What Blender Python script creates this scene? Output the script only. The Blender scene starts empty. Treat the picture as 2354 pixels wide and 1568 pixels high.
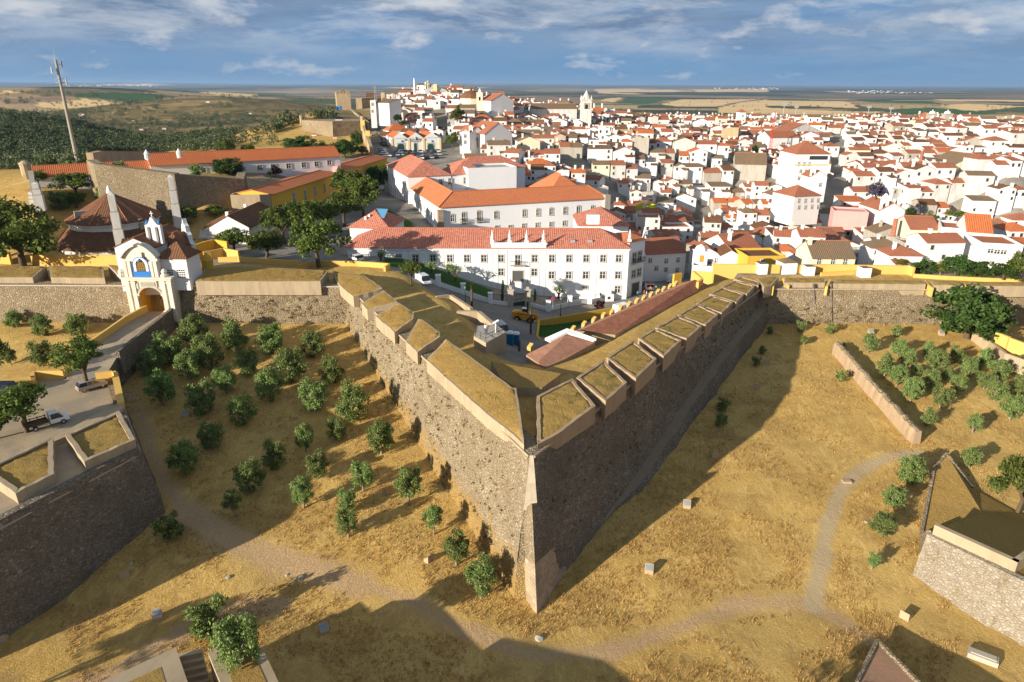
import bpy, bmesh, math, random
import numpy as np
from mathutils import Vector, Matrix, noise as mnoise
R=math.radians
random.seed(7); rng=np.random.default_rng(7)
sc=bpy.context.scene
COL=sc.collection
# ---------------------------------------------------------------- camera
CAMH=50.0; FPX=1569.0; CU,CV=1176.5,784.0
TH=math.atan((784-193)/FPX); ROLL=R(0.2)
cd=bpy.data.cameras.new('camera'); cam=bpy.data.objects.new('camera',cd); COL.objects.link(cam)
cd.sensor_width=36.0; cd.lens=36.0*FPX/2353.0; cd.clip_start=0.5; cd.clip_end=200000
cam.location=(0,0,CAMH)
cam.rotation_euler=(Matrix.Rotation(math.pi/2-TH,3,'X')@Matrix.Rotation(ROLL,3,'Z')).to_euler()
sc.camera=cam
# ---------------------------------------------------------------- light
SUN_AZ=R(38.6); SUN_EL=R(14.5)          # direction the light travels in plan / elevation
ld=bpy.data.lights.new('sun','SUN'); ld.energy=5.0; ld.angle=R(0.55); ld.color=(1.0,0.90,0.745)
sun=bpy.data.objects.new('sun',ld); COL.objects.link(sun)
sdir=Vector((math.cos(SUN_AZ)*math.cos(SUN_EL),math.sin(SUN_AZ)*math.cos(SUN_EL),-math.sin(SUN_EL)))
sun.rotation_euler=sdir.to_track_quat('-Z','Y').to_euler()
sun.location=(-60,-40,120)
vs=sc.view_settings; vs.view_transform='Standard'; vs.look='None'; vs.gamma=1.0; vs.use_curve_mapping=False
vs.exposure=0.82
world=bpy.data.worlds.new('World'); sc.world=world; world.use_nodes=True
def build_world():
    nt=world.node_tree; N=nt.nodes; L=nt.links; N.clear()
    def nd(t,**k):
        n=N.new(t)
        for a,b in k.items(): setattr(n,a,b)
        return n
    def math_(op,a,b=None,c=None):
        n=nd('ShaderNodeMath',operation=op)
        for i,v in enumerate((a,b,c)):
            if v is None: continue
            if isinstance(v,(int,float)): n.inputs[i].default_value=v
            else: L.new(v,n.inputs[i])
        return n.outputs[0]
    out=nd('ShaderNodeOutputWorld'); bg=nd('ShaderNodeBackground'); bg.inputs['Strength'].default_value=0.05
    sky=nd('ShaderNodeTexSky',sky_type='NISHITA'); sky.sun_disc=False; sky.sun_elevation=SUN_EL
    sky.sun_rotation=math.atan2(-sdir.x,-sdir.y); sky.altitude=300; sky.air_density=1.0; sky.dust_density=0.3; sky.ozone_density=2.5
    tc=nd('ShaderNodeTexCoord'); sp=nd('ShaderNodeSeparateXYZ'); L.new(tc.outputs['Generated'],sp.inputs[0])
    el=math_('ARCSINE',sp.outputs[2]); az=math_('ARCTAN2',sp.outputs[0],sp.outputs[1])
    def nz(sx,sy,scale,detail,rough,dist=0.0,off=0.0):
        cb=nd('ShaderNodeCombineXYZ'); L.new(math_('MULTIPLY',az,sx),cb.inputs[0]); L.new(math_('MULTIPLY_ADD',el,sy,off),cb.inputs[1])
        t=nd('ShaderNodeTexNoise'); t.inputs['Scale'].default_value=scale; t.inputs['Detail'].default_value=detail
        t.inputs['Roughness'].default_value=rough; t.inputs['Distortion'].default_value=dist
        L.new(cb.outputs[0],t.inputs['Vector']); return t.outputs['Fac']
    def ramp(f,pts):
        r=nd('ShaderNodeValToRGB'); e=r.color_ramp.elements
        while len(e)<len(pts): e.new(0.5)
        for q,(p,c) in zip(e,pts): q.position=p; q.color=(*c,1) if len(c)==3 else c
        L.new(f,r.inputs[0]); return r.outputs[0]
    def mix(f,a,b):
        m=nd('ShaderNodeMix',data_type='RGBA'); 
        if isinstance(f,(int,float)): m.inputs[0].default_value=f
        else: L.new(f,m.inputs[0])
        for i,v in ((6,a),(7,b)):
            if isinstance(v,tuple): m.inputs[i].default_value=(*[q*1.55 for q in v],1)
            else: L.new(v,m.inputs[i])
        return m.outputs[2]
    # cloudy band near the horizon: deep blue veil over the clear sky, blending to plain sky higher up
    veil=ramp(math_('MULTIPLY',el,6.0),[(0.0,(1,1,1)),(0.9,(.8,.8,.8)),(1.0,(.15,.15,.15))])
    blue=ramp(math_('MULTIPLY',el,8.5),[(0.0,(2.2,3.8,6.0)),(0.12,(1.7,3.65,6.3)),(0.45,(1.6,3.4,6.3)),(1.0,(1.4,3.0,6.0))])
    base=mix(veil,sky.outputs[0],blue)
    thr=ramp(math_('MULTIPLY',el,9.0),[(0.0,(0,0,0)),(0.30,(.25,.25,.25)),(0.62,(.85,.85,.85)),(1.0,(1,1,1))])
    # broad grey stratus sheets, their darker bellies, then lit edges
    s1=nz(2.4,12.0,1.0,9,0.62,0.5)
    m1=ramp(s1,[(0.36,(0,0,0)),(0.58,(1,1,1))])
    base=mix(math_('MULTIPLY',m1,math_('MULTIPLY_ADD',thr,0.80,0.10)),base,(2.15,2.75,3.6))
    s4=nz(2.8,17.0,1.1,9,0.62,0.4,17.0)
    m4=ramp(s4,[(0.47,(0,0,0)),(0.64,(1,1,1))])
    base=mix(math_('MULTIPLY',m4,math_('MULTIPLY_ADD',thr,0.75,0.08)),base,(.95,1.5,2.5))
    s2=nz(3.4,15.0,1.3,12,0.66,0.25,3.7)
    m2=ramp(s2,[(0.47,(0,0,0)),(0.68,(1,1,1))])
    base=mix(math_('MULTIPLY',m2,math_('MULTIPLY_ADD',thr,0.95,0.0)),base,(4.9,5.2,5.6))
    # small bright cumulus
    s3=nz(8.0,20.0,1.2,10,0.58,0.1,9.1)
    m3=ramp(s3,[(0.57,(0,0,0)),(0.70,(1,1,1))])
    base=mix(math_('MULTIPLY',m3,0.8),base,(5.2,5.2,5.3))
    L.new(base,bg.inputs[0]); L.new(bg.outputs[0],out.inputs[0])
build_world()
# ---------------------------------------------------------------- pixels of the survey sketch -> points in the place
def ray(u,v):
    du,dv=u-CU,v-CV; c,s=math.cos(ROLL),math.sin(ROLL)
    x=c*du+s*dv; y=-s*du+c*dv
    return np.array([x,FPX*math.cos(TH)-y*math.sin(TH),-FPX*math.sin(TH)-y*math.cos(TH)])
def P(u,v,z):
    d=ray(u,v); t=(z-CAMH)/d[2]; return Vector((d[0]*t,d[1]*t,z))
def PD(u,v,D):
    d=ray(u,v); t=D/math.hypot(d[0],d[1]); return Vector((d[0]*t,d[1]*t,CAMH+d[2]*t))
def PXY(u,v,q):               # the point above/below q (same distance) seen at (u,v)
    return PD(u,v,math.hypot(q[0],q[1]))
# ---------------------------------------------------------------- terrain
TIPL=Vector((1.95,64.4,12.6)); TIPR=Vector((2.35,64.4,12.6)); LEND=Vector((-31.6,127.0,12.6)); REND=Vector((48.2,127.6,12.6))
def yfront(x):
    x=np.asarray(x,float); y=np.full(x.shape,127.0)
    y=np.where(x>48.2,127.6,y)
    tl=(x-1.95)/(-31.6-1.95); y=np.where((x>=-31.6)&(x<=1.95),64.4+tl*62.6,y)
    y=np.where((x>1.95)&(x<2.35),64.4,y)
    tr=(x-2.35)/(48.2-2.35); y=np.where((x>=2.35)&(x<=48.2),64.4+tr*63.2,y)
    return y
CP=[]
for u,v,z in [(1240,960,12.2),(1215,900,12.2),(1180,830,12.2),(1080,760,12.3),(1020,700,12.3),(960,660,12.3),(900,625,12.3),(830,612,12.3),(700,612,12.3),(550,606,12.3),(450,600,12.3),(300,600,12.2),(100,595,12.2),(-150,600,12.2),(-150,560,12.2),
  (1270,870,12.1),(1330,830,12.1),(1450,760,12.1),(1560,700,12.1),(1660,655,12.1),(1780,640,12.1),(2000,640,12.1),(2200,645,12.1),(2350,648,12.1),(2500,650,12.1),(1680,640,12.1),(2100,636,12.1),
  (1060,700,11.6),(1090,750,11.6),(1150,842,11.5),(1200,838,10.8),(1230,850,11.9),(1262,852,12.1),(1190,810,7.2),
  (1185,792,5.2),(1230,800,5.0),(1240,770,4.4),(1210,745,3.4),(1120,715,5.0),(1190,690,2.8),(1190,655,2.7),(1000,650,9.6),(960,640,11.3),(1050,690,7.2),(940,600,11.2),(1060,640,6.5),(1130,672,4.0),(820,600,11.8),(1300,690,1.8),(1440,683,0.9),(1500,650,0.4),(1330,740,2.6),(1400,720,2.0),(1560,640,0.8),(1530,630,0.4),(1460,610,0.6),
  (250,590,11.3),(330,578,11.3),(165,578,11.3),(250,548,11.8),(330,545,12.2),(170,545,12.2),(420,560,11.8),(330,472,15.0),(390,520,12.5),(1600,600,0.5),(1750,580,0.5),(1900,575,0.5),(2050,575,0.5),(2200,580,1.0),(2350,590,1.5),(2500,600,2.0),
  (1600,530,0.5),(1800,520,0.0),(2000,510,0.0),(2200,500,1.0),(2400,500,2.0),
  (1500,460,3.0),(1700,455,3.0),(1900,450,3.5),(2100,440,4.5),(2350,430,5.5),
  (700,495,12.0),(760,478,12.0),(820,455,11.5),(870,436,11.0),(560,500,13.0),(1000,560,8.0),(900,520,12.0),(880,460,12.3),(1020,470,11),(1200,480,7),(1400,470,5)]: CP.append(P(u,v,z))
for u,v,D in [(1700,400,330),(1900,400,335),(2100,400,335),(2350,400,340),(1500,400,315),(1300,400,290),(1150,380,300),
  (1700,330,450),(1500,330,430),(1300,320,420),(1900,330,455),(2100,330,470),(2350,330,480),
  (1700,288,600),(1900,290,600),(2170,292,610),(2350,300,600),(1500,286,560),(1347,272,480),(1200,262,480),(1100,255,450),(1050,232,480),(1000,218,490),
  (945,350,340),(900,352,325),(1020,350,340),(870,340,350),(960,300,400),(850,290,430),(790,262,530),(850,255,530),(720,303,420),(820,310,410),(950,238,560),(1000,238,560),(1080,242,560),(1150,250,560),(1000,262,680),(800,262,480),(760,263,470),(840,262,475),(740,267,450),(700,262,500),(640,330,520),(560,345,520),(600,300,700),(780,345,330),(600,345,360),(480,350,330),(560,335,390),
  (660,412,240),(400,403,235),(300,396,230),(410,515,203),(85,470,205),(460,440,212),(180,385,262),(75,440,232),(0,440,270),(-150,460,260),(-300,480,240),(0,500,215),
  (100,390,420),(0,330,640),(40,262,950),(-250,270,950),(-300,380,420),(250,350,600)]: CP.append(PD(u,v,D))
for x,y,z in [(-330,700,-20),(-250,1000,-48),(0,900,10),(-120,720,5),(-60,640,22),(200,800,0),(500,850,-15),(700,700,-5),(-500,1000,-20),(-700,700,10),(0,1300,-50),(500,1300,-55),(-600,1500,-50),(300,560,22),(600,500,10),(-400,420,8)]: CP.append(Vector((x,y,z)))
CPx=np.array([c[:] for c in CP])
def tps_fit(p,lam=2.5):
    n=len(p); d=np.hypot(p[:,None,0]-p[None,:,0],p[:,None,1]-p[None,:,1])/100
    K=np.where(d>0,d*d*np.log(np.maximum(d,1e-9)),0)+np.eye(n)*lam*1e-3
    Q=np.c_[np.ones(n),p[:,:2]/100]; A=np.block([[K,Q],[Q.T,np.zeros((3,3))]])
    return np.linalg.solve(A,np.r_[p[:,2],np.zeros(3)])
TPSW=tps_fit(CPx)
HILLS=[]
def hin(x,y):
    x=np.asarray(x,float); y=np.asarray(y,float); s=x.shape; X=x.ravel(); Y=y.ravel(); out=np.empty(len(X))
    r=np.hypot(X,Y)
    for a in range(0,len(X),40000):
        xx=np.clip(X[a:a+40000],-900,900); yy=np.clip(Y[a:a+40000],0,1500)
        d=np.hypot(xx[:,None]-CPx[None,:,0],yy[:,None]-CPx[None,:,1])/100
        K=np.where(d>0,d*d*np.log(np.maximum(d,1e-9)),0)
        out[a:a+40000]=K@TPSW[:-3]+TPSW[-3]+TPSW[-2]*xx/100+TPSW[-1]*yy/100
    far=-55+14*np.sin(X/900+1.0)*np.cos(Y/1300+.4)+10*np.sin(X/2100+Y/1700)-6*np.cos(Y/640)*np.sin(X/500)
    far=far*np.clip(1.0-(r-9000)/20000,0.15,1)-np.clip((r-9000)/20000,0,1)*30
    # low ridges on the horizon, higher to the left
    ridge=np.maximum(0,np.sin(X/5200+.7)*.5+np.sin(X/2300+2)*.25+.45)*np.exp(-((r-38000)/7000.)**2)
    far=far+ridge*(210-150*np.clip((X/np.maximum(r,1)+.45)/.7,0,1))
    t=np.clip((r-620)/650,0,1); t=t*t*(3-2*t); z=out*(1-t)+far*t
    for hx,hy,amp,sg in HILLS: z=z+amp*np.exp(-(((X-hx)**2+(Y-hy)**2)/(2*sg*sg)))
    # level walk behind the parapets
    d=np.full(X.shape,1e9)
    for a,b in ((LEND,TIPL),(TIPR,REND)):
        l2=(b.x-a.x)**2+(b.y-a.y)**2; q=np.clip(((X-a.x)*(b.x-a.x)+(Y-a.y)*(b.y-a.y))/l2,0,1); d=np.minimum(d,np.hypot(X-a.x-q*(b.x-a.x),Y-a.y-q*(b.y-a.y)))
    d=np.minimum(d,np.where((X<-31)|(X>48),Y-127.3-8.5,1e9)); w=np.clip((12-d)/3.5,0,1); w=w*w*(3-2*w)
    cap=12.35+np.clip(Y-151,0,400)*.4; z=np.where(z>cap-.6,cap-.6+.6*np.tanh((z-cap+.6)/.6),z)
    z=z*(1-w)+12.2*w
    return z.reshape(s)
for u,v,D,sg in [(-90,252,880,150),(140,203,4300,520),(260,204,5600,600),(480,236,2000,330),(620,239,2300,400),(40,213,3300,420),(330,223,3000,450)]:
    q=PD(u,v,D); b=float(hin(np.array([q.x]),np.array([q.y]))[0]); HILLS.append((q.x,q.y,max(0.0,q.z-b),sg))
def hout(x,y):
    y=np.asarray(y,float); x=np.asarray(x,float)
    z=-4.4+.157*np.clip(y-60,0,80)-.02*np.clip(60-y,0,60)
    return z+.18*np.sin(x*.21+.6)*np.sin(y*.17)+.10*np.sin(x*.53)*np.cos(y*.47+1)
def height(x,y,inset=1.4):
    x=np.asarray(x,float); y=np.asarray(y,float)
    return np.where(y>yfront(x)+inset,hin(x,y),hout(x,y))
def hgt(x,y): return float(height(np.array([x]),np.array([y]))[0])
def PG(u,v,dz=0.0,t0=20.0):   # where the line of sight meets the ground
    d=ray(u,v); d=d/math.hypot(d[0],d[1])
    rr=np.r_[np.arange(t0,320,.4),np.geomspace(320,30000,900)]
    z=CAMH+d[2]*rr; g=height(d[0]*rr,d[1]*rr)+dz
    i=int(np.argmax(z<=g)); 
    if z[i]>g[i]: i=len(rr)-1
    if i>0:
        a=z[i-1]-g[i-1]; b=g[i]-z[i]; t=rr[i-1]+(rr[i]-rr[i-1])*a/max(a+b,1e-9)
    else: t=rr[0]
    x,y=d[0]*t,d[1]*t
    return Vector((x,y,hgt(x,y)))
# ---------------------------------------------------------------- mesh helpers
class MB:
    def __init__(s): s.v=[]; s.f=[]; s.m=[]
    def add(s,vs,fs,m=0):
        o=len(s.v); s.v.extend([tuple(p) for p in vs]); s.f.extend([tuple(i+o for i in f) for f in fs]); s.m.extend([m]*len(fs)); return s
    def box(s,c,d,rz=0.0,m=0,taper=1.0):      # c = centre of the base
        x,y,z=d[0]/2,d[1]/2,d[2]; ca,sa=math.cos(rz),math.sin(rz); vs=[]
        for k,(zz,q) in enumerate(((0,1.0),(z,taper))):
            for sx,sy in ((-1,-1),(1,-1),(1,1),(-1,1)):
                a,b=sx*x*q,sy*y*q; vs.append((c[0]+a*ca-b*sa,c[1]+a*sa+b*ca,c[2]+zz))
        return s.add(vs,[(3,2,1,0),(4,5,6,7),(0,1,5,4),(1,2,6,5),(2,3,7,6),(3,0,4,7)],m)
    def prism(s,bot,top,m=0,caps=True,mt=None):
        n=len(bot); s.add(list(bot)+list(top),[(i,(i+1)%n,n+(i+1)%n,n+i) for i in range(n)],m)
        if caps: s.add(top,[tuple(range(n))],m if mt is None else mt); s.add(bot,[tuple(range(n-1,-1,-1))],m)
        return s
    def poly(s,pts,z0,z1,m=0,mt=None):
        return s.prism([(p[0],p[1],z0) for p in pts],[(p[0],p[1],z1) for p in pts],m,True,mt)
    def tube(s,a,b,r0,r1=None,n=8,m=0,caps=True):
        r1=r0 if r1 is None else r1; a=Vector(a); b=Vector(b); d=(b-a); 
        if d.length<1e-6: return s
        d.normalize(); t=Vector((0,0,1)) if abs(d.z)<.9 else Vector((1,0,0)); e=d.cross(t).normalized(); g=d.cross(e)
        A=[a+e*(r0*math.cos(2*math.pi*k/n))+g*(r0*math.sin(2*math.pi*k/n)) for k in range(n)]
        B=[b+e*(r1*math.cos(2*math.pi*k/n))+g*(r1*math.sin(2*math.pi*k/n)) for k in range(n)]
        s.add(A+B,[(k,n+k,n+(k+1)%n,(k+1)%n) for k in range(n)],m)
        if caps: s.add(A,[tuple(range(n))],m); s.add(B,[tuple(range(n-1,-1,-1))],m)
        return s
    def lathe(s,c,prof,n=16,m=0,a0=0.0,a1=2*math.pi):
        full=abs(a1-a0-2*math.pi)<1e-6; k=n if full else n+1
        vs=[]
        for r,z in prof:
            for i in range(k):
                a=a0+(a1-a0)*i/n; vs.append((c[0]+r*math.cos(a),c[1]+r*math.sin(a),c[2]+z))
        fs=[]
        for j in range(len(prof)-1):
            for i in range(n):
                i2=(i+1)%k; fs.append((j*k+i,j*k+i2,(j+1)*k+i2,(j+1)*k+i))
        return s.add(vs,fs,m)
    def xf(s,mat):
        s.v=[tuple(mat@Vector(p)) for p in s.v]; return s
    def build(s,name,mats,parent=None,smooth=False,loc=None):
        me=bpy.data.meshes.new(name); me.from_pydata(s.v,[],s.f)
        for mt in (mats if isinstance(mats,(list,tuple)) else [mats]): me.materials.append(mt)
        if s.f:
            me.polygons.foreach_set('material_index',s.m)
            if smooth: me.polygons.foreach_set('use_smooth',[True]*len(s.f))
        bmm=bmesh.new(); bmm.from_mesh(me); bmesh.ops.recalc_face_normals(bmm,faces=bmm.faces); bmm.to_mesh(me); bmm.free()
        metric_uv(me)
        return link(name,me,parent,loc)
def metric_uv(me):
    uv=me.uv_layers.new(name='UVMap'); n=len(me.polygons)
    if not n: return
    nl=len(me.loops); vi=np.empty(nl,int); me.loops.foreach_get('vertex_index',vi)
    co=np.empty(len(me.vertices)*3); me.vertices.foreach_get('co',co); co=co.reshape(-1,3)
    no=np.empty(n*3); me.polygons.foreach_get('normal',no); no=no.reshape(-1,3)
    tot=np.empty(n,int); me.polygons.foreach_get('loop_total',tot); pl=np.repeat(np.arange(n),tot)
    h=np.hypot(no[:,0],no[:,1]); ux=np.where(h>1e-3,-no[:,1]/np.maximum(h,1e-6),1.0); uy=np.where(h>1e-3,no[:,0]/np.maximum(h,1e-6),0.0)
    U=np.c_[ux,uy,np.zeros(n)]; V=np.cross(no,U)
    c=co[vi]; r=np.c_[(c*U[pl]).sum(1),(c*V[pl]).sum(1)]
    uv.data.foreach_set('uv',r.ravel())
def link(name,data,parent=None,loc=None):
    o=bpy.data.objects.new(name,data); COL.objects.link(o)
    if parent is not None: o.parent=parent
    if loc is not None: o.location=loc
    return o
def tag(o,label=None,cat=None,group=None,kind=None):
    if label: o['label']=label
    if cat: o['category']=cat
    if group: o['group']=group
    if kind: o['kind']=kind
    return o
def thing(name,label,cat,loc=(0,0,0),rz=0.0,group=None):
    o=bpy.data.objects.new(name,None); COL.objects.link(o); o.location=loc; o.rotation_euler=(0,0,rz); o.empty_display_size=.5
    return tag(o,label,cat,group)
KIDS={}
def kids(o):
    return [c for c in o.children]
def copy_tree(o,parent=None,ch=None):
    c=o.copy(); COL.objects.link(c)
    if parent is not None: c.parent=parent
    for k in list(o.children): copy_tree(k,c)
    return c
# ---------------------------------------------------------------- materials
def new_mat(name,rough=0.9,spec=0.2):
    m=bpy.data.materials.new(name); m.use_nodes=True; b=m.node_tree.nodes['Principled BSDF']
    b.inputs['Roughness'].default_value=rough; b.inputs['Specular IOR Level'].default_value=spec
    return m,m.node_tree,b
class NB:
    def __init__(s,nt): s.nt=nt; s.N=nt.nodes; s.L=nt.links
    def n(s,t,**k):
        x=s.N.new(t)
        for a,b in k.items(): setattr(x,a,b)
        return x
    def put(s,sock,v):
        if isinstance(v,bpy.types.NodeSocket): s.L.new(v,sock)
        elif isinstance(v,tuple) and len(v)==3 and sock.type=='RGBA': sock.default_value=(*v,1)
        else: sock.default_value=v
    def coord(s,kind='Object',scale=(1,1,1)):
        t=s.n('ShaderNodeTexCoord'); mp=s.n('ShaderNodeMapping'); mp.inputs['Scale'].default_value=scale
        s.L.new(t.outputs[kind],mp.inputs[0]); return mp.outputs[0]
    def noise(s,vec,scale,detail=4,rough=.55,dist=0.0,w=None):
        t=s.n('ShaderNodeTexNoise'); s.put(t.inputs['Vector'],vec); t.inputs['Scale'].default_value=scale; t.inputs['Detail'].default_value=detail
        t.inputs['Roughness'].default_value=rough; t.inputs['Distortion'].default_value=dist; return t.outputs['Fac']
    def vor(s,vec,scale,feature='F1',out='Color'):
        t=s.n('ShaderNodeTexVoronoi',feature=feature); s.put(t.inputs['Vector'],vec); t.inputs['Scale'].default_value=scale; return t.outputs[out]
    def ramp(s,f,pts,interp='LINEAR'):
        r=s.n('ShaderNodeValToRGB'); r.color_ramp.interpolation=interp; e=r.color_ramp.elements
        while len(e)<len(pts): e.new(0.5)
        for q,(p,c) in zip(e,pts):
            q.position=p; q.color=(c,c,c,1) if isinstance(c,(int,float)) else (*c,1)
        s.put(r.inputs[0],f); return r.outputs[0]
    def mix(s,f,a,b,bt='MIX'):
        m=s.n('ShaderNodeMix',data_type='RGBA',blend_type=bt); s.put(m.inputs[0],f); s.put(m.inputs[6],a); s.put(m.inputs[7],b); return m.outputs[2]
    def math(s,op,a,b=None):
        n=s.n('ShaderNodeMath',operation=op); s.put(n.inputs[0],a)
        if b is not None: s.put(n.inputs[1],b)
        return n.outputs[0]
    def bump(s,h,strength,dist,b):
        n=s.n('ShaderNodeBump'); n.inputs['Strength'].default_value=strength; n.inputs['Distance'].default_value=dist; s.put(n.inputs['Height'],h); s.L.new(n.outputs[0],b.inputs['Normal'])
    def attr(s,name):
        a=s.n('ShaderNodeAttribute'); a.attribute_name=name; return a.outputs['Fac']
    def rnd(s):
        return s.n('ShaderNodeObjectInfo').outputs['Random']
def col(b,nb,c): nb.put(b.inputs['Base Color'],c)
M={}
def m_plain(name,c,rough=.7,spec=.3,metal=0.0,var=.12,scale=3.0):
    m,nt,b=new_mat(name,rough,spec); nb=NB(nt); b.inputs['Metallic'].default_value=metal
    f=nb.noise(nb.coord('Object'),scale,3)
    col(b,nb,nb.mix(f,tuple(x*(1-var) for x in c),tuple(min(1,x*(1+var)) for x in c))); M[name]=m; return m
def m_plaster(name,c,stain=(.42,.38,.32),amt=.35,lo=.5,hi=.75,bump=.25):
    m,nt,b=new_mat(name,.92,.12); nb=NB(nt); co=nb.coord('Object'); uv=nb.coord('UV',(1,.25,1))
    s=nb.ramp(nb.noise(uv,.55,6,.65),[(lo,0.0),(hi,1.0)]); s2=nb.noise(co,.35,5,.6)
    c1=nb.mix(s2,tuple(x*.9 for x in c),c); col(b,nb,nb.mix(nb.math('MULTIPLY',s,amt),c1,stain))
    nb.bump(nb.noise(co,2.2,5,.6),bump,.05,b); M[name]=m; return m
def m_tile(name,c1,c2,c3,period=.42,age=.5):
    m,nt,b=new_mat(name,.88,.15); nb=NB(nt); uv=nb.coord('UV'); co=nb.coord('Object')
    w=nb.n('ShaderNodeTexWave',wave_type='BANDS',bands_direction='X'); w.inputs['Scale'].default_value=.314/period; nb.put(w.inputs['Vector'],uv)
    w.inputs['Distortion'].default_value=.25; w.inputs['Detail'].default_value=1
    w2=nb.n('ShaderNodeTexWave',wave_type='BANDS',bands_direction='Y',wave_profile='SAW'); w2.inputs['Scale'].default_value=.314/.40; nb.put(w2.inputs['Vector'],uv)
    cells=nb.vor(nb.coord('UV',(1/period,2.4,1)),1.0)
    sp=nb.n('ShaderNodeSeparateColor'); nb.put(sp.inputs[0],cells)
    big=nb.ramp(nb.noise(co,.16,6,.7),[(.38,0.0),(.66,1.0)])
    t=nb.mix(sp.outputs[0],c1,c2); t=nb.mix(nb.math('MULTIPLY',big,age),t,c3)
    lich=nb.ramp(nb.noise(co,1.3,5,.7),[(.62,0.0),(.72,1.0)]); t=nb.mix(nb.math('MULTIPLY',lich,age*.6),t,(.16,.13,.08))
    t=nb.mix(nb.math('MULTIPLY',nb.math('SUBTRACT',1.0,w.outputs['Fac']),.45),t,tuple(x*.35 for x in c3))
    rr=nb.rnd(); t=nb.mix(nb.math('MULTIPLY',rr,.22),t,c3)
    col(b,nb,t); hgt_=nb.math('ADD',w.outputs['Fac'],nb.math('MULTIPLY',w2.outputs['Fac'],.25)); nb.bump(hgt_,.55,.10,b); M[name]=m; return m
def m_rubble(name,cols,scale=1.5,grass=.35,bumpd=.16,talus=None,mo=.65):
    m,nt,b=new_mat(name,.95,.08); nb=NB(nt); co=nb.coord('Object',(1,1,1.35))
    d=nb.noise(co,1.1,3); dist=nb.n('ShaderNodeVectorMath',operation='ADD'); nb.put(dist.inputs[0],co)
    cn=nb.n('ShaderNodeTexNoise'); nb.put(cn.inputs['Vector'],co); cn.inputs['Scale'].default_value=1.7
    sc_=nb.n('ShaderNodeVectorMath',operation='SCALE'); nb.put(sc_.inputs[0],cn.outputs['Color']); sc_.inputs['Scale'].default_value=.35; nb.put(dist.inputs[1],sc_.outputs[0])
    v=dist.outputs[0]
    cell=nb.vor(v,scale); edge=nb.vor(v,scale,'DISTANCE_TO_EDGE','Distance')
    sp=nb.n('ShaderNodeSeparateColor'); nb.put(sp.inputs[0],cell)
    n=len(cols); t=nb.ramp(sp.outputs[0],[(i/(n-1)*.999,c) for i,c in enumerate(cols)])
    big=nb.noise(co,.13,5,.6); t=nb.mix(nb.ramp(big,[(.35,0.0),(.7,.7)]),t,cols[0])
    mort=nb.ramp(edge,[(0.0,1.0),(.09,0.0)]); t=nb.mix(nb.math('MULTIPLY',mort,mo),t,tuple(x*.45 for x in cols[n//2]))
    fine=nb.noise(co,6.5,5,.7); t=nb.mix(nb.ramp(fine,[(.30,.38),(.52,0.0)]),t,tuple(x*.3 for x in cols[0]))
    g=nb.ramp(nb.noise(nb.coord('Object',(1,1,.6)),.55,7,.75),[(.56,0.0),(.66,1.0)]); t=nb.mix(nb.math('MULTIPLY',g,grass),t,(.20,.14,.045))
    g2=nb.ramp(nb.noise(nb.coord('Object',(1,1,.8)),.9,7,.75,0.4),[(.67,0.0),(.72,.8)]); t=nb.mix(nb.math('MULTIPLY',g2,grass),t,(.06,.075,.02))
    if talus:
        sz=nb.n('ShaderNodeSeparateXYZ'); nb.put(sz.inputs[0],nb.coord('Object')); lo_=nb.math('ADD',nb.math('MULTIPLY',sz.outputs[1],talus[1]),talus[0])
        k=nb.math('ADD',nb.math('MULTIPLY',nb.math('SUBTRACT',lo_,sz.outputs[2]),.30),nb.math('MULTIPLY',nb.math('SUBTRACT',nb.noise(nb.coord('Object'),.5,7,.72),.5),3.2))
        k=nb.ramp(k,[(.05,0.0),(.75,.85)]); ea=nb.mix(nb.noise(nb.coord('Object'),3.0,6,.75),(.26,.16,.05),(.44,.29,.10)); t=nb.mix(k,t,ea)
    col(b,nb,t); hh=nb.math('ADD',nb.ramp(edge,[(0,0.0),(.2,1.0)]),nb.math('MULTIPLY',fine,.7)); nb.bump(hh,.9,bumpd,b); M[name]=m; return m
def m_grass(name,c1,c2,c3,green=.0,scale=1.0,bumpd=.18,greencol=(.045,.085,.018)):
    m,nt,b=new_mat(name,1.0,.03); nb=NB(nt); co=nb.coord('Object'); st=nb.coord('Object',(1.0,.45,1.0))
    f=nb.noise(co,5.0*scale,6,.75); f2=nb.noise(st,1.5*scale,6,.7,1.2); f3=nb.noise(co,.11*scale,6,.6)
    t=nb.mix(nb.ramp(f2,[(.3,0.0),(.68,1.0)]),c1,c2); t=nb.mix(nb.ramp(f3,[(.38,0.0),(.66,.8)]),t,c3)
    t=nb.mix(nb.ramp(f,[(.3,.6),(.56,0.0)]),t,tuple(x*.4 for x in c1))
    if green>0:
        g=nb.ramp(nb.noise(co,.8*scale,6,.7),[(.60,0.0),(.68,1.0)]); t=nb.mix(nb.math('MULTIPLY',g,green),t,greencol)
    col(b,nb,t); nb.bump(nb.math('ADD',f,f2),.9,bumpd,b); M[name]=m; return m
WHITE=(.80,.80,.80)
m_plaster('white_plaster',(.74,.735,.72),(.6,.57,.52),.16,.52,.8)
m_plaster('clean_plaster',(.82,.82,.825),(.7,.69,.68),.10,.55,.85,.1)
m_plaster('stained_plaster',(.66,.64,.60),(.34,.30,.25),.6,.46,.68)
m_plaster('cream_plaster',(.78,.69,.50),(.45,.38,.28),.3,.5,.75)
m_plaster('grey_plaster',(.45,.41,.35),(.22,.19,.15),.5,.45,.7)
m_plaster('pink_plaster',(.72,.36,.33),(.45,.25,.22),.3,.5,.75)
m_plaster('yellow_plaster',(.66,.40,.06),(.36,.22,.05),.4,.5,.78)
m_plaster('bright_yellow_plaster',(.72,.46,.13),(.45,.28,.08),.25,.52,.8)
m_plaster('ochre_plaster',(.40,.29,.185),(.26,.19,.12),.55,.42,.7)
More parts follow.
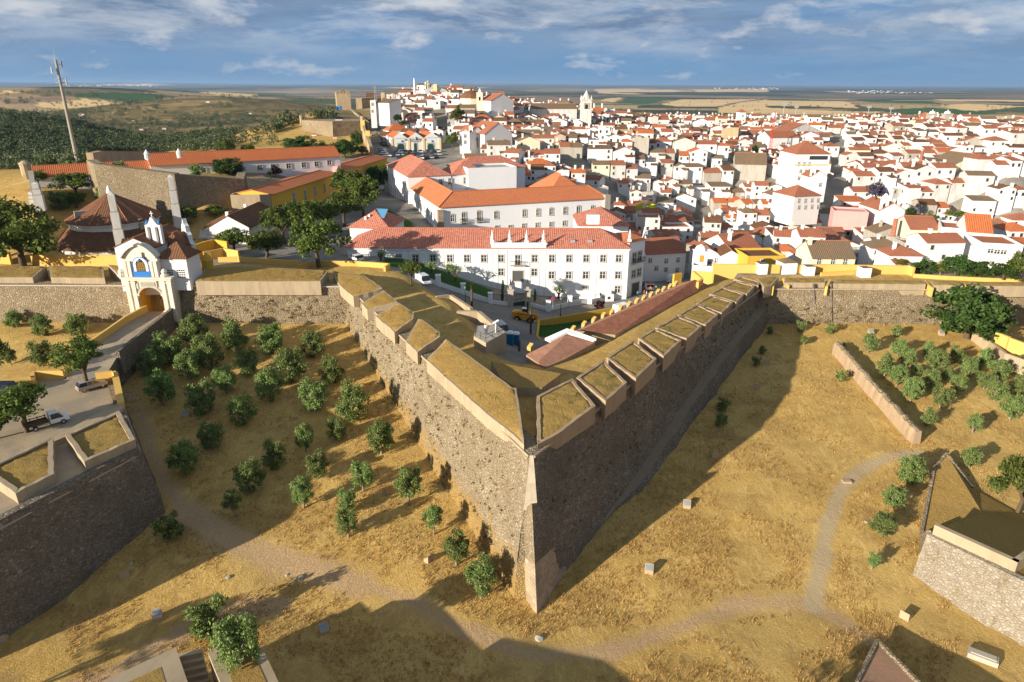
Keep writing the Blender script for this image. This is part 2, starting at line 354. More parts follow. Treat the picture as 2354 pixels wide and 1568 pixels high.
m_plaster('sand_plaster',(.44,.345,.225),(.26,.20,.13),.6,.42,.68)
m_plaster('portal_marble',(.74,.68,.58),(.42,.36,.28),.55,.42,.66)
m_plaster('quoin_stone',(.56,.47,.35),(.30,.25,.18),.6,.42,.66,.6)
m_plaster('grey_stone',(.42,.38,.31),(.24,.21,.17),.5,.42,.66)
m_plaster('castle_stone',(.46,.35,.22),(.26,.19,.12),.6,.4,.68,.6)
m_tile('new_tile',(.62,.20,.085),(.70,.26,.11),(.50,.15,.07),.5,.25)
m_tile('orange_tile',(.58,.17,.06),(.66,.22,.08),(.44,.12,.05),.5,.4)
m_tile('pink_tile',(.66,.30,.21),(.42,.13,.08),(.56,.20,.13),.5,.3)
m_tile('town_tile',(.50,.19,.105),(.41,.15,.08),(.30,.12,.07),.5,.6)
m_tile('brown_tile',(.26,.125,.065),(.185,.085,.045),(.14,.07,.04),.5,.5)
m_tile('old_tile',(.30,.19,.11),(.22,.14,.08),(.20,.15,.10),.5,.8)
m_tile('casemate_tile',(.50,.20,.11),(.42,.16,.09),(.34,.13,.08),.5,.35)
m_tile('brick_roof',(.36,.14,.085),(.27,.10,.06),(.24,.10,.07),.45,.4)
m_plain('glass',(.035,.045,.06),.12,.6); m_plain('dark_glass',(.02,.025,.03),.15,.6); m_plain('white_frame',(.78,.78,.76),.6)
m_plain('stone_trim',(.46,.40,.31),.9,.1); m_plain('yellow_trim',(.76,.55,.25),.9,.1); m_plain('dark_green_door',(.02,.06,.05),.6); m_plain('grey_door',(.085,.09,.085),.7)
m_plain('dark_metal',(.03,.03,.032),.5,.4); m_plain('grey_metal',(.32,.33,.34),.4,.5); m_plain('black',(.012,.012,.013),.6)
m_plain('blue_paint',(.02,.17,.50),.6); m_plain('terracotta',(.42,.16,.08),.9,.1); m_plain('gold_lattice',(.55,.30,.04),.7)
m_plain('bark',(.11,.08,.055),.95,.05); m_plain('pale_bark',(.26,.21,.16),.95,.05); m_plain('concrete',(.42,.38,.31),.9,.1); m_plain('stone_block',(.43,.32,.21),.9,.1)
m_plain('white_paint',(.82,.82,.82),.5); m_plain('tyre',(.015,.015,.016),.9,.1); m_plain('rim',(.5,.5,.5),.35,.5,.6)
m_rubble('sunny_rubble',[(.25,.19,.115),(.39,.315,.21),(.31,.245,.16),(.49,.41,.30)],2.5,.55,.10,(-4.2,.088))  # lighter, warmer copy of the bastion stone for its sunlit face
m_rubble('dark_rubble',[(.17,.14,.105),(.32,.26,.20),(.23,.19,.14),(.39,.33,.26)],2.4,.55,.12)  # same stone with shade put into its colour, for walls away from the sun
m_rubble('brown_rubble',[(.25,.19,.115),(.42,.33,.22),(.32,.25,.16),(.50,.41,.29)],2.3,.6,.10)
m_rubble('pale_rubble',[(.30,.25,.185),(.46,.40,.31),(.37,.31,.23),(.56,.50,.41)],2.6,.6,.10,None,.3)
m_grass('dry_turf',(.47,.30,.09),(.33,.205,.06),(.40,.26,.09),.12)
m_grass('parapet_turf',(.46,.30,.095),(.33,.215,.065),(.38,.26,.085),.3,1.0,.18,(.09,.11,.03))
m_plaster('red_earth',(.44,.25,.15),(.30,.19,.12),.6,.4,.66,.7)
m_grass('lawn',(.035,.085,.02),(.025,.06,.014),(.04,.10,.02),0)
def m_bricky(name,c1,c2,mo,w=.9,h=.42):
    m,nt,b=new_mat(name,.92,.1); nb=NB(nt); uv=nb.coord('UV'); t=nb.n('ShaderNodeTexBrick'); nb.put(t.inputs['Vector'],uv)
    t.inputs['Scale'].default_value=1.0; t.inputs['Brick Width'].default_value=w; t.inputs['Row Height'].default_value=h; t.inputs['Mortar Size'].default_value=.025
    t.inputs['Color1'].default_value=(*c1,1); t.inputs['Color2'].default_value=(*c2,1); t.inputs['Mortar'].default_value=(*mo,1)
    f=nb.noise(nb.coord('Object'),.8,5,.65); col(b,nb,nb.mix(nb.ramp(f,[(.4,0.0),(.7,.6)]),t.outputs['Color'],tuple(x*.6 for x in c2))); nb.bump(t.outputs['Fac'],-.4,.05,b); M[name]=m
m_bricky('ashlar',(.48,.36,.24),(.34,.26,.18),(.17,.13,.09),1.1,.5)
m_bricky('roof_brick',(.56,.23,.13),(.46,.18,.10),(.36,.18,.12),.9,.45)
m_bricky('paver_brick',(.56,.27,.17),(.46,.22,.14),(.40,.24,.16),.6,.3)
m_bricky('chimney_brick',(.45,.16,.09),(.36,.12,.07),(.3,.2,.15),.5,.2)
# ================================================================ GROUND
LEND.z=13.3; REND.z=13.0
def dist_poly(x,y,pts):       # distance to a polyline, vectorised
    d=np.full(x.shape,1e9)
    for a,b in zip(pts[:-1],pts[1:]):
        ax,ay,bx,by=a[0],a[1],b[0],b[1]; l2=(bx-ax)**2+(by-ay)**2+1e-9
        t=np.clip(((x-ax)*(bx-ax)+(y-ay)*(by-ay))/l2,0,1); d=np.minimum(d,np.hypot(x-ax-t*(bx-ax),y-ay-t*(by-ay)))
    return d
def inside(x,y,pts):
    c=np.zeros(x.shape,bool); n=len(pts)
    for i in range(n):
        x1,y1=pts[i][0],pts[i][1]; x2,y2=pts[(i+1)%n][0],pts[(i+1)%n][1]
        if y1==y2: continue
        c^=((y1>y)!=(y2>y))&(x<(x2-x1)*(y-y1)/(y2-y1)+x1)
    return c
def gpts(l): return [PG(u,v) for u,v in l]
def build_ground():
    az=np.r_[np.arange(-180,-60,6.0),np.arange(-60,60.01,.25),np.arange(66,180,6.0)]; az=np.radians(az)
    r=[2.0,10,18]; 
    while r[-1]<60: r.append(r[-1]+.6)
    while r[-1]<330: r.append(r[-1]*1.006)
    while r[-1]<90000: r.append(r[-1]*1.022)
    r=np.array(r); na,nr=len(az),len(r)
    X=(r[:,None]*np.sin(az)[None,:]); Y=(r[:,None]*np.cos(az)[None,:])
    Z=height(X,Y); 
    x,y,z=X.ravel(),Y.ravel(),Z.ravel()
    near=np.hypot(x,y)<600
    i=np.arange(nr-1)[:,None]*na+np.arange(na)[None,:]; j=np.arange(nr-1)[:,None]*na+(np.arange(na)+1)[None,:]%na
    F=np.stack([i,i+na,j+na,j],-1).reshape(-1,4)[:, ::-1]
    me=bpy.data.meshes.new('ground'); me.vertices.add(len(x)); me.vertices.foreach_set('co',np.c_[x,y,z].ravel())
    me.loops.add(F.size); me.loops.foreach_set('vertex_index',F.ravel().astype(np.int32)); me.polygons.add(len(F))
    me.polygons.foreach_set('loop_start',np.arange(0,F.size,4,dtype=np.int32)); me.polygons.foreach_set('loop_total',np.full(len(F),4,np.int32))
    me.polygons.foreach_set('use_smooth',np.ones(len(F),bool)); me.update(); me.validate()
    def attr(nm,val):
        a=me.attributes.new(nm,'FLOAT','POINT'); a.data.foreach_set('value',np.ascontiguousarray(val,dtype=np.float32))
    def line(pts,w,soft):
        o=np.zeros(len(x)); d=dist_poly(x[near],y[near],pts); o[near]=np.clip((w-d)/soft+.5,0,1); return o
    def area(pts,soft=.0):
        o=np.zeros(len(x)); xx,yy=x[near],y[near]; ins=inside(xx,yy,pts)
        if soft>0:
            d=dist_poly(xx,yy,list(pts)+[pts[0]]); o[near]=np.clip(np.where(ins,d,-d)/soft+.5,0,1)
        else: o[near]=ins
        return o
    g=gpts
    path=np.maximum.reduce([line(g([(300,905),(325,960),(362,1080),(430,1180),(520,1225),(640,1285),(800,1330),(950,1385),(1080,1450),(1220,1505),(1400,1500),(1550,1445),(1700,1392),(1830,1380),(1930,1425),(2010,1480)]),.9,2.6),
        line(g([(430,1180),(560,1260),(700,1310),(830,1345)]),1.8,4.0),
        line(g([(0,1640),(250,1560),(420,1455),(560,1392),(640,1395)]),1.3,1.6)])
    gravel=line(g([(1868,1392),(1876,1345),(1887,1290),(1900,1210),(1928,1135),(1965,1088),(2020,1058),(2110,1040)]),0.85,1.6)
    # the town's paved ground, the lawns and gardens round the convent
    fr=yfront(x); ins=(y>fr+1.0)
    terre=area([P(u,v,12.2) for u,v in [(-500,600),(-500,700),(300,690),(760,668),(1200,1080),(1240,1080),(1760,665),(2600,690),(2600,640),(2100,630),(1660,634),(1600,655),(1330,790),(1200,830),(1130,800),(1085,730),(1060,700),(985,655),(890,612),(700,606),(450,608),(300,605)]],.8)
    town=np.where(ins,1.0,0.0)*(1-terre)
    r_=np.hypot(x,y)
    left=np.clip((-x-.42*y+20)/25,0,1)*(y>170)            # grassy land left of the barracks
    hill=np.clip(area([PD(500,352,300),PD(500,330,560),PD(700,283,470),PD(836,290,425),PD(852,345,322),PD(760,352,312),PD(620,360,308)],4.0),0,1)
    hill=np.maximum(hill,np.clip((-x-.19*y-18)/5,0,1)*(y>285)*(r_<430)*(x>-230))
    town=town*(1-left)*(1-hill)*np.clip((640-r_)/80,0,1)*np.clip((x+.28*y+45)/20,0,1)
    lawn=np.maximum(area([PD(u,v,D) for u,v,D in [(880,583,160),(880,600,150),(925,612,150),(985,640,147),(1070,668,146),(1128,685,145),(1134,652,157),(1060,640,158),(940,606,159)]],.4),
                    area(g([(885,478),(950,512),(952,524),(860,520)]),.5))
    lawn2=area(g([(1236,737),(1290,728),(1375,722),(1405,708),(1300,768),(1248,776),(1236,772)]),.3)
    soil=area(g([(1250,651),(1262,688),(1330,683),(1352,672),(1300,655)]),.4)
    lawn=np.maximum(lawn,lawn2)
    attr('path',path*(1-ins)); attr('gravel',gravel*(1-ins)); attr('town',town); attr('lawn',lawn); attr('soil',soil)
    olive=np.clip((r_-330)/120,0,1)*np.clip((-x-.12*y+40)/80,0,1)*np.clip((2600-r_)/900,0,1)
    olive=olive*(1-hill)*(1-np.clip(area(g([(0,395),(70,410),(60,480),(-200,480),(-200,400)]),6.0),0,1)); attr('olive',olive); attr('far',np.clip((r_-520)/300,0,1)*(1-town)*(1-hill))
    FC={'g':(.78,.54,.26),'t':(.50,.35,.17),'b':(.30,.20,.14),'n':(.07,.13,.045),'d':(.055,.07,.04),'v':(.12,.17,.07)}  # d: dark hills, plus cloud shadow painted as bands on the far plain
    fc=np.zeros((len(x),4),np.float32); farm=np.hypot(x,y)>560; fx,fy=x[farm],y[farm]; sub=fc[farm]
    def field(c,pts,ox=0.0,oy=0.0,s=.25,D0=700):
        q=[PG(ox+a*s,oy+b*s,0,D0) for a,b in pts]; k=inside(fx,fy,q); sub[k,:3]=FC[c]; sub[k,3]=.5 if c=='d' else 1
    O3=(1176.5,114.9); O4=(1764.8,114.9)
    for c,pts in [('d',[(-400,770),(2354,790),(2354,830),(-400,800)]),('d',[(250,850),(380,815),(550,800),(780,815),(960,855),(640,890),(330,880)]),('d',[(880,830),(1080,805),(1380,830),(1280,855),(1000,850)]),('g',[(0,830),(120,835),(260,865),(0,872)]),
        ('b',[(50,910),(640,905),(610,935),(300,950),(30,945)]),('g',[(270,955),(480,945),(620,930),(760,910),(900,915),(1010,930),(1200,945),(1010,965),(850,985),(700,1000),(500,1000),(300,975)]),
        ('n',[(680,870),(1000,850),(1300,860),(1500,875),(1640,890),(1480,905),(1300,935),(1150,935),(900,910),(720,905)]),('g',[(1820,850),(2354,860),(2354,890),(2000,880)]),('g',[(870,778),(1380,770),(1660,785),(1300,792)]),
        ('t',[(900,1055),(1300,990),(1600,940),(1900,915),(2200,935),(2100,950),(1700,970),(1300,1020),(1050,1065)]),('g',[(800,1165),(1540,1170),(1500,1190),(900,1176)]),('g',[(1520,1220),(1750,1222),(2100,1235),(1900,1256)]),('t',[(1930,1060),(2100,1045),(2354,1080),(2354,1105),(2000,1100)])]: field(c,pts,0,0)
    for c,pts in [('d',[(-2400,327),(2354,335),(2354,352),(-2400,345)]),('g',[(-1200,345),(-700,338),(-200,345),(-700,360)]),('d',[(0,385),(700,395),(640,425),(100,425)]),('g',[(740,360),(1150,355),(1560,375),(1800,385),(1100,410),(800,400)]),('g',[(1500,362),(2354,360),(2354,385),(1700,388)]),('d',[(900,390),(1600,385),(2354,400),(2354,420),(1500,415)]),('b',[(60,440),(500,430),(760,445),(640,500),(200,480)]),('g',[(780,470),(900,440),(1040,440),(940,480)]),('n',[(930,490),(1100,440),(1500,445),(1250,500)]),('g',[(1360,500),(1560,455),(1850,455),(2300,450),(1900,520),(1500,520)]),('t',[(740,502),(1180,510),(1150,540),(760,530)]),('g',[(1880,530),(2354,450),(2354,590),(1900,580)])]: field(c,pts,*O3)
    for c,pts in [('d',[(0,335),(2400,339),(2400,440),(1500,445),(700,450),(0,440)]),('t',[(500,380),(1000,385),(900,395),(600,392)]),('g',[(0,462),(700,470),(840,540),(400,520),(0,515)]),('g',[(0,530),(600,560),(1100,570),(760,600),(0,590)]),('n',[(830,465),(1500,470),(1600,500),(1000,485)]),('t',[(820,490),(1500,510),(1800,540),(1200,550),(850,520)]),('g',[(1560,510),(1800,495),(2400,520),(1850,570)]),('n',[(1180,545),(1500,530),(2200,585),(1700,600),(1170,590)]),('g',[(1500,455),(2400,462),(2400,480),(1600,470)]),('g',[(700,620),(1300,605),(2400,600),(2400,700),(1900,660),(1250,690),(700,660)])]: field(c,pts,*O4)
    fc[farm]=sub; ca=me.attributes.new('field','FLOAT_COLOR','POINT'); ca.data.foreach_set('color',fc.ravel())
    m,nt,b=new_mat('ground',1.0,.02); nb=NB(nt); co=nb.coord('Object'); st=nb.coord('Object',(1.0,.5,1.0))
    f=nb.noise(co,4.2,7,.78); f2=nb.noise(st,1.15,7,.72,1.5); f3=nb.noise(co,.07,6,.6); f4=nb.noise(co,.35,6,.65,.6)
    t=nb.mix(nb.ramp(f2,[(.30,0.0),(.66,1.0)]),(.66,.44,.14),(.46,.285,.085))
    t=nb.mix(nb.ramp(f3,[(.40,0.0),(.62,.75)]),t,(.58,.40,.14)); t=nb.mix(nb.ramp(f4,[(.50,0.0),(.70,.75)]),t,(.36,.215,.075))
    t=nb.mix(nb.ramp(f,[(.32,.6),(.50,0.0)]),t,(.22,.125,.035)); f5=nb.noise(nb.coord('Object',(.9,.25,1)),.55,8,.72,2.5); t=nb.mix(nb.ramp(f5,[(.54,0.0),(.63,.55)]),t,(.70,.50,.20))
    f6=nb.noise(nb.coord('Object',(.05,.03,1)),1.0,7,.65,.8); t=nb.mix(nb.ramp(f6,[(.48,0.0),(.70,.5)]),t,(.30,.195,.07)); f7=nb.noise(nb.coord('Object',(1,1,1)),.23,7,.7); t=nb.mix(nb.ramp(f7,[(.60,0.0),(.68,.5)]),t,(.30,.215,.11))
    gr=nb.ramp(nb.noise(co,.5,7,.75),[(.66,0.0),(.72,.6)]); t=nb.mix(gr,t,(.12,.12,.03))
    ptc=nb.mix(nb.ramp(nb.noise(co,2.5,6,.7),[(.35,0.0),(.65,1.0)]),(.54,.37,.215),(.42,.28,.155))
    pn=nb.math('ADD',nb.attr('path'),nb.math('MULTIPLY',nb.math('SUBTRACT',f4,.5),1.1)); pn=nb.math('MULTIPLY',pn,nb.math('MINIMUM',nb.math('MULTIPLY',nb.attr('path'),4.0),1.0))
    t=nb.mix(nb.ramp(pn,[(.25,0.0),(.75,.85)]),t,ptc)
    gv=nb.mix(nb.noise(co,3.0,6,.7),(.52,.40,.25),(.40,.31,.19)); gn=nb.math('ADD',nb.attr('gravel'),nb.math('MULTIPLY',nb.math('SUBTRACT',f4,.5),1.3)); gn=nb.math('MULTIPLY',gn,nb.math('MINIMUM',nb.math('MULTIPLY',nb.attr('gravel'),4.0),1.0)); t=nb.mix(nb.ramp(gn,[(.25,0.0),(.7,.85)]),t,gv)
    cob=nb.mix(nb.noise(co,1.6,6,.7),(.27,.25,.22),(.17,.155,.135)); cob=nb.mix(nb.ramp(nb.noise(co,.12,4),[(.4,0.0),(.6,.6)]),cob,(.34,.30,.25)); t=nb.mix(nb.attr('town'),t,cob)
    t=nb.mix(nb.attr('soil'),t,(.13,.085,.05))
    t=nb.mix(nb.attr('lawn'),t,nb.mix(f,(.03,.085,.018),(.05,.115,.025)))
    # open country: fields, stubble, vineyards, olive groves, distant cloud shadow held in the field colour
    fv=nb.n('ShaderNodeVectorMath',operation='ADD'); nb.put(fv.inputs[0],nb.coord('Object',(.00042,.00062,0)))
    nn=nb.n('ShaderNodeTexNoise'); nb.put(nn.inputs['Vector'],nb.coord('Object',(.0011,.0011,0))); nn.inputs['Scale'].default_value=1.0; nn.inputs['Detail'].default_value=3
    s2=nb.n('ShaderNodeVectorMath',operation='SCALE'); nb.put(s2.inputs[0],nn.outputs['Color']); s2.inputs['Scale'].default_value=.55; nb.put(fv.inputs[1],s2.outputs[0])
    cell=nb.vor(fv.outputs[0],2.0); sp=nb.n('ShaderNodeSeparateColor'); nb.put(sp.inputs[0],cell)
    fld=nb.ramp(sp.outputs[0],[(0,(.50,.35,.18)),(.18,(.40,.28,.14)),(.30,(.24,.17,.11)),(.42,(.05,.07,.03)),(.56,(.46,.32,.16)),(.66,(.07,.11,.04)),(.76,(.30,.22,.13)),(.86,(.045,.06,.03))],'CONSTANT')
    fld=nb.mix(nb.ramp(nb.noise(nb.coord('Object',(.003,.003,.003)),1,7,.7),[(.35,0.0),(.7,.5)]),fld,(.22,.16,.08))
    trees=nb.ramp(nb.noise(nb.coord('Object',(.011,.013,0)),1.0,9,.78),[(.57,0.0),(.62,.85)]); fld=nb.mix(trees,fld,(.03,.042,.018))
    fld=nb.mix(nb.ramp(nb.noise(nb.coord('Object',(.0006,.0012,0)),1.0,6,.65),[(.54,0.0),(.62,.75)]),fld,nb.mix(trees,(.10,.095,.045),(.028,.04,.018)))
    fa=nb.n('ShaderNodeAttribute'); fa.attribute_name='field'; fv_=nb.math('ADD',nb.math('MULTIPLY',nb.noise(nb.coord('Object',(.004,.004,0)),1,7,.7),.7),.65); fm=nb.n('ShaderNodeVectorMath',operation='SCALE'); nb.put(fm.inputs[0],fa.outputs['Color']); nb.put(fm.inputs['Scale'],fv_)
    fld=nb.mix(fa.outputs['Alpha'],fld,fm.outputs[0]); t=nb.mix(nb.attr('far'),t,fld)
    ol=nb.mix(nb.ramp(nb.noise(nb.coord('Object',(.02,.02,0)),1.0,7,.7),[(.36,0.0),(.60,1.0)]),(.08,.078,.032),(.34,.235,.10)); t=nb.mix(nb.math('MULTIPLY',nb.attr('olive'),.85),t,ol)
    col(b,nb,t); nb.bump(nb.math('ADD',f,f2),.85,.22,b); M['ground']=m
    me.materials.append(m)
    o=link('ground',me); return tag(o,kind='structure')
build_ground()
# ================================================================ RAMPARTS
def vnoise(p,s): return mnoise.noise(Vector(p)*s)
def offset_line(pts,d,side=1):
    # mitred offset of an open plan polyline; side=+1 -> to the right of travel
    n=len(pts); out=[]
    for i in range(n):
        ds=[]
        if i>0: a=Vector((pts[i][0]-pts[i-1][0],pts[i][1]-pts[i-1][1])).normalized(); ds.append(Vector((a.y,-a.x)))
        if i<n-1: a=Vector((pts[i+1][0]-pts[i][0],pts[i+1][1]-pts[i][1])).normalized(); ds.append(Vector((a.y,-a.x)))
        nn=ds[0] if len(ds)==1 else (ds[0]+ds[1])/(1+ds[0].dot(ds[1]))
        out.append((pts[i][0]+nn.x*d*side,pts[i][1]+nn.y*d*side))
    return out
def batter_wall(mb,tops,bat,thick,side=1,rough=.09,step=1.1,base=None,m=0,mt=0,below=.6,seg=None):
    """battered rubble wall: tops = [(x,y,z)...] along the crest; slopes outwards to the ground"""
    cols=[]
    n=len(tops)
    for i in range(n-1):
        if seg is not None and i!=seg: continue
        a,b=Vector(tops[i]),Vector(tops[i+1]); k=max(1,int((b-a).length/step))
        for q in range(k+(1 if i==n-2 or seg is not None else 0)): cols.append((i,q/k))
    hmax=25; dref=20.0; off=offset_line(tops,dref,side)
    grid=[]
    for i,t in cols:
        a,b=tops[i],tops[i+1]; x=a[0]+(b[0]-a[0])*t; y=a[1]+(b[1]-a[1])*t; z=a[2]+(b[2]-a[2])*t
        ox=(off[i][0]+(off[i+1][0]-off[i][0])*t-x)/dref; oy=(off[i][1]+(off[i+1][1]-off[i][1])*t-y)/dref
        zb=z-6
        for _ in range(5):
            h=z-zb; bx,by=x+ox*h*bat,y+oy*h*bat
            zb=(base if base is not None else (float(hout(np.array([bx]),np.array([by]))[0])))-below
        col_=[]; rows=max(4,int((z-zb)/.9))
        for j in range(rows+1):
            h=(z-zb)*j/rows; w=rough*(vnoise((x+ox*h*bat,y+oy*h*bat,z-h),.45)*1.6+vnoise((x+ox*h*bat,y+oy*h*bat,z-h),1.6)) if 0<j else 0
            col_.append((x+ox*(h*bat+w),y+oy*(h*bat+w),z-h))
        grid.append((col_,(x-ox*thick,y-oy*thick,z)))
    rows=max(len(c) for c,_ in grid)
    vs=[];nr=rows
    for c,bk in grid:           # resample every column to the same number of rows
        for j in range(nr):
            f=j*(len(c)-1)/(nr-1); k=min(int(f),len(c)-2); q=f-k
            vs.append(tuple(c[k][e]*(1-q)+c[k+1][e]*q for e in range(3)))
    fs=[(i*nr+j,(i+1)*nr+j,(i+1)*nr+j+1,i*nr+j+1) for i in range(len(grid)-1) for j in range(nr-1)]
    mb.add(vs,fs,m)
    tv=[];k=len(grid)
    for c,bk in grid: tv+= [c[0],bk,(bk[0],bk[1],bk[2]-3.0)]
    mb.add(tv,[(3*i,3*i+1,3*i+4,3*i+3) for i in range(k-1)]+[(3*i+1,3*i+2,3*i+5,3*i+4) for i in range(k-1)],mt)
    return mb
def cordon(mb,tops,side,r=.17,out=.10,drop=.12,m=0):
    l=offset_line(tops,out,side)
    for a,b,ta,tb in zip(l[:-1],l[1:],tops[:-1],tops[1:]): mb.tube((a[0],a[1],ta[2]-drop),(b[0],b[1],tb[2]-drop),r,r,6,m)
def subdiv(a,b,n): return [tuple(a[e]+(b[e]-a[e])*i/n for e in range(3)) for i in range(n+1)]
bas=thing('bastion','huge arrow shaped stone bastion pointing at the viewer with grassed top','bastion',(0,0,0))
BT4=[tuple(LEND),tuple(TIPL),tuple(TIPR),tuple(REND)]
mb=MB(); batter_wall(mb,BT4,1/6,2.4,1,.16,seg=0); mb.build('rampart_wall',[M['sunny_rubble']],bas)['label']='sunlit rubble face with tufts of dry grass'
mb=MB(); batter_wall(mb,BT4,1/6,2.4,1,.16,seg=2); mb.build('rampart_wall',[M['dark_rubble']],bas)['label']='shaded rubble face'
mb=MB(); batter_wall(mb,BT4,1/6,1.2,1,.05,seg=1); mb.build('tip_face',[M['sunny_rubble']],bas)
mb=MB(); batter_wall(mb,[(q[0],q[1]-.07,q[2]+.01) for q in BT4],1/6,.5,1,.05,seg=1,base=6.4,below=0); mb.build('quoin',[M['quoin_stone']],bas)
mb=MB(); cordon(mb,[tuple(LEND),tuple(TIPL)],1); mb.build('string_course',[M['sand_plaster']],bas,True)
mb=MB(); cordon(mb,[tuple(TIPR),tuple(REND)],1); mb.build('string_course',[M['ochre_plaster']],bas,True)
m_plaster('ledge_earth',(.25,.185,.125),(.20,.16,.10),.7,.40,.62,.8)
# ledge along the foot of the shaded face
def ledge():
    mb=MB(); vs=[]; d=(REND-TIPR); d.z=0; ln=d.length; d.normalize(); nrm=Vector((d.y,-d.x,0))
    N=46
    for i in range(N+1):
        t=.16+.835*i/N; p=TIPR+d*ln*t; zt=TIPR.z+(REND.z-TIPR.z)*t
        g=hgt(p.x+nrm.x*3,p.y+nrm.y*3); zl=g+.25+3.6*min(1,(t-.16)/.5); wv=.12*vnoise((p.x,p.y,0),.4); wf=min(1,.12+(t-.16)/.16)
        q=p+nrm*((zt-zl)/6-.15); vs+=[(q.x,q.y,zl+.3+wv),(q.x+nrm.x*(1.35*wf+3*wv),q.y+nrm.y*(1.35*wf+3*wv),zl-.15+wv),(q.x+nrm.x*(1.9*wf+3*wv),q.y+nrm.y*(1.9*wf+3*wv),g-.6)]
    fs=[]
    for i in range(N): fs+=[(3*i,3*i+3,3*i+4,3*i+1),(3*i+1,3*i+4,3*i+5,3*i+2)]
    e=len(vs)-3; mb.add(vs,[f for f in fs]+[(0,1,2),(e,e+2,e+1)],0); mb.m=[0 if k%2==0 else 1 for k in range(len(fs))]+[1,1]
    o=mb.build('foot_ledge',[M['ledge_earth'],M['dark_rubble']],bas); return o
ledge()
def face_hit(u,v,a,b,side=1,bat=1/6.):
    a=Vector(a); b=Vector(b); d=(b-a); d.normalize(); n=Vector((d.y,-d.x,0)).normalized()*side; N=n+Vector((0,0,bat)); dv=Vector(ray(u,v)); o=Vector((0,0,CAMH))
    return o+dv*((a-o).dot(N)/dv.dot(N))
def prow():
    mb=MB(); E0=face_hit(1222,1152,LEND,TIPL)+Vector((.0,-.55,0)); E1=P(1235,1420,-4.9); 
    Lb=face_hit(1150,1292,LEND,TIPL)+Vector((.75,.42,-.6)); Lt=face_hit(1185,1175,LEND,TIPL)+Vector((.9,.5,0))
    Rb=face_hit(1312,1327,TIPR,REND)+Vector((-.1,.08,-.6)); Rt=face_hit(1272,1172,TIPR,REND)+Vector((-.2,.15,0)); Rm=face_hit(1292,1245,TIPR,REND)+Vector((-.1,.08,0))
    Em=E0+(E1-E0)*.52
    E1=E1+Vector((0,0,-.5)); Lm=Lt+(Lb-Lt)*.72
    back=Vector((2.2,70,3))
    mb.add([E0,Em,E1,Lb,Lm,Lt,Rb,Rm,Rt,back],[(0,1,7,8),(0,8,9)],0)
    mb.add([E0,Em,E1,Lb,Lm,Lt,Rb,Rm,Rt,back],[(0,5,4,1),(0,9,5)],2)
    mb.add([E0,Em,E1,Lb,Lm,Lt,Rb,Rm,Rt,back],[(1,4,3,2),(1,2,6,7)],1)
    o=mb.build('prow',[M['dark_rubble'],M['ashlar'],M['sunny_rubble']],bas); o['label']='dressed stone foot of the bastion tip'
prow()
# merlon-like grassed parapet blocks -----------------------------------
def inset(poly,d):
    n=len(poly); A=sum(poly[i][0]*poly[(i+1)%n][1]-poly[(i+1)%n][0]*poly[i][1] for i in range(n)); s=1 if A>0 else -1; out=[]
    for i in range(n):
        p0,p,p1=[Vector((q[0],q[1])) for q in (poly[i-1],poly[i],poly[(i+1)%n])]
        a=(p-p0).normalized(); b=(p1-p).normalized(); n0=Vector((-a.y,a.x))*s; n1=Vector((-b.y,b.x))*s
        k=(n0+n1)/max(.35,(1+n0.dot(n1))); out.append((p.x+k.x*d,p.y+k.y*d,poly[i][2]))
    return out
def parapet(name,label,pts,zb,rim,wallm,turfm,group,lip=.0,bulge=.22):
    t=thing(name,label,'parapet',(0,0,0),0,group)
    q=[]
    for i,a in enumerate(pts):
        b=pts[(i+1)%len(pts)]; L=math.hypot(b[0]-a[0],b[1]-a[1]); k=max(1,min(14,int(L/.9)))
        for j in range(k):
            f=j/k; c=[a[e]+(b[e]-a[e])*f for e in range(3)]; w=.5 if j==0 else 1.0
            q.append((c[0]+.11*w*vnoise((c[0],c[1],1),.9),c[1]+.11*w*vnoise((c[0],c[1],5),.9),c[2]+.10*vnoise((c[0],c[1],9),.7)+.05*vnoise((c[0],c[1],2),2.1)))
    pts=q; ins=inset(pts,rim); n=len(pts); mb=MB()
    mb.add([(p[0],p[1],zb) for p in pts]+[tuple(p) for p in pts],[(i,(i+1)%n,n+(i+1)%n,n+i) for i in range(n)],0)
    mb.add([tuple(p) for p in pts]+[tuple(p) for p in ins]+[(p[0],p[1],p[2]-.25) for p in ins],[(i,(i+1)%n,n+(i+1)%n,n+i) for i in range(n)]+[(n+i,n+(i+1)%n,2*n+(i+1)%n,2*n+i) for i in range(n)],0)
    mb.build('retaining_wall',[M[wallm]],t)
    # turf: finely meshed so that its surface is uneven
    top=[Vector((p[0],p[1],p[2]-lip)) for p in ins]; bm=bmesh.new(); vv=[bm.verts.new(p) for p in top]; bm.faces.new(vv)
    bmesh.ops.triangulate(bm,faces=bm.faces)
    for _ in range(4): bmesh.ops.subdivide_edges(bm,edges=[e for e in bm.edges if e.calc_length()>.9],cuts=1,use_grid_fill=True)
    bed=[e for e in bm.edges if e.is_boundary]; bv=set(v for e in bed for v in e.verts)
    for v in bm.verts:
        if v not in bv: v.co.z+=bulge*.4+.13*vnoise(v.co,.9)+.07*vnoise(v.co,2.3)
    me=bpy.data.meshes.new('turf'); bm.normal_update(); bm.to_mesh(me); bm.free(); me.polygons.foreach_set('use_smooth',[True]*len(me.polygons)); me.materials.append(M[turfm])
    if len(me.polygons) and me.polygons[0].normal.z<0: me.flip_normals()
    link('turf',me,t); return t
def cc(l,ox,oy,s=.25): return [(ox+x*s,oy+y*s) for x,y in l]
def mer(px,zs): return [tuple(P(u,v,z)) for (u,v),z in zip(px,zs)]
LO=(588.3,574.5); RO=(1176.5,574.5)
zi=14.5
GL='grassed parapet blocks on the sunny bastion face'; GR='grassed parapet blocks on the shaded bastion face'
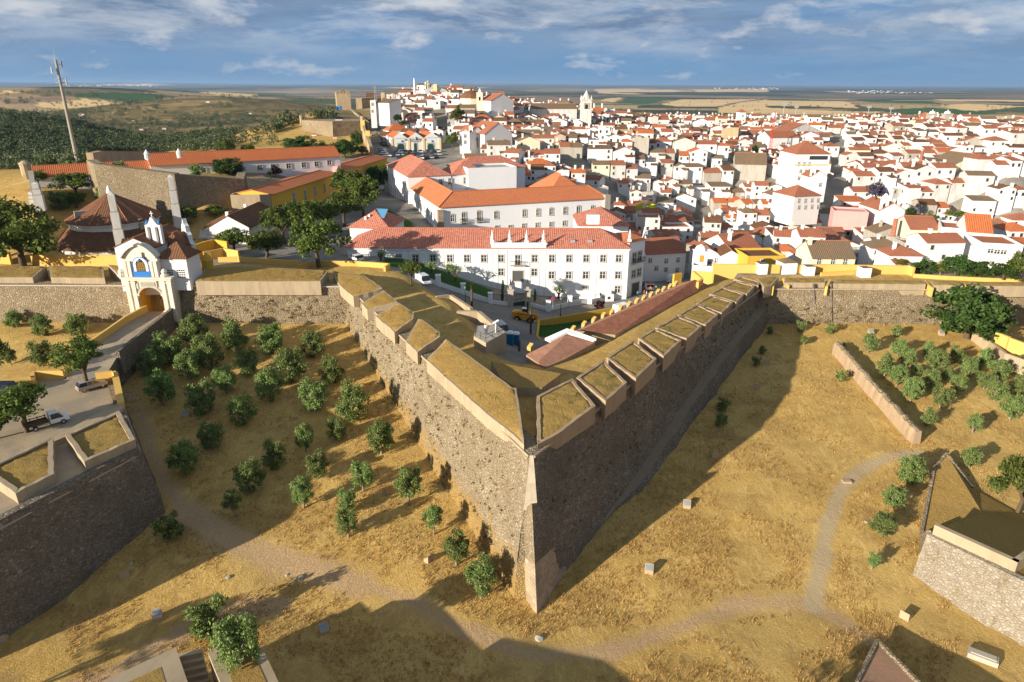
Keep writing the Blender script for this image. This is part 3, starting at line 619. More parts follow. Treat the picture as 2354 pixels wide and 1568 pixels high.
Lm=[([(705,195),(985,228),(1165,352),(895,430),(790,345),(738,290)],[13.9,14.4,14.5,13.7,13.7,13.7],'large worn parapet block where the sunny bastion face meets the curtain wall'),
 ([(1175,370),(1306,480),(1022,545),(970,492)],[14.5,14.5,13.7,13.7],'narrow grassed parapet block with plastered flank, next below the corner block'),
 ([(1318,488),(1450,576),(1445,630),(1273,758),(1098,607)],[14.5,14.5,14.4,13.6,13.6],'square grassed parapet block in the middle of the sunny bastion face'),
 ([(1490,635),(1532,642),(1690,758),(1692,800),(1482,940),(1375,838)],[14.4,14.5,14.5,14.4,13.6,13.6],'grassed parapet block dotted with green weeds, beside the longest parapet'),
 ([(1745,820),(2354,1262),(2394,1266),(2456,1700),(2462,1790),(2354,1690),(2120,1510),(1567,1012)],[14.6,14.6,14.5,13.6,13.3,13.3,13.4,13.5],'longest grassed parapet running down to the bastion tip on the sunny side')]
for px,zs,lab in Lm: parapet('parapet_block',lab,mer(cc(px,*LO),zs),11.6,.28,'sand_plaster','dry_turf',GL)
Rm=[([(225,1345),(555,1178),(768,1430),(420,1690),(235,1790)],'grassed parapet block nearest the bastion tip on the shaded side'),
 ([(592,1172),(842,1008),(1055,1218),(862,1388)],'second grassed parapet block up from the tip, half in shade'),
 ([(868,985),(1112,828),(1328,1000),(1140,1182)],'grassed parapet block with small stone gutters lying in its turf'),
 ([(1158,806),(1312,722),(1558,830),(1395,975)],'small grassed parapet block below the white chevron gable'),
 ([(1315,712),(1520,602),(1745,700),(1606,816)],'broadest grassed parapet block midway along the shaded face'),
 ([(1522,596),(1702,494),(1896,590),(1780,688)],'grassed parapet block, sixth up from the bastion tip'),
 ([(1694,490),(1832,416),(2032,480),(1928,580)],'grassed parapet block, seventh up from the bastion tip'),
 ([(1816,405),(1930,340),(2132,405),(2062,480)],'grassed parapet block, eighth up from the bastion tip'),
 ([(1924,336),(2050,282),(2232,330),(2162,406)],'weedy grassed parapet block, ninth up from the bastion tip'),
 ([(2036,266),(2102,242),(2286,288),(2262,330)],'small last parapet block by the corner of the right curtain wall')]
for i,(px,lab) in enumerate(Rm):
    n=len(px); zs=[14.3,14.4]+[14.0]*(n-2) if i else [14.2,14.4,13.9,13.4,13.2]
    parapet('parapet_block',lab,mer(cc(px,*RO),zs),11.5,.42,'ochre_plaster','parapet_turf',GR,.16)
# inner traverse with plastered front behind the tip

t=thing('gun_platform','low grassed gun platform with plaster front just behind the bastion tip','platform')
pp=mer([(1128,830),(1190,842),(1288,858),(1286,862),(1245,892),(1186,890),(1150,868)],[13.5]*7)
m_=MB(); m_.prism([(p[0],p[1],11.5) for p in pp],pp,0,True,1); m_.build('masonry',[M['sand_plaster'],M['dry_turf']],t)
# ---- curtain walls
cl=thing('curtain_wall','sunlit rubble curtain wall carrying the white gate','wall')
mb=MB(); batter_wall(mb,[(-190,127,13.4),(-73.4,127,13.4)],1/9,2.6,1,.14,2.0); batter_wall(mb,[(-64.3,127,13.4),(-31.0,127,13.35)],1/9,2.6,1,.14); mb.build('rampart_wall',[M['brown_rubble']],cl)
mb=MB(); cordon(mb,[(-190,127,13.4),(-74,127,13.4)],1); cordon(mb,[(-63.7,127,13.4),(-31.4,127,13.35)],1); mb.build('string_course',[M['stone_trim']],cl,True)
cr=thing('curtain_wall','sunlit rubble curtain wall behind the big tree and olive grove','wall')
mb=MB(); batter_wall(mb,[(48.0,127.6,13.0),(200,127.6,13.0)],1/9,2.6,1,.14,1.4); mb.build('rampart_wall',[M['brown_rubble']],cr)
mb=MB(); cordon(mb,[(48.4,127.6,13.0),(200,127.6,13.0)],1); mb.build('string_course',[M['sand_plaster']],cr,True)
mb=MB()
for u in (1869,1909):
    a=face_hit(u,652,(48,127.6,13),(200,127.6,13),1,1/9); b=face_hit(u+2,(700 if u<1900 else 742),(48,127.6,13),(200,127.6,13),1,1/9)
    mb.tube(a+Vector((0,-.05,0)),b+Vector((0,-.05,0)),.22,.16,6,0); 
mb.build('downpipe_scar',[M['dark_rubble']],cr)
GC='turfed parapets along the left curtain wall'
Cm=[([(-160,612),(106,612),(74,638),(-160,638)],'turfed parapet at the far left end of the curtain wall'),
    ([(113,611),(236,612),(240,640),(116,638)],'square turfed parapet left of the gate'),
    ([(247,608),(303,612),(303,645),(287,645)],'small turfed parapet with slanting wall against the white gate'),
    ([(472,618),(548,611),(754,622),(736,647),(449,647)],'long turfed parapet between the gate and the bastion corner')]
for px,lab in Cm: parapet('parapet_block',lab,mer(px,[14.6 if v<630 else 14.55 for u,v in px]),11.8,.28,'sand_plaster','dry_turf',GC)
GD='turfed parapets along the right curtain wall'
Cm2=[([(1740,640),(1781,635),(1790,637),(1773,656),(1756,660)],'short turfed parapet at the corner beyond the shaded bastion face'),
     ([(1803,638),(1897,640),(1896,650),(1802,650)],'short turfed parapet between two yellow embrasures behind the curtain'),
     ([(1920,642),(2120,645),(2128,654),(1914,652)],'long turfed parapet in front of the row of white boxes'),
     ([(2140,645),(2210,647),(2213,657),(2145,655)],'small turfed parapet above the big tree, between yellow cheeks'),
     ([(2230,648),(2600,650),(2600,659),(2235,657)],'turfed parapet running off at the right end of the curtain wall')]
for px,lab in Cm2: parapet('parapet_block',lab,mer(px,[14.1 if i<2 else 14.0 for i in range(len(px))]),11.8,.25,'sand_plaster','parapet_turf',GD)
GE='yellow embrasure cheeks on the right curtain'
for (u1,v1,u2,v2),lab in [((1783,636,1776,655),'yellow plastered embrasure cheek nearest the bastion corner'),((1801,638,1812,652),'yellow embrasure cheek facing the first gun opening'),((1908,642,1900,655),'yellow embrasure cheek left of the long parapet'),((2122,645,2144,658),'yellow embrasure cheek above the left of the big tree'),((2208,647,2230,660),'yellow embrasure cheek above the middle of the big tree')]:
    a=P(u1,v1,14.0); b=P(u2,v2,14.0); d=(b-a); n=Vector((-d.y,d.x,0)).normalized()*.22
    mb=MB(); mb.prism([tuple(q)[:2]+(11.9,) for q in (a+n,b+n,b-n,a-n)],[tuple(a+n),tuple(b+n-Vector((0,0,.3))),tuple(b-n-Vector((0,0,.3))),tuple(a-n)],0)
    tag(mb.build('embrasure_cheek',[M['bright_yellow_plaster']]),lab,'wall',GE)
# ================================================================ BUILDING KIT
def rectP(a,b,depth):
    A=Vector(a); B=Vector(b); d=(B-A); d.z=0; d.normalize(); n=Vector((-d.y,d.x,0))
    A=Vector((A.x,A.y,0)); B=Vector((B.x,B.y,0)); return [A,B,B+n*depth,A+n*depth]
def roof_mesh(mb,c,ze,h,kind,over=.35,m=0,ms=None,hipk=1.0):
    A,B,C,D=[Vector((p[0],p[1],0)) for p in c]; x=(B-A).normalized(); y=(D-A).normalized()
    ov=over; ox=over if kind in('hip','gy','pyr') else .15; oy=over if kind in('hip','gx','pyr','shed','shedl','shedr') else .15
    A=A-x*ox-y*oy; B=B+x*ox-y*oy; C=C+x*ox+y*oy; D=D-x*ox+y*oy
    w=(B-A).length; d=(D-A).length; up=lambda p,z:(p.x,p.y,z); th=.14
    e=[up(p,ze) for p in (A,B,C,D)]; ms=m if ms is None else ms
    def skirt(ps):
        n=len(ps); lo=[(p[0],p[1],p[2]-th) for p in ps]; mb.add(list(ps)+lo,[(i,(i+1)%n,n+(i+1)%n,n+i) for i in range(n)],m)
    if kind=='gx':
        r0=up((A+D)/2,ze+h); r1=up((B+C)/2,ze+h); v=e+[r0,r1]; f=[(0,1,5,4),(2,3,4,5)]
        mb.add(v,f,m); lo=[(p[0],p[1],p[2]-th) for p in v]; mb.add(v+lo,[(0,6,7,1),(2,8,9,3),(0,4,10,6),(4,3,9,10),(1,7,11,5),(5,11,8,2),(6,10,11,7),(10,9,8,11)],m)
    elif kind=='gy':
        return roof_mesh(mb,[c[1],c[2],c[3],c[0]],ze,h,'gx',over,m)
    elif kind in('hip','pyr'):
        if w>=d: k=min(d/2*hipk,w/2-.01); r0=(A+D)/2+x*k; r1=(B+C)/2-x*k
        else: k=min(w/2*hipk,d/2-.01); r0=(A+B)/2+y*k; r1=(D+C)/2-y*k
        v=e+[up(r0,ze+h),up(r1,ze+h)]
        f=[(0,1,5,4),(1,2,5),(2,3,4,5),(3,0,4)] if w>=d else [(0,1,4),(1,2,5,4),(2,3,5),(3,0,4,5)]
        mb.add(v,f,m); lo=[(p[0],p[1],p[2]-th) for p in e]; mb.add(e+lo,[(i,(i+1)%4,4+(i+1)%4,4+i) for i in range(4)]+[(7,6,5,4)],m)
    elif kind=='shed':      # rises to the back
        v=[e[0],e[1],up(C,ze+h),up(D,ze+h)]; lo=[(p[0],p[1],p[2]-th) for p in v]; mb.add(v+lo,[(0,1,2,3),(7,6,5,4)]+[(i,(i+1)%4,4+(i+1)%4,4+i) for i in range(4)],m)
    return mb
def ridge_line(c,ze,h,kind,hipk=1.0):
    A,B,C,D=[Vector((p[0],p[1],0)) for p in c]; x=(B-A).normalized(); y=(D-A).normalized(); w=(B-A).length; d=(D-A).length
    if kind=='gx' : a,b=(A+D)/2,(B+C)/2
    elif kind=='gy': a,b=(A+B)/2,(D+C)/2
    elif w>=d: k=min(d/2*hipk,w/2); a,b=(A+D)/2+x*k,(B+C)/2-x*k
    else: k=min(w/2*hipk,d/2); a,b=(A+B)/2+y*k,(D+C)/2-y*k
    return (a.x,a.y,ze+h),(b.x,b.y,ze+h)
def wall_mesh(mb,c,ze,zb,kind='flat',h=0,m=0,par=0.0,mt=None):
    A,B,C,D=[(p[0],p[1]) for p in c]; n=4
    bot=[(p[0],p[1],zb) for p in c]; top=[(p[0],p[1],ze) for p in c]
    mb.add(bot+top,[(0,1,5,4),(1,2,6,5),(2,3,7,6),(3,0,4,7)],m)
    mid=lambda p,q,z:((p[0]+q[0])/2,(p[1]+q[1])/2,z)
    if kind=='gx': mb.add([top[0],top[3],mid(A,D,ze+h),top[1],top[2],mid(B,C,ze+h)],[(0,1,2),(3,4,5)],m)
    elif kind=='gy': mb.add([top[0],top[1],mid(A,B,ze+h),top[3],top[2],mid(C,D,ze+h)],[(0,1,2),(3,4,5)],m)
    elif kind=='shed': mb.add([top[0],top[1],top[2],top[3],(C[0],C[1],ze+h),(D[0],D[1],ze+h)],[(0,3,5),(1,2,4),(3,2,4,5)],m)
    elif kind=='flat':
        i=inset([(p[0],p[1],ze) for p in c],.3); mb.add(top+i+[(p[0],p[1],ze-.55) for p in i],[(k,(k+1)%4,4+(k+1)%4,4+k) for k in range(4)]+[(4+k,4+(k+1)%4,8+(k+1)%4,8+k) for k in range(4)],m)
        mb.add([(p[0],p[1],ze-.55) for p in i],[(0,1,2,3)],m if mt is None else mt)
    return mb
def local(mb,loc):
    mb.v=[(p[0]-loc[0],p[1]-loc[1],p[2]-loc[2]) for p in mb.v]; return mb
class Bld:
    def __init__(s,name,label,cat,c,zb,group=None):
        s.c=[Vector((p[0],p[1],0)) for p in c]; ce=sum(s.c,Vector((0,0,0)))/len(c); s.loc=Vector((ce.x,ce.y,zb)); s.o=thing(name,label,cat,s.loc,0,group); s.zb=zb
    def part(s,name,mb,mats,smooth=False,parent=None,label=None):
        local(mb,s.loc); o=mb.build(name,[M[q] for q in ([mats] if isinstance(mats,str) else mats)],parent or s.o,smooth)
        if label: o['label']=label
        return o
    def block(s,c,ze,zb,kind,h,wm,rm,over=.35,wname='wall',rname='roof',hipk=1.0,flatmat=None):
        w=s.part(wname,wall_mesh(MB(),c,ze,zb,kind if kind!='hip' else 'none',h,0,0,1 if flatmat else None),[wm]+([flatmat] if flatmat else []))
        r=None
        if kind!='flat':
            r=s.part(rname,roof_mesh(MB(),c,ze,h,kind,over,0,None,hipk),rm)
            if kind in('hip','gx','gy'):
                a,b=ridge_line(c,ze,h,kind,hipk); 
                if (Vector(a)-Vector(b)).length>.5: s.part('ridge_cap',MB().tube(a,b,.14,.14,6,0),'terracotta',True,r)
        return w,r
WP={}
def win_proto(kind,w,h):
    k=(kind,round(w,2),round(h,2))
    if k in WP: return WP[k]
    def me(mb,mats):
        o=mb.build('window',[M[q] for q in mats]); d=o.data; bpy.data.objects.remove(o); return d
    fr=.17; parts=[]
    mb=MB()
    if kind in('stone','arch','door'):
        mb.box((-w/2-fr/2,-.04,-h/2),(fr,.16,h)); mb.box((w/2+fr/2,-.04,-h/2),(fr,.16,h)); mb.box((0,-.05,h/2),(w+2*fr+.06,.2,fr)); mb.box((0,-.06,-h/2-fr),(w+2*fr+.06,.22,fr))
        if kind=='arch': mb.add([(-w/2-fr,-.07,h/2+fr),(w/2+fr,-.07,h/2+fr),(w*.3,-.07,h/2+fr+.28),(-w*.3,-.07,h/2+fr+.28)],[(0,1,2,3)])
        parts.append(('window',me(mb,['stone_trim'])))
    elif kind=='plain':
        mb.box((0,.02,-h/2-.1),(w+.2,.2,.1)); mb.box((0,.03,h/2),(w+.2,.14,.1)); mb.box((-w/2-.06,.03,-h/2),(.12,.14,h)); mb.box((w/2+.06,.03,-h/2),(.12,.14,h)); parts.append(('window',me(mb,['stone_trim'])))
    elif kind=='slit':
        mb.box((-w/2-.07,-.0,-h/2),(.14,.14,h)); mb.box((w/2+.07,-.0,-h/2),(.14,.14,h)); mb.box((0,0,h/2),(w+.28,.14,.14)); parts.append(('window',me(mb,['clean_plaster'])))
    g=MB(); g.box((0,.01,-h/2),(w,.06,h)); parts.append(('pane',me(g,['glass' if kind!='door' else 'grey_door'])))
    if kind in('stone','arch','plain'):
        f=MB(); t=.07
        for x in (-w/2+t/2,w/2-t/2,0): f.box((x,-.045,-h/2),(t if x else .1,.05,h))
        for z in (-h/2,h/2-t,h*.08): f.box((0,-.04,z),(w-2*t,.035,t))
        parts.append(('frame',me(f,['white_frame'])))
    WP[k]=parts; return parts
def put_window(bld,kind,w,h,p,rz,parent=None):
    pr=win_proto(kind,w,h); root=None
    for nm,me in pr:
        o=link(nm,me,root or parent or bld.o)
        if root is None: o.location=Vector(p)-bld.loc; o.rotation_euler=(0,0,rz); root=o
    return root
def wrz(A,B): return math.atan2(B[1]-A[1],B[0]-A[0])
def win_px(bld,kind,w,h,A,B,l):
    for u,v in l:
        p=face_hit(u,v,A,B,1,0); put_window(bld,kind,w,h,p,wrz(A,B))
def pinnacle(mb,p,s=1.0,m=0):
    mb.box((p[0],p[1],p[2]),(.75*s,.75*s,.45*s),0,m); mb.lathe((p[0],p[1],p[2]+.45*s),[(.42*s,0),(.42*s,.12*s),(.22*s,.2*s),(.36*s,.45*s),(.26*s,.8*s),(.08*s,1.9*s),(.12*s,2.0*s),(0,2.15*s)],8,m); return mb
# ================================================================ CONVENT (long white front wing)
pb0=PD(1439,683,161); pz=PXY(1437,570,pb0).z; pB=Vector((pb0.x,pb0.y,pz)); pA=P(797,568.3,pz); pD=13.5
c=rectP(pA,pB,pD); fr=Bld('convent_wing','long white convent front wing with mottled pink tile roof and rows of stone framed windows','building',c,0.5)
fr.block(c,pz,-1.0,'hip',3.3,'clean_plaster','pink_tile',.5,hipk=.9)
A,B=c[0],c[1]; xd=(B-A).normalized(); nd=Vector((xd.y,-xd.x,0))
win_px(fr,'stone',1.32,1.75,A,B,[(x,594.3) for x in (955,995,1034,1073,1112,1151.3,1229,1268.3,1307.8,1347,1386,1421.8)]+[(x,632.6) for x in (1267.5,1306.8,1345.8,1384.8,1420)]+[(1228,626),(1151.3,625.5),(1419,665.3)])
win_px(fr,'stone',1.25,.75,A,B,[(838,588.5),(876,588.5),(916,588.7),(1344.5,661)])
for u0 in (939.5,1018,1130,1142,1163.5,1217,1238,1252,1370):
    p=face_hit(u0,600,A,B,1,0); fr.part('pilaster',MB().box((p.x+nd.x*.03,p.y+nd.y*.03,-.5),(.5,.12,pz+.3),wrz(A,B)),'white_plaster')
mb=MB(); mb.box(((A.x+B.x)/2+nd.x*.12,(A.y+B.y)/2+nd.y*.12,pz-.5),((B-A).length+.3,.5,.28),wrz(A,B)); fr.part('cornice',mb,'clean_plaster')
# raised centre bay with attic and pinnacles
p0=face_hit(1129,560,A,B,1,0); p1=face_hit(1255,560,A,B,1,0); ct=(p0+p1)/2; wct=(p1-p0).length
mb=MB(); mb.box((ct.x+nd.x*.05,ct.y+nd.y*.05,pz-.2),(wct,.6,1.3),wrz(A,B)); mb.box((ct.x+nd.x*.2,ct.y+nd.y*.2,pz+.95),(wct+.5,.95,.28),wrz(A,B)); fr.part('attic',mb,'clean_plaster')
for u in (1131,1171,1210,1249):
    p=face_hit(u,560,A,B,1,0); fr.part('pinnacle',pinnacle(MB(),(p.x-nd.x*.1,p.y-nd.y*.1,pz+1.23),1.15),'white_paint')
p=face_hit(1190,632,A,B,1,0); put_window(fr,'door',2.5,2.5,p+Vector((0,0,-.25)),wrz(A,B)).name='main_door'
p=face_hit(1190,598,A,B,1,0); put_window(fr,'stone',1.25,2.5,p,wrz(A,B))
def balcony(bld,p,rz,w,d=.9,hr=1.0):
    mb=MB(); nx,ny=math.sin(rz),-math.cos(rz); xx,xy=math.cos(rz),math.sin(rz); cx,cy=p[0]+nx*d/2,p[1]+ny*d/2
    mb.box((cx,cy,p[2]-.2),(w,d,.2),rz,0)
    k=int(w/.28)
    for i in range(k+1):
        t=-w/2+w*i/k; mb.box((p[0]+nx*(d-.05)+xx*t,p[1]+ny*(d-.05)+xy*t,p[2]),(.05,.05,hr),rz,1)
    for s in (-1,1): mb.box((cx+xx*s*(w/2-.03),cy+xy*s*(w/2-.03),p[2]+hr-.06),(.06,d,.06),rz,1)
    mb.box((p[0]+nx*(d-.05),p[1]+ny*(d-.05),p[2]+hr),(w,.07,.07),rz,1); bld.part('balcony',mb,['stone_trim','dark_metal'])
balcony(fr,face_hit(1190,609,A,B,1,0),wrz(A,B),3.6)
# right end: raised parapet corner with side wall, garage door, balcony
sB=P(1447,557,pz+.9); sC=P(1483,549.5,pz+.9); sx=(sC-sB).normalized(); sn=Vector((sx.y,-sx.x,0))
q0=Vector((sB.x,sB.y,0))-xd*1.5; cend=[q0,sB,sC,sC-nd*9-xd*1.0,q0-nd*11]
mb=MB(); mb.poly(cend,-1.5,pz+.9); fr.part('end_wall',mb,'clean_plaster')
mb=MB(); ie=inset([(p.x,p.y,pz+.9) for p in cend],-.3); cz=sum((Vector(p) for p in ie),Vector((0,0,0)))/5+Vector((0,0,1.2)); mb.add(ie+[tuple(cz)]+[(p[0],p[1],p[2]-.15) for p in ie],[(k,(k+1)%5,5) for k in range(5)]+[(k,6+k,6+(k+1)%5,(k+1)%5) for k in range(5)]); fr.part('end_roof',mb,'new_tile')
for p in (sB-nd*.4,sC-sx*.4-nd*.4): fr.part('pinnacle',pinnacle(MB(),(p.x,p.y,pz+1.05),1.1),'white_paint')
eA,eB=cend[1],cend[2]
win_px(fr,'stone',1.3,2.7,eA,eB,[(1457.5,594),(1470,590)]); win_px(fr,'stone',1.3,1.9,eA,eB,[(1456,630),(1468.5,626)])
p=face_hit(1464,601.5,eA,eB,1,0); balcony(fr,p,wrz(eA,eB),4.4,.9)
p=face_hit(1459,668,eA,eB,1,0); gd=put_window(fr,'door',2.6,4.0,p,wrz(eA,eB)); gd.name='garage_door'
for u in (1318,1358.5):
    rp=face_hit(u,558,A,B,1,0)-nd*2.2; fr.part('roof_vent',MB().box((rp.x,rp.y,pz+.95),(1.0,1.2,.55),wrz(A,B)),'grey_metal')
# ---- right back wing with dormers
wA=P(1331,513,pz+1.2); wB=P(1452,520,pz+1.2); wc=rectP(Vector((wA.x,wA.y+1,0)),Vector((wB.x,wA.y+1,0)),16)
wg=Bld('dormer_wing','white wing behind the convent front with pink tile roof and three white dormers','building',wc,0.5)
wg.block(wc,pz+.4,-1,'hip',3.6,'clean_plaster','pink_tile',.4)
for i,(u,v) in enumerate([(1357,513),(1371,518),(1398,525)]):
    p=PD(u,v,math.hypot(wc[0].x+8,wc[0].y)+2.2+.8*i); mb=MB(); mb.box((0,0,-1.2),(1.9,2.6,2.3)); mb.xf(Matrix.Translation(p)); dm=wg.part('dormer',mb,'white_plaster')
    mb=MB(); roof_mesh(mb,[(p.x-1.05,p.y-1.4),(p.x+1.05,p.y-1.4),(p.x+1.05,p.y+2.2),(p.x-1.05,p.y+2.2)],p.z+1.1,.5,'gy',.2); wg.part('dormer_roof',mb,'pink_tile',False,dm)
    put_window(wg,'plain',.8,1.2,(p.x,p.y-1.32,p.z+.3),0,None)
p=PD(1363,497,178); mb=MB(); mb.box((p.x,p.y,p.z-2),(3.2,1.8,2.4)); wg.part('chimney',mb,'white_plaster')
# ---- main convent block behind
zb1=17.0; bA=P(1011,476,zb1); bB=P(1394,455,zb1); bx=(bB-bA).normalized(); bn=Vector((-bx.y,bx.x,0)); bC=P(938,433,zb1)
Lw=(bC-bA).dot(bn); wd=10.5
mc=Bld('convent_block','big white convent block with bright orange tile roofs and stone corner quoins','building',[bA,bB,bB+bn*40,bA+bn*40],1.0)
fwing=[Vector(p) for p in (bA,bB,bB+bn*wd,bA+bn*wd)]
def lift(l): return [Vector((p.x,p.y,0)) for p in l]
# L-shaped roof: front wing + left wing, mitred at the corner
hw=wd/2; rh=3.4; e=.5; z=zb1
a0=bA-bx*e-bn*e; b0=bB+bx*e-bn*e; b1=bB+bx*e+bn*(wd+e); i0=bA+bx*(wd+e)+bn*(wd+e); l1=bA+bx*(wd+e)+bn*Lw; l0=bA-bx*e+bn*Lw
rc=bA+bx*hw+bn*hw; rb=bB-bx*hw*.8+bn*hw; rl=bA+bx*hw+bn*(Lw-.1)
V=[(p.x,p.y,z) for p in (a0,b0,b1,i0,l1,l0)]+[(p.x,p.y,z+rh) for p in (rc,rb,rl)]
mb=MB().add(V,[(0,1,7,6),(1,2,7),(2,3,6,7),(3,4,8,6),(0,6,8,5)],0); lo=[(p[0],p[1],p[2]-.2) for p in V[:6]]; mb.add(V[:6]+lo,[(i,(i+1)%6,6+(i+1)%6,6+i) for i in range(6)],0)
r=mc.part('roof',mb,'new_tile'); mc.part('ridge_cap',MB().tube(V[6],V[7],.2,.2,6).tube(V[6],V[8],.2,.2,6).tube(V[0],V[6],.18,.18,6).tube(V[1],V[7],.18,.18,6),'terracotta',True,r)
mb=MB(); mb.poly(lift([bA,bB,bB+bn*wd,bA+bx*wd+bn*wd,bA+bx*wd+bn*Lw,bA+bn*Lw]),-2,z); mc.part('wall',mb,'clean_plaster')
for p,q in ((bA,.8),(bB,.9)):
    mb=MB(); mb.box((p.x,p.y,-1),(q*2,q*2,z+(.2 if q<.85 else 2.0)),wrz(bA,bB)); mc.part('corner_quoin',mb,'ashlar' if q<.85 else 'grey_stone')
pl=[(1039.5,502),(1092,497),(1140,495),(1205,491),(1236.5,489),(1266.5,487),(1298.5,485),(1361.5,481.5)]
win_px(mc,'arch',1.15,1.9,bA,bB,[(x,y) for x,y in pl if x not in(1092,)]); win_px(mc,'arch',1.2,3.2,bA,bB,[(1066,502.5),(1101,499),(1329,487)])
for u,v in ((1066,510),(1101,508),(1329,496)): balcony(mc,face_hit(u,v,bA,bB,1,0),wrz(bA,bB),2.6,.7,.9)
win_px(mc,'stone',1.15,1.35,bA,bB,[(1142,524.5),(1172.8,523.5),(1204,520),(1234.8,518),(1266.5,516),(1297,513.5),(1325.5,511)])
# left side
lA=bA+bn*Lw; 
for k in range(9):
    t=.06+.9*k/8; p=bA+bn*(Lw*t); put_window(mc,'slit',1.0,2.5,(p.x,p.y,13.0),wrz(lA,bA)); 
    if k%2==0: put_window(mc,'slit',1.0,2.2,(p.x,p.y,8.0),wrz(lA,bA))
# tall rear block
zt=PXY(940.5,406,bC).z; T0=Vector((bC.x,bC.y,zt)); T1=P(889.5,379,zt); tn=(T1-T0).normalized(); tx=Vector((tn.y,-tn.x,0)); lt=(T1-T0).length
tb=Bld('convent_tower_block','taller white convent block with salmon hip roofs and many small windows','building',[T0,T0+tx*20,T0+tx*20+tn*lt,T1],2.0)
tw=PXY(1000,403,T0); wdt=15.0
cT=[T0,T0+tx*wdt,T0+tx*wdt+tn*lt,T0+tn*lt]; tb.block(cT,zt,-1,'hip',4.2,'clean_plaster','pink_tile',.4)
c2=[T0+tx*(wdt+.3)+tn*.2,T0+tx*(wdt+13)+tn*.2,T0+tx*(wdt+13)+tn*14,T0+tx*(wdt+.3)+tn*14]; tb.block(c2,zt,-1,'hip',4.0,'clean_plaster','pink_tile',.3)
for k in range(9):
    p=T0+tn*(lt*(.07+.86*k/8)); 
    for zz in (zt-3.4,zt-8.2): put_window(tb,'slit',1.0,2.4,(p.x,p.y,zz),wrz(T1,T0))
win_px(tb,'stone',1.1,2.0,T0,T0+tx*10,[(1013,419),(1034,417.5),(1069.5,415.5)])
# tall plain white wall hall to the right
hA=P(1075,387,zt+2.2); hB=P(1194,389,zt+2.2); hc=[hA,hB,hB+bn*5+bx*0,hA+bn*5]
hc=rectP(hA,hA+tx*(hB-hA).length,12)
hl=Bld('convent_hall','tall plain white windowless convent hall with flat parapet above the orange roof','building',hc,3.0)
hl.block(hc,zt+2.2,-1,'flat',0,'clean_plaster',None,flatmat='grey_plaster')
rc_=rectP(hA+tn*13,hA+tn*13+tx*26,14); r2=Bld('convent_rear_range','low rear convent range with salmon tiled hip roof beside the car park','building',rc_,5); r2.block(rc_,zt+.5,0,'hip',3.5,'clean_plaster','pink_tile',.4)
# orange hipped wing behind the front range, right
oA=P(1216,424,zb1+1); oB=P(1342,432,zb1+1); oc=rectP(bA+bx*((oA-bA).dot(bx))+bn*(wd+.4),bA+bx*((bB-bA).length-2.0)+bn*(wd+.4),17)
ow=Bld('orange_roof_wing','broad orange hipped roof wing at the right end of the white convent','building',oc,1); _,orf=ow.block(oc,zb1+.4,-1,'hip',5.2,'clean_plaster','new_tile',.4)
a_,b_=ridge_line(oc,zb1+.4,5.2,'hip'); ow.part('chimney',MB().box((a_[0]+1.5,a_[1],a_[2]-.4),(2.6,1.8,1.6)),'white_plaster',False,orf)
# pavilion with skylight
VZ=15.6; vA=P(803,522,VZ); vB=P(893,525,VZ); vc=rectP(vA,vB,13); pv=Bld('glazed_pavilion','low pavilion with pink hip roof and blue glass skylight by the lawn','building',vc,5.0)
_,vr=pv.block(vc,VZ,4,'hip',3.6,'white_plaster','pink_tile',.5)
s=[PD(872,488,186),PD(884,501,181),PD(858,497,183),PD(846,484,188)]
sk=MB(); ctr=sum(s,Vector((0,0,0)))/4; x0=vc[0]+(vc[1]-vc[0])*.42
yy=(vc[3]-vc[0]).normalized(); xx=(vc[1]-vc[0]).normalized()
def slope_pt(a,bq): # a along x (m), bq along y up the front slope
    q=vc[0]+xx*a+yy*bq; return (q.x,q.y,VZ+.22+3.6*min(1,(bq+.5)/7.0))
L_=(vc[1]-vc[0]).length
quad=[slope_pt(L_*.50,3.2),slope_pt(L_*.80,3.2),slope_pt(L_*.80,6.4),slope_pt(L_*.50,6.4)]
sk.add(quad+[(p[0],p[1],p[2]-.2) for p in quad],[(0,1,2,3),(0,4,5,1),(1,5,6,2),(2,6,7,3),(3,7,4,0)])
m_plain('sky_glass',(.10,.30,.48),.15,.6); pv.part('skylight',sk,'sky_glass',False,vr)
for a in (.35,.42): p=slope_pt(L_*a,2.2 if a<.4 else 3.0); pv.part('chimney',MB().box((p[0],p[1],p[2]-.3),(.5,.5,1.1)),'white_paint',False,vr)
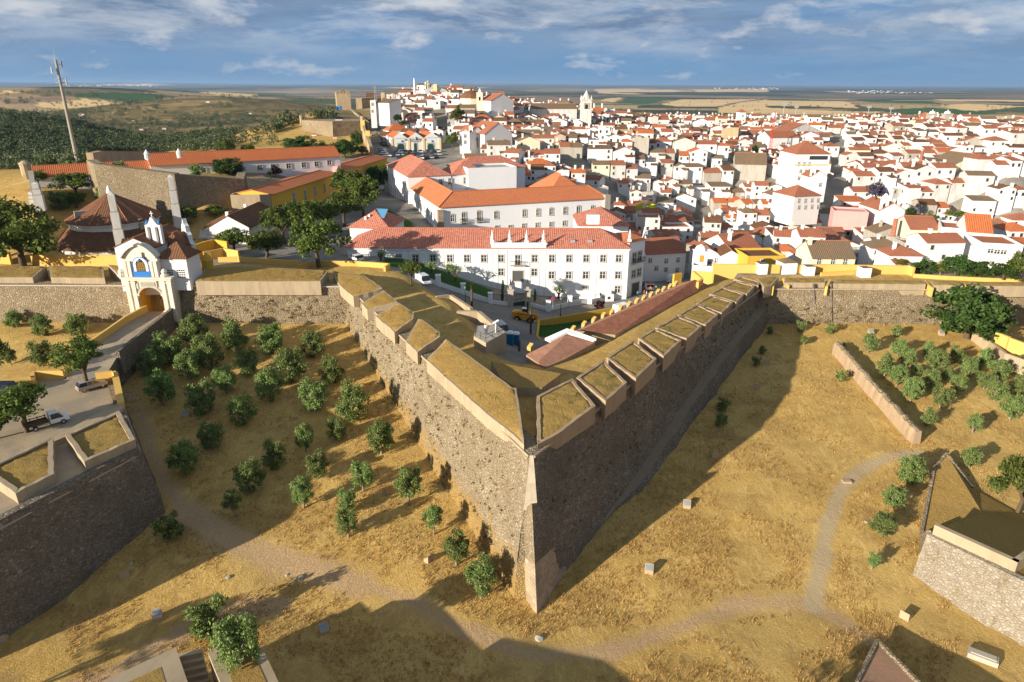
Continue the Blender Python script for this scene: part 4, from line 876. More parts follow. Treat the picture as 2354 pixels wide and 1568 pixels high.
# ================================================================ GATE
gz=8.6; gx0=P(313,720,gz); 
gl=Vector((-73.2,125.2,0)); gr_=Vector((-64.4,125.2,0)); gc=(gl.x+gr_.x)/2; gw=gr_.x-gl.x
zc=PXY(372,634,(gc,125.2)).z; zp=PXY(350,560,(gc,125.2)).z; za=PXY(360,657,(gc,125.2)).z
gt=Bld('city_gate','carved marble baroque city gate with arched passage and blue framed shrine window','gate',[(gl.x,125.2),(gr_.x,125.2),(gr_.x,129),(gl.x,129)],gz)
def arch_wall(mb,x0,x1,z0,z1,ax,ar,az,y0,y1,m=0,mi=None,n=14):
    """slab with an arched opening centred at ax, radius ar, springing at az"""
    pts=[(ax-ar,z0),(ax-ar,az)]+[(ax-ar*math.cos(math.pi*k/n),az+ar*math.sin(math.pi*k/n)) for k in range(1,n)]+[(ax+ar,az),(ax+ar,z0)]
    out=[(x0,z0),(x0,z1),(x1,z1),(x1,z0)]
    def face(y):
        f=[];v=[]
        v=[(x,y,z_) for x,z_ in pts]; k=len(pts)
        top=[(x0+(x1-x0)*i/(k-1),y,z1) for i in range(k)]
        top[0]=(x0,y,z0); top[1]=(x0,y,az); top[-1]=(x1,y,z0); top[-2]=(x1,y,az)
        for i in range(2,k-2): top[i]=(x0+(x1-x0)*(i-2)/(k-5),y,z1)
        v+=top; f=[(i,i+1,k+i+1,k+i) for i in range(k-1)]
        v+=[(x0,y,z1),(x1,y,z1)]; f+=[(k+1,k+2,2*k),]; 
        return v,[q for q in f]
    for y in (y0,y1): v,f=face(y); mb.add(v,f,m)
    k=len(pts); mb.add([(x,y0,z_) for x,z_ in pts]+[(x,y1,z_) for x,z_ in pts],[(i,i+1,k+i+1,k+i) for i in range(k-1)],m if mi is None else mi)
    mb.add([(x0,y0,z0),(x0,y0,z1),(x1,y0,z1),(x1,y0,z0),(x0,y1,z0),(x0,y1,z1),(x1,y1,z1),(x1,y1,z0)],[(0,1,5,4),(1,2,6,5),(2,3,7,6)],m); return mb
ar=2.25; azs=za-ar
mb=MB(); arch_wall(mb,gl.x,gr_.x,gz-2,zc,gc,ar,azs,124.6,127.4,0,1); gt.part('portal',mb,['portal_marble','yellow_plaster'])
mb=MB()
mb.box((gc,124.6,zc),(gw+.9,1.5,.25)); mb.box((gc,124.62,zc-.45),(gw+.3,1.0,.35)); mb.box((gc,124.6,gz-.3),(0,0,0)) if False else None
for s in (-1,1):
    for off,wd_ in ((gw/2-.45,.8),(ar+.55,.75)): mb.box((gc+s*off,124.5,gz-1.5),(wd_,.35,zc-gz+1.1)); mb.box((gc+s*off,124.45,gz-1.5),(wd_+.2,.45,1.3)); mb.box((gc+s*off,124.45,zc-1.0),(wd_+.2,.45,.3))
    mb.box((gc+s*(gw/2-1.75),124.55,zc-2.1),(1.3,.2,1.3))
mb.box((gc,124.5,zc-1.75),(3.3,.3,1.2)); gt.part('pilaster',mb,'portal_marble')
mb=MB(); n=14
for k in range(n):
    a,b=math.pi*k/n,math.pi*(k+1)/n; q=lambda t,r_:(gc-r_*math.cos(t),124.45,azs+r_*math.sin(t))
    v=[q(a,ar),q(b,ar),q(b,ar+.42),q(a,ar+.42)]; v2=[(p[0],124.65,p[2]) for p in v]; mb.add(v+v2,[(0,1,2,3),(0,4,5,1),(3,2,6,7)],0)
gt.part('archivolt',mb,'stone_trim')
mb=MB()
for s in (-1,1):
    x=gc+s*(gw/2-1.75); mb.box((x,124.52,azs-2.2),(.75,.1,2.6),0,0); mb.box((x,124.46,azs-2.6),(1.2,.3,.25),0,1); mb.box((x,124.5,azs+.6),(1.2,.25,.5),0,1); mb.box((x,124.5,gz+.7),(.8,.12,.8),0,0)
gt.part('niche_panel',mb,['grey_stone','portal_marble']); gt.part('inscription_panel',MB().box((gc,124.32,zc-1.6),(2.7,.1,.85)),'grey_stone')
# upper stage with curved broken pediment
ux=P(353,600,zc).x; uc=gc-.9; uw=6.6; zu=PXY(353,600,(gc,125)).z
mb=MB(); mb.poly([(uc-uw/2,124.7),(uc+uw/2,124.7),(uc+uw/2,126.2),(uc-uw/2,126.2)],zc+.2,zu)
n=16
for k in range(n):
    f=lambda t:(uc-uw/2+uw*t, zu+(zp-zu)*math.sin(math.pi*(.06+.88*t))**.8)
    x0,z0=f(k/n); x1,z1=f((k+1)/n); mb.poly([(x0,124.7),(x1,124.7),(x1,126.2),(x0,126.2)],zu-.02,min(z0,z1)); 
    if k not in(7,8):
        v=[(x0,124.2,z0-.15),(x1,124.2,z1-.15),(x1,124.2,z1+.22),(x0,124.2,z0+.22)]; v2=[(p[0],126.3,p[2]) for p in v]; mb.add(v+v2,[(0,1,2,3),(3,2,6,7),(0,4,5,1),(4,7,6,5),(0,3,7,4),(1,5,6,2)],0)
for s in (-1,1):
    for o_ in (uw/2-.45,uw/2-1.25): mb.box((uc+s*o_,124.55,zc+.2),(.6,.35,zu-zc))
    mb.lathe((uc+s*(uw/2+.75),125,zc+.25),[(.75,0),(.75,.3),(.45,.55),(.6,.9),(.35,1.3),(.0,1.5)],10)
mb.box((uc,124.5,zu+.6),(1.5,.3,1.3)); gt.part('upper_stage',mb,'portal_marble')
mb=MB(); wz0=zc+.25; wh=zu+.4-wz0; ww=1.75
mb.box((uc+.2,124.42,wz0),(2*ww-.3,.2,1.1),0,0)
for s in (-1,1): mb.box((uc+.2+s*(ww-.32),124.42,wz0+1.1),(.16,.2,wh-1.9),0,0); mb.box((uc+.2+s*(ww-.62),124.43,wz0+1.1),(.42,.18,wh-1.9),0,1)
for k in range(12):
    for r0,r1,mm in ((ww-.26,ww-.42,0),(ww-.42,ww-.85,1)):
        a,b=math.pi*k/12,math.pi*(k+1)/12; q=lambda t,rr:(uc+.2-rr*math.cos(t),124.32,wz0+wh-.8+rr*math.sin(t)); mb.add([q(a,r0),q(b,r0),q(b,r1),q(a,r1)],[(0,1,2,3)],mm)
mb.lathe((uc+.2,124.25,wz0+wh+.05),[(.0,-.35),(.34,0),(.0,.4)],8,0); gt.part('shrine_frame',mb,['blue_paint','white_paint'])
mb=MB(); mb.box((uc+.2,124.5,wz0+1.15),(1.9,.08,2.7),0,0)
for k in range(5): mb.box((uc+.2-.8+k*.4,124.44,wz0+1.2),(.07,.04,2.6),0,1)
for k in range(8): mb.box((uc+.2,124.44,wz0+1.3+k*.33),(1.8,.04,.06),0,1)
gt.part('lattice_window',mb,['dark_metal','gold_lattice'])
mb=MB(); mb.box((gc,130.0,gz-1.5),(4.3,.3,6.6),0,0)
for s in (-1,1): mb.box((gc+s*2.5,128.7,gz-1.5),(.4,2.6,6.4),0,0)
gt.part('passage',mb,'yellow_plaster')
# chapel over the gate
ch=Bld('gate_chapel','white gabled chapel above the city gate with little blue bell gable','chapel',[(gl.x,126.3),(gr_.x,126.3),(gr_.x,142),(gl.x,142)],12.3)
ze=PXY(300,566,(-74.5,126.8)).z; cA=Vector((-75.2,126.9,0)); cB=Vector((-67.6,126.9,0)); chc=[cA,cB,cB+Vector((.5,13,0)),cA+Vector((.5,13,0))]
zap=PXY(350,543,(-71,126.9)).z; ch.block(chc,ze,11.5,'gy',zap-ze,'white_plaster','brown_tile',.25)
# rear higher hipped body and bell gable
rA=Vector((-69.0,131.5,0)); rcq=[rA,rA+Vector((4.0,0,0)),rA+Vector((4.0,6,0)),rA+Vector((0,6,0))]; ch.block(rcq,zap-2.6,11.5,'hip',2.2,'white_plaster','brown_tile',.3,'side_wall','side_roof')
bp=PD(353,538,146); w_=2.9; zb_=bp.z; mb=MB(); ztop=PXY(353,520,bp).z
arch_wall(mb,bp.x-w_/2,bp.x,zb_-2,ztop,bp.x-w_/4,.36,zb_+1.0,bp.y,bp.y+.9); arch_wall(mb,bp.x,bp.x+w_/2,zb_-2,ztop,bp.x+w_/4,.36,zb_+1.0,bp.y,bp.y+.9)
n=10
for k in range(n):
    f=lambda t:(bp.x-w_/2+w_*t, ztop+1.6*math.exp(-((t-.5)/.2)**2)+.2)
    x0,z0=f(k/n); x1,z1=f((k+1)/n); mb.prism([(x0,bp.y,ztop-.02),(x1,bp.y,ztop-.02),(x1,bp.y+.9,ztop-.02),(x0,bp.y+.9,ztop-.02)],[(x0,bp.y,z0),(x1,bp.y,z1),(x1,bp.y+.9,z1),(x0,bp.y+.9,z0)],0)
ch.part('bell_gable',mb,'white_plaster')
mb=MB(); 
for s in (-1,1): mb.lathe((bp.x+s*(w_/2-.3),bp.y+.4,ztop+.3),[(.2,0),(.25,.2),(.14,.6),(.0,1.0)],8)
ch.part('finial',mb,'blue_paint')
mb=MB(); mb.box((bp.x,bp.y+.45,ztop+1.7),(.12,.12,1.1)); mb.box((bp.x,bp.y+.45,ztop+2.3),(.6,.12,.13)); ch.part('cross',mb,'white_paint')
# chapel scrolled gable to the right rear
gp=PD(437,560,152); mb=MB()
pr=[(-3.2,-5),(3.2,-5),(3.2,.5),(2.4,1.0),(2.2,2.2),(1.4,2.6),(1.1,3.8),(.4,4.2),(0,5.2),(-.4,4.2),(-1.1,3.8),(-1.4,2.6),(-2.2,2.2),(-2.4,1.0),(-3.2,.5)]
yv=Vector((.75,.66,0)); tv=Vector((.66,-.75,0))
mb.prism([(gp.x+tv.x*a,gp.y+tv.y*a,gp.z+b_) for a,b_ in pr],[(gp.x+tv.x*a-yv.x*.8,gp.y+tv.y*a-yv.y*.8,gp.z+b_) for a,b_ in pr],0); ch.part('scrolled_gable',mb,'white_plaster')
sA=gp-yv*12-tv*3; mb=MB(); roof_mesh(mb,[gp-tv*3.1-yv*12,gp+tv*3.1-yv*12,gp+tv*3.1-yv*.7,gp-tv*3.1-yv*.7],gp.z+.3,2.4,'gy',.2); ch.part('nave_roof',mb,'brown_tile')
mb=MB(); mb.poly([gp-tv*3-yv*12,gp+tv*3-yv*12,gp+tv*3-yv*.7,gp-tv*3-yv*.7],11,gp.z+.2); ch.part('nave_wall',mb,'white_plaster')
# white guard house right of the gate
hA=P(398,590,17.6); zg=12.9; g1=Vector((-67.0,126.0,0)); g2=Vector((-61.6,126.0,0)); zge=PXY(446,591,(-62,126.0)).z
gh=Bld('guard_house','white guard house with brown pyramid roof standing on the wall right of the gate','house',[g1,g2,g2+Vector((1.2,8.5,0)),g1+Vector((1.2,8.5,0))],12.5)
ghc=[g1,g2,g2+Vector((.2,5.2,0)),g1+Vector((.2,5.2,0))]; gh.block(ghc,zge,zg-.2,'hip',2.6,'white_plaster','brown_tile',.4)
for x in (-65.2,-63.0):
    mb=MB()
    for i in range(4):
        for j in range(4): mb.box((x-.6+i*.4,125.97,zge-3.8+j*.42),(.2,.1,.22))
    gh.part('vent_grid',mb,'black')
# yellow sentry box
sp=P(480,627,12.6); mb=MB(); mb.lathe((sp.x,sp.y,sp.z-.4),[(1.15,0),(1.15,3.0),(1.25,3.05),(1.25,3.25),(1.1,3.3),(.7,4.0),(.2,4.5),(.1,4.7),(0,4.75)],10); bx_=Bld('sentry_box','round yellow sentry box with domed top beside the white guard house','sentry box',[(sp.x-1,sp.y-1),(sp.x+1,sp.y-1),(sp.x+1,sp.y+1),(sp.x-1,sp.y+1)],sp.z); bx_.part('turret',mb,'yellow_plaster'); bx_.part('loophole',MB().box((sp.x,sp.y-1.13,sp.z+.8),(.25,.12,.35)),'black')
# ================================================================ ROTUNDA CHURCH
rp=PD(262,499,199); rzE=rp.z; Rr=10.9
ro=Bld('rotunda_church','round white church with two tiers of dark brown conical tile roof','church',[(rp.x-12,rp.y-12),(rp.x+12,rp.y-12),(rp.x+12,rp.y+12),(rp.x-12,rp.y+12)],11.5)
n=16
mb=MB(); mb.lathe((rp.x,rp.y,0),[(Rr,rzE-.15),(Rr,rzE),(0.4,rzE+6.1)],n); r=ro.part('upper_roof',mb,'brown_tile')
mb=MB()
for k in range(0,n,2): a=2*math.pi*k/n; mb.tube((rp.x+Rr*math.cos(a),rp.y+Rr*math.sin(a),rzE+.08),(rp.x,rp.y,rzE+6.15),.17,.1,5)
ro.part('hip_tiles',mb,'terracotta',True,r)
ro.part('finial',MB().lathe((rp.x,rp.y,rzE+5.7),[(.7,0),(.6,.7),(.25,1.9),(0,2.2)],8),'white_paint',False,r)
mb=MB(); mb.lathe((rp.x,rp.y,0),[(Rr-.8,11),(Rr-.8,rzE-.7),(Rr-.35,rzE-.6),(Rr-.35,rzE-.1)],n); ro.part('drum',mb,'white_plaster')
mb=MB(); mb.lathe((rp.x,rp.y,0),[(Rr+3.9,rzE-5.6),(Rr+3.9,rzE-5.4),(Rr-.8,rzE-1.8)],n); ro.part('lower_roof',mb,'brown_tile')
mb=MB(); mb.lathe((rp.x,rp.y,0),[(Rr+3.5,6),(Rr+3.5,rzE-5.5)],n); ro.part('wall',mb,'white_plaster')
# aqueduct-like obelisk piers
GO='tall whitewashed masonry piers near the round church'
for (u0,v0,u1,v1,lab,w0) in [(283,588,280,437,'weathered grey white pier standing in front of the round church roof',1.9),(410,517,401,400,'tall white stepped pier behind the round church, right of its roof',1.9),(92,470,86,418,'short white pier left of the round church behind the big tree',2.0),(76,472,78,440,'thin broken white pier beside the short one at the far left',1.2)]:
    b=PD(u0,v0,(174 if u0==283 else 196 if u0==410 else 205 if u0==92 else 207)); zt_=PXY(u1,v1,b).z
    t=thing('masonry_pier',lab,'pier',b,.4,GO); hh=zt_-b.z; mb=MB()
    mb.box((0,0,-1.5),(w0,w0,hh*.42+1.5)); mb.box((0,0,hh*.42),(w0*.86,w0*.86,hh*.26)); mb.box((0,0,hh*.68),(w0*.7,w0*.7,hh*.26)); mb.add([(-w0*.35,-w0*.35,hh*.94),(w0*.35,-w0*.35,hh*.94),(w0*.35,w0*.35,hh*.94),(-w0*.35,w0*.35,hh*.94),(0,0,hh)],[(0,1,4),(1,2,4),(2,3,4),(3,0,4)])
    mb.build('shaft',[M['stained_plaster']],t); mb=MB()
    for f_ in (.42,.68): mb.box((0,0,hh*f_),(w0*.95 if f_<.5 else w0*.82,)*2+(.25,))
    mb.build('string_course',[M['grey_stone']],t)
# ================================================================ BARRACKS
wzA=PD(345,381,228); wzB=PD(781,359,262); wz=(wzA.z+wzB.z)/2
lA=P(345,381,wz); lB=P(781,359,wz)
bw=Bld('white_barracks','very long white barracks with orange tile roof and square windows','building',rectP(lA,lB,11),wz-7)
wc_=rectP(lA,lB,11); _,wr=bw.block(wc_,wz,wz-8,'gx',3.0,'white_plaster','orange_tile',.5)
win_px(bw,'stone',1.5,1.5,lA,lB,[(597.5,385.5),(628,383.5),(663.5,382),(698.5,379.5),(728,377.5),(757,374),(468,392),(500,391)])
for u,v in ((338,360),(412,357)): p=PD(u,v,236); bw.part('roof_lantern',MB().lathe((p.x,p.y,p.z-.8),[(.75,0),(.75,1.5),(.9,1.55),(0,2.9)],8),'white_plaster',False,wr)
lx=Vector((lA.x,lA.y,0))-(lB-lA).normalized()*30; ex=rectP(lx,lA-(lB-lA).normalized()*.1,10); wl=Bld('barracks_annex','low orange roofed annex at the left end of the white barracks','building',ex,wz-7); wl.block(ex,wz-1.5,wz-8,'gx',2.6,'white_plaster','orange_tile',.4)
zy=21.0; yA=P(622,447,zy); yB=P(889,362,zy)
yc=rectP(yA,yB,11); yb=Bld('yellow_barracks','long mustard yellow barracks with orange tile roof and dark tall windows','building',yc,zy-8); _,yr=yb.block(yc,zy,zy-12,'gx',1.15,'yellow_plaster','new_tile',.5)
win_px(yb,'stone',1.2,3.0,yA,yB,[(676,455),(702,450),(724.5,441),(746,434),(766,425),(836,398),(855,392)]); win_px(yb,'stone',.9,.9,yA,yB,[(853,413),(868,406)])
mb=MB(); pa=face_hit(781,410,yA,yB,1,0); yd=(yB-yA).normalized(); yn=Vector((yd.y,-yd.x,0)); 
for k in range(10):
    a,b=math.pi*k/10,math.pi*(k+1)/10; q=lambda t:(pa.x-yd.x*2.2*math.cos(t),pa.y-yd.y*2.2*math.cos(t),zy+.2+2.2*math.sin(t)); a_,b_=q(a),q(b)
    mb.prism([(a_[0],a_[1],zy-.3),(b_[0],b_[1],zy-.3),(b_[0]-yn.x*1.6,b_[1]-yn.y*1.6,zy-.3),(a_[0]-yn.x*1.6,a_[1]-yn.y*1.6,zy-.3)],[a_,b_,(b_[0]-yn.x*1.6,b_[1]-yn.y*1.6,b_[2]),(a_[0]-yn.x*1.6,a_[1]-yn.y*1.6,a_[2])],0)
yb.part('round_gable',mb,'pink_plaster')
p0=face_hit(727,470,yA,yB,1,0); p1=face_hit(775,452,yA,yB,1,0); mb=MB(); mm=(p0+p1)/2; mb.box((mm.x+yn.x*.6,mm.y+yn.y*.6,mm.z),((p1-p0).length,1.2,.3),wrz(yA,yB)); yb.part('ledge',mb,'stone_trim')
# rough end building and brown roofed sheds by the trees
ec=rectP(P(529,450,zy),P(617,449,zy),11); eb=Bld('rough_stone_house','roofless looking rough stone annex at the near end of the yellow barracks','building',ec,14); eb.block(ec,zy+.2,8,'flat',0,'sand_plaster',None,flatmat='sand_plaster')
kA=P(572,524,16.2); kB=P(662,478,16.2); kc=rectP(kA,kB,10); kb=Bld('brown_shed','low white house with long dark red roof and white chimneys among the trees','house',kc,12); _,kr=kb.block(kc,16.2,9,'gx',3.0,'white_plaster','brown_tile',.4)
for t in (.15,.55,.95):
    a_,b_=ridge_line(kc,16.2,3.0,'gx'); p=Vector(a_)*(1-t)+Vector(b_)*t; kb.part('chimney',MB().box((p.x-1,p.y-2.2,p.z-1.6),(.7,.7,2.2)),'white_paint',False,kr)
kA=P(468,527,15.4); kB=P(570,523,15.4); kc=rectP(kA,kB,9); kb=Bld('gabled_shed','white shed with broad low gable and grey lean to roof behind the chapel','shed',kc,12); kb.block(kc,15.4,9,'gy',2.6,'stained_plaster','brown_tile',.3)
kc2=rectP(kA-Vector((0,3.2,0)),kB-Vector((0,3.2,0)),3.0); mb=MB(); roof_mesh(mb,kc2,13.9,1.2,'shed',.2); kb.part('lean_to',mb,'grey_plaster')
# ================================================================ TOWN
OCC=[]      # footprints already taken (centre x, y, radius)
def occ(c):
    cx=sum(p[0] for p in c)/len(c); cy=sum(p[1] for p in c)/len(c); OCC.append([(p[0],p[1]) for p in c])
for cc_ in (wc,fwing,cT,c2,hc,rc_,oc,[bA,bB,bB+bn*42,bA+bn*42]): occ(cc_)
def LB(name,label,cat,u1,v1,u2,v2,vb,depth,kind,rh,wm,rm,group=None,D=None,over=.3,base=4.0,wins=(),ww=(1.1,1.5),wk='plain',flatmat='grey_plaster',chim=()):
    um=(u1+u2)/2
    if D is None: g=PG(um,vb,0,165); D=math.hypot(g.x,g.y)
    A=PD(u1,v1,D); B=P(u2,v2,A.z)
    if abs(B.y-A.y)>.6*abs(B.x-A.x): s=.6*abs(B.x-A.x)/abs(B.y-A.y); B=Vector((B.x,A.y+(B.y-A.y)*s,A.z))
    c=rectP(A,B,depth); zb=PXY(um,vb,(c[0]+c[1])/2).z; zb=min(zb,A.z-2.0); occ(c)
    b=Bld(name,label,cat,c,zb,group); w,r=b.block(c,A.z,zb-base,kind,rh,wm,rm,over,flatmat=flatmat if kind=='flat' else None)
    for u,v in wins: p=face_hit(u,v,c[0],c[1],1,0); put_window(b,wk,ww[0],ww[1],p,wrz(c[0],c[1]))
    for t,s in chim:
        p=c[0]+(c[1]-c[0])*t+(c[3]-c[0])*s; b.part('chimney',MB().box((p.x,p.y,A.z-.5),(.9,.7,rh+1.6)),wm,False,r)
    b.A,b.B,b.c,b.ze=c[0],c[1],c,A.z; return b
def bellcote(b,x,y,z,w=2.2,h=3.6,rz=0,m='white_plaster'):
    mb=MB(); arch_wall(mb,-w/2,w/2,0,h*.8,0,w*.24,h*.42,-.4,.4); mb.box((0,0,h*.8),(w*1.15,1.0,.2)); mb.prism([(-w*.5,-.4,h*.8+.2),(w*.5,-.4,h*.8+.2),(w*.5,.4,h*.8+.2),(-w*.5,.4,h*.8+.2)],[(-.1,-.4,h*1.15),(.1,-.4,h*1.15),(.1,.4,h*1.15),(-.1,.4,h*1.15)])
    mb.xf(Matrix.Translation((x,y,z))@Matrix.Rotation(rz,4,'Z')); return b.part('bellcote',mb,m)
# market hall with three gables and its lettering
mk=LB('market_hall','white market hall with three gables, yellow pilasters and lettering above its middle door','building',900.3,318,1010.8,316,347.5,22,'flat',0,'white_plaster',None,flatmat='old_tile')
A,B=mk.A,mk.B; L_=(B-A).length; xd=(B-A).normalized(); yd=Vector((-xd.y,xd.x,0)); dep=22
for k in range(3):
    a=A+xd*(L_*k/3); b=A+xd*(L_*(k+1)/3); q=[a,b,b+yd*dep,a+yd*dep]
    mb=MB(); mb.prism([(a.x,a.y,mk.ze-.3),(b.x,b.y,mk.ze-.3),((a.x+b.x)/2,(a.y+b.y)/2,mk.ze+2.4)],[(a.x+yd.x*.5,a.y+yd.y*.5,mk.ze-.3),(b.x+yd.x*.5,b.y+yd.y*.5,mk.ze-.3),((a.x+b.x)/2+yd.x*.5,(a.y+b.y)/2+yd.y*.5,mk.ze+2.4)]); mk.part('gable',mb,'white_plaster')
    q2=[p+yd*.6 for p in q[:2]]+[q[2],q[3]]; mk.part('roof',roof_mesh(MB(),q2,mk.ze-.1,2.4,'gy',.0),'orange_tile')
for t in (.0,.345,.655,1.0):
    p=A+xd*(L_*t); mk.part('pilaster',MB().box((p.x-yd.x*.05,p.y-yd.y*.05,mk.zb-.5),(1.0,.3,mk.ze-mk.zb+.2),wrz(A,B)),'yellow_trim')
nf=Vector((xd.y,-xd.x,0))
for u,w_,h_ in ((921.5,3.4,4.2),(955,1.4,4.4),(990,3.2,4.2)):
    p=face_hit(u,341 if w_>2 else 340.5,A,B,1,0); mb=MB(); arch_wall(mb,-w_/2-.3,w_/2+.3,-h_/2,h_/2+.5,0,w_/2,h_/2-w_/2+.2,-.12,.05); mb.xf(Matrix.Translation(p)@Matrix.Rotation(wrz(A,B),4,'Z')); d=mk.part('door',mb,'stone_trim')
    mk.part('door_leaf',MB().box((p.x+nf.x*.03,p.y+nf.y*.03,p.z-h_/2),(w_,.08,h_),wrz(A,B)),'dark_green_door',False,d)
def lettering(b,s,p,rz,size,mat,name='lettering'):
    cu=bpy.data.curves.new(name,'FONT'); cu.body=s; cu.size=size; cu.align_x='CENTER'; cu.extrude=.02; cu.offset=.006
    o=bpy.data.objects.new(name,cu); COL.objects.link(o); dg=bpy.context.evaluated_depsgraph_get(); me=bpy.data.meshes.new_from_object(o.evaluated_get(dg)); bpy.data.objects.remove(o)
    me.materials.clear(); me.materials.append(M[mat]); o=link(name,me,b.o); o.location=Vector(p)-b.loc; o.rotation_euler=(math.pi/2,0,rz); return o
m_plain('sign_ink',(.10,.09,.09),.8,.1)
p=face_hit(955,323.3,A,B,1,0)+nf*.06; lettering(mk,'MERCADO MUNICIPAL',p,wrz(A,B),1.05,'sign_ink')
p=face_hit(955,326.2,A,B,1,0)+nf*.06; lettering(mk,'CASA DAS BARCAS',p,wrz(A,B),.6,'sign_ink')
p=face_hit(955,317.5,A,B,1,0)+nf*.06; mb=MB(); mb.lathe((p.x,p.y,p.z),[(.05,-.7),(.45,-.4),(.5,.1),(.35,.5),(.0,.7)],10); mk.part('emblem',mb,'grey_stone')
for u in (921,990):
    p=face_hit(u+3.5,325,A,B,1,0)+nf*.1; mk.part('wall_emblem',MB().box((p.x,p.y,p.z-.45),(.9,.1,.9),wrz(A,B)),'blue_paint')
LB('market_rear_hall','small white hall behind the market with a pair of orange pyramid roofs','building',893,300.5,946,299,318,9,'hip',3.2,'white_plaster','orange_tile')
# castle on the hill
ck=LB('castle_keep','square brown stone castle keep with crenels and low tiled pyramid roof','castle tower',772,213.6,804.5,213.6,258,17,'flat',0,'castle_stone',None,D=520,flatmat='old_tile',base=8)
c=ck.c; ci=[(p[0],p[1]) for p in inset([(q.x,q.y,0) for q in c],2.0)]; ck.part('roof',roof_mesh(MB(),ci,ck.ze-.3,3.0,'hip',.2),'old_tile')
mb=MB()
for i in range(4):
    a,b=c[i],c[(i+1)%4]
    for k in range(9): p=a+(b-a)*((k+.5)/9); mb.box((p.x,p.y,ck.ze-.1),(.85,.85,1.0),wrz(a,b)) if k%2==0 else None
ck.part('battlement',mb,'castle_stone')
cw=LB('castle_wall','brown crenellated castle wall with corner tower and dark roof behind','castle wall',817,226,831,226,250,9,'flat',0,'castle_stone',None,D=500,base=8)
for u1,v1,u2,v2,D_,h_ in [(831,229,888,224,505,9.0)]:
    a=PD(u1,v1,D_); b=PD(u2,v2,D_+18); d=(b-a).normalized(); q=rectP(a,b,2.0); mb=MB(); mb.poly(q,a.z-16,a.z); 
    for k in range(16): p=a+(b-a)*((k+.5)/16); mb.box((p.x,p.y,a.z),(.9,1.2,1.1),wrz(a,b))
    cw.part('curtain',mb,'castle_stone')
a=PD(842,224,530); b=PD(866,223,530); q=rectP(a,b,10); cw.part('hall_roof',roof_mesh(MB(),q,a.z,3,'gx',.2),'brown_tile'); cw.part('hall_wall',MB().poly(q,a.z-6,a.z-.1),'white_plaster')
a=PD(880,213,515); cw.part('turret',MB().box((a.x,a.y,a.z-8),(2.6,2.6,8)),'castle_stone')
# lattice mast by the castle and white mast by the hill church
def mast(name,label,p,h,r,mat,lattice=False,bands=None,lean=0,extra=None):
    t=thing(name,label,'mast',p); mb=MB()
    if lattice:
        for k in range(3):
            a=2*math.pi*k/3; mb.tube((r*math.cos(a),r*math.sin(a),0),(r*.35*math.cos(a),r*.35*math.sin(a),h),.12,.08,5)
        n=int(h/2)
        for j in range(n):
            z0,z1=h*j/n,h*(j+1)/n; f0,f1=r*(1-.65*j/n),r*(1-.65*(j+1)/n)
            for k in range(3): a,b=2*math.pi*k/3,2*math.pi*(k+1)/3; mb.tube((f0*math.cos(a),f0*math.sin(a),z0),(f1*math.cos(b),f1*math.sin(b),z1),.06,.06,4)
    else: mb.tube((0,0,-1),(0,0,h),r,r*.55,12)
    mb.build('shaft',[M[mat]],t); return t
m_plain('mast_red',(.55,.05,.03),.6); m_plain('mast_concrete',(.33,.30,.25),.9,.1)
p=PD(863,235,470); mast('lattice_mast','slim grey lattice antenna mast behind the castle wall','mast',) if False else mast('lattice_mast','slim grey lattice antenna mast behind the castle wall',p,PXY(862,190,p).z-p.z,1.0,'grey_metal',True)
p=PD(953,216,480); mast('antenna_pole','slender pale antenna pole left of the hilltop church',p,PXY(954,180,p).z-p.z,.7,'white_paint')
# hilltop church
hcx=LB('hilltop_church','white baroque hilltop church facade with curved yellow trimmed gable','church',976,207,1024.5,207,224,14,'flat',0,'white_plaster',None,D=480,flatmat='old_tile')
A,B=hcx.A,hcx.B; xd=(B-A).normalized(); Lh=(B-A).length; mid=(A+B)/2; ztp=PXY(1000,195,mid).z
for nm,off,mt in (('gable',.0,'white_plaster'),('gable_trim',-.25,'yellow_trim')):
    pr=[(-.5,0),(-.46,.12),(-.3,.34),(-.17,.5),(-.16,.78),(-.08,.95),(0,1.0),(.08,.95),(.16,.78),(.17,.5),(.3,.34),(.46,.12),(.5,0)]
    s_=1.0 if nm=='gable' else 1.06; pts=[(mid.x+xd.x*a*Lh*s_,mid.y+xd.y*a*Lh*s_+.3-off,hcx.ze-.3+bq*(ztp-hcx.ze+.3)*(1 if nm=='gable' else 1.08)) for a,bq in pr]
    hcx.part(nm,MB().prism(pts,[(x,y+.8,z_) for x,y,z_ in pts]),mt)
tw_=PD(984,200,486); hcx.part('belfry',MB().lathe((tw_.x,tw_.y,tw_.z-7),[(1.8,0),(1.8,8),(2.2,8.1),(2.2,8.5),(1.2,9.6),(.5,10.6),(0,11.5)],8),'stone_trim')
hcx.part('chancel',MB().poly(rectP(PD(950,214,486),PD(974,214,486),12),30,PD(950,213,486).z),'stained_plaster')
hcx.part('portal',MB().box((mid.x,mid.y-.1,hcx.ze-1),(2.2,.3,4.5)),'yellow_trim')
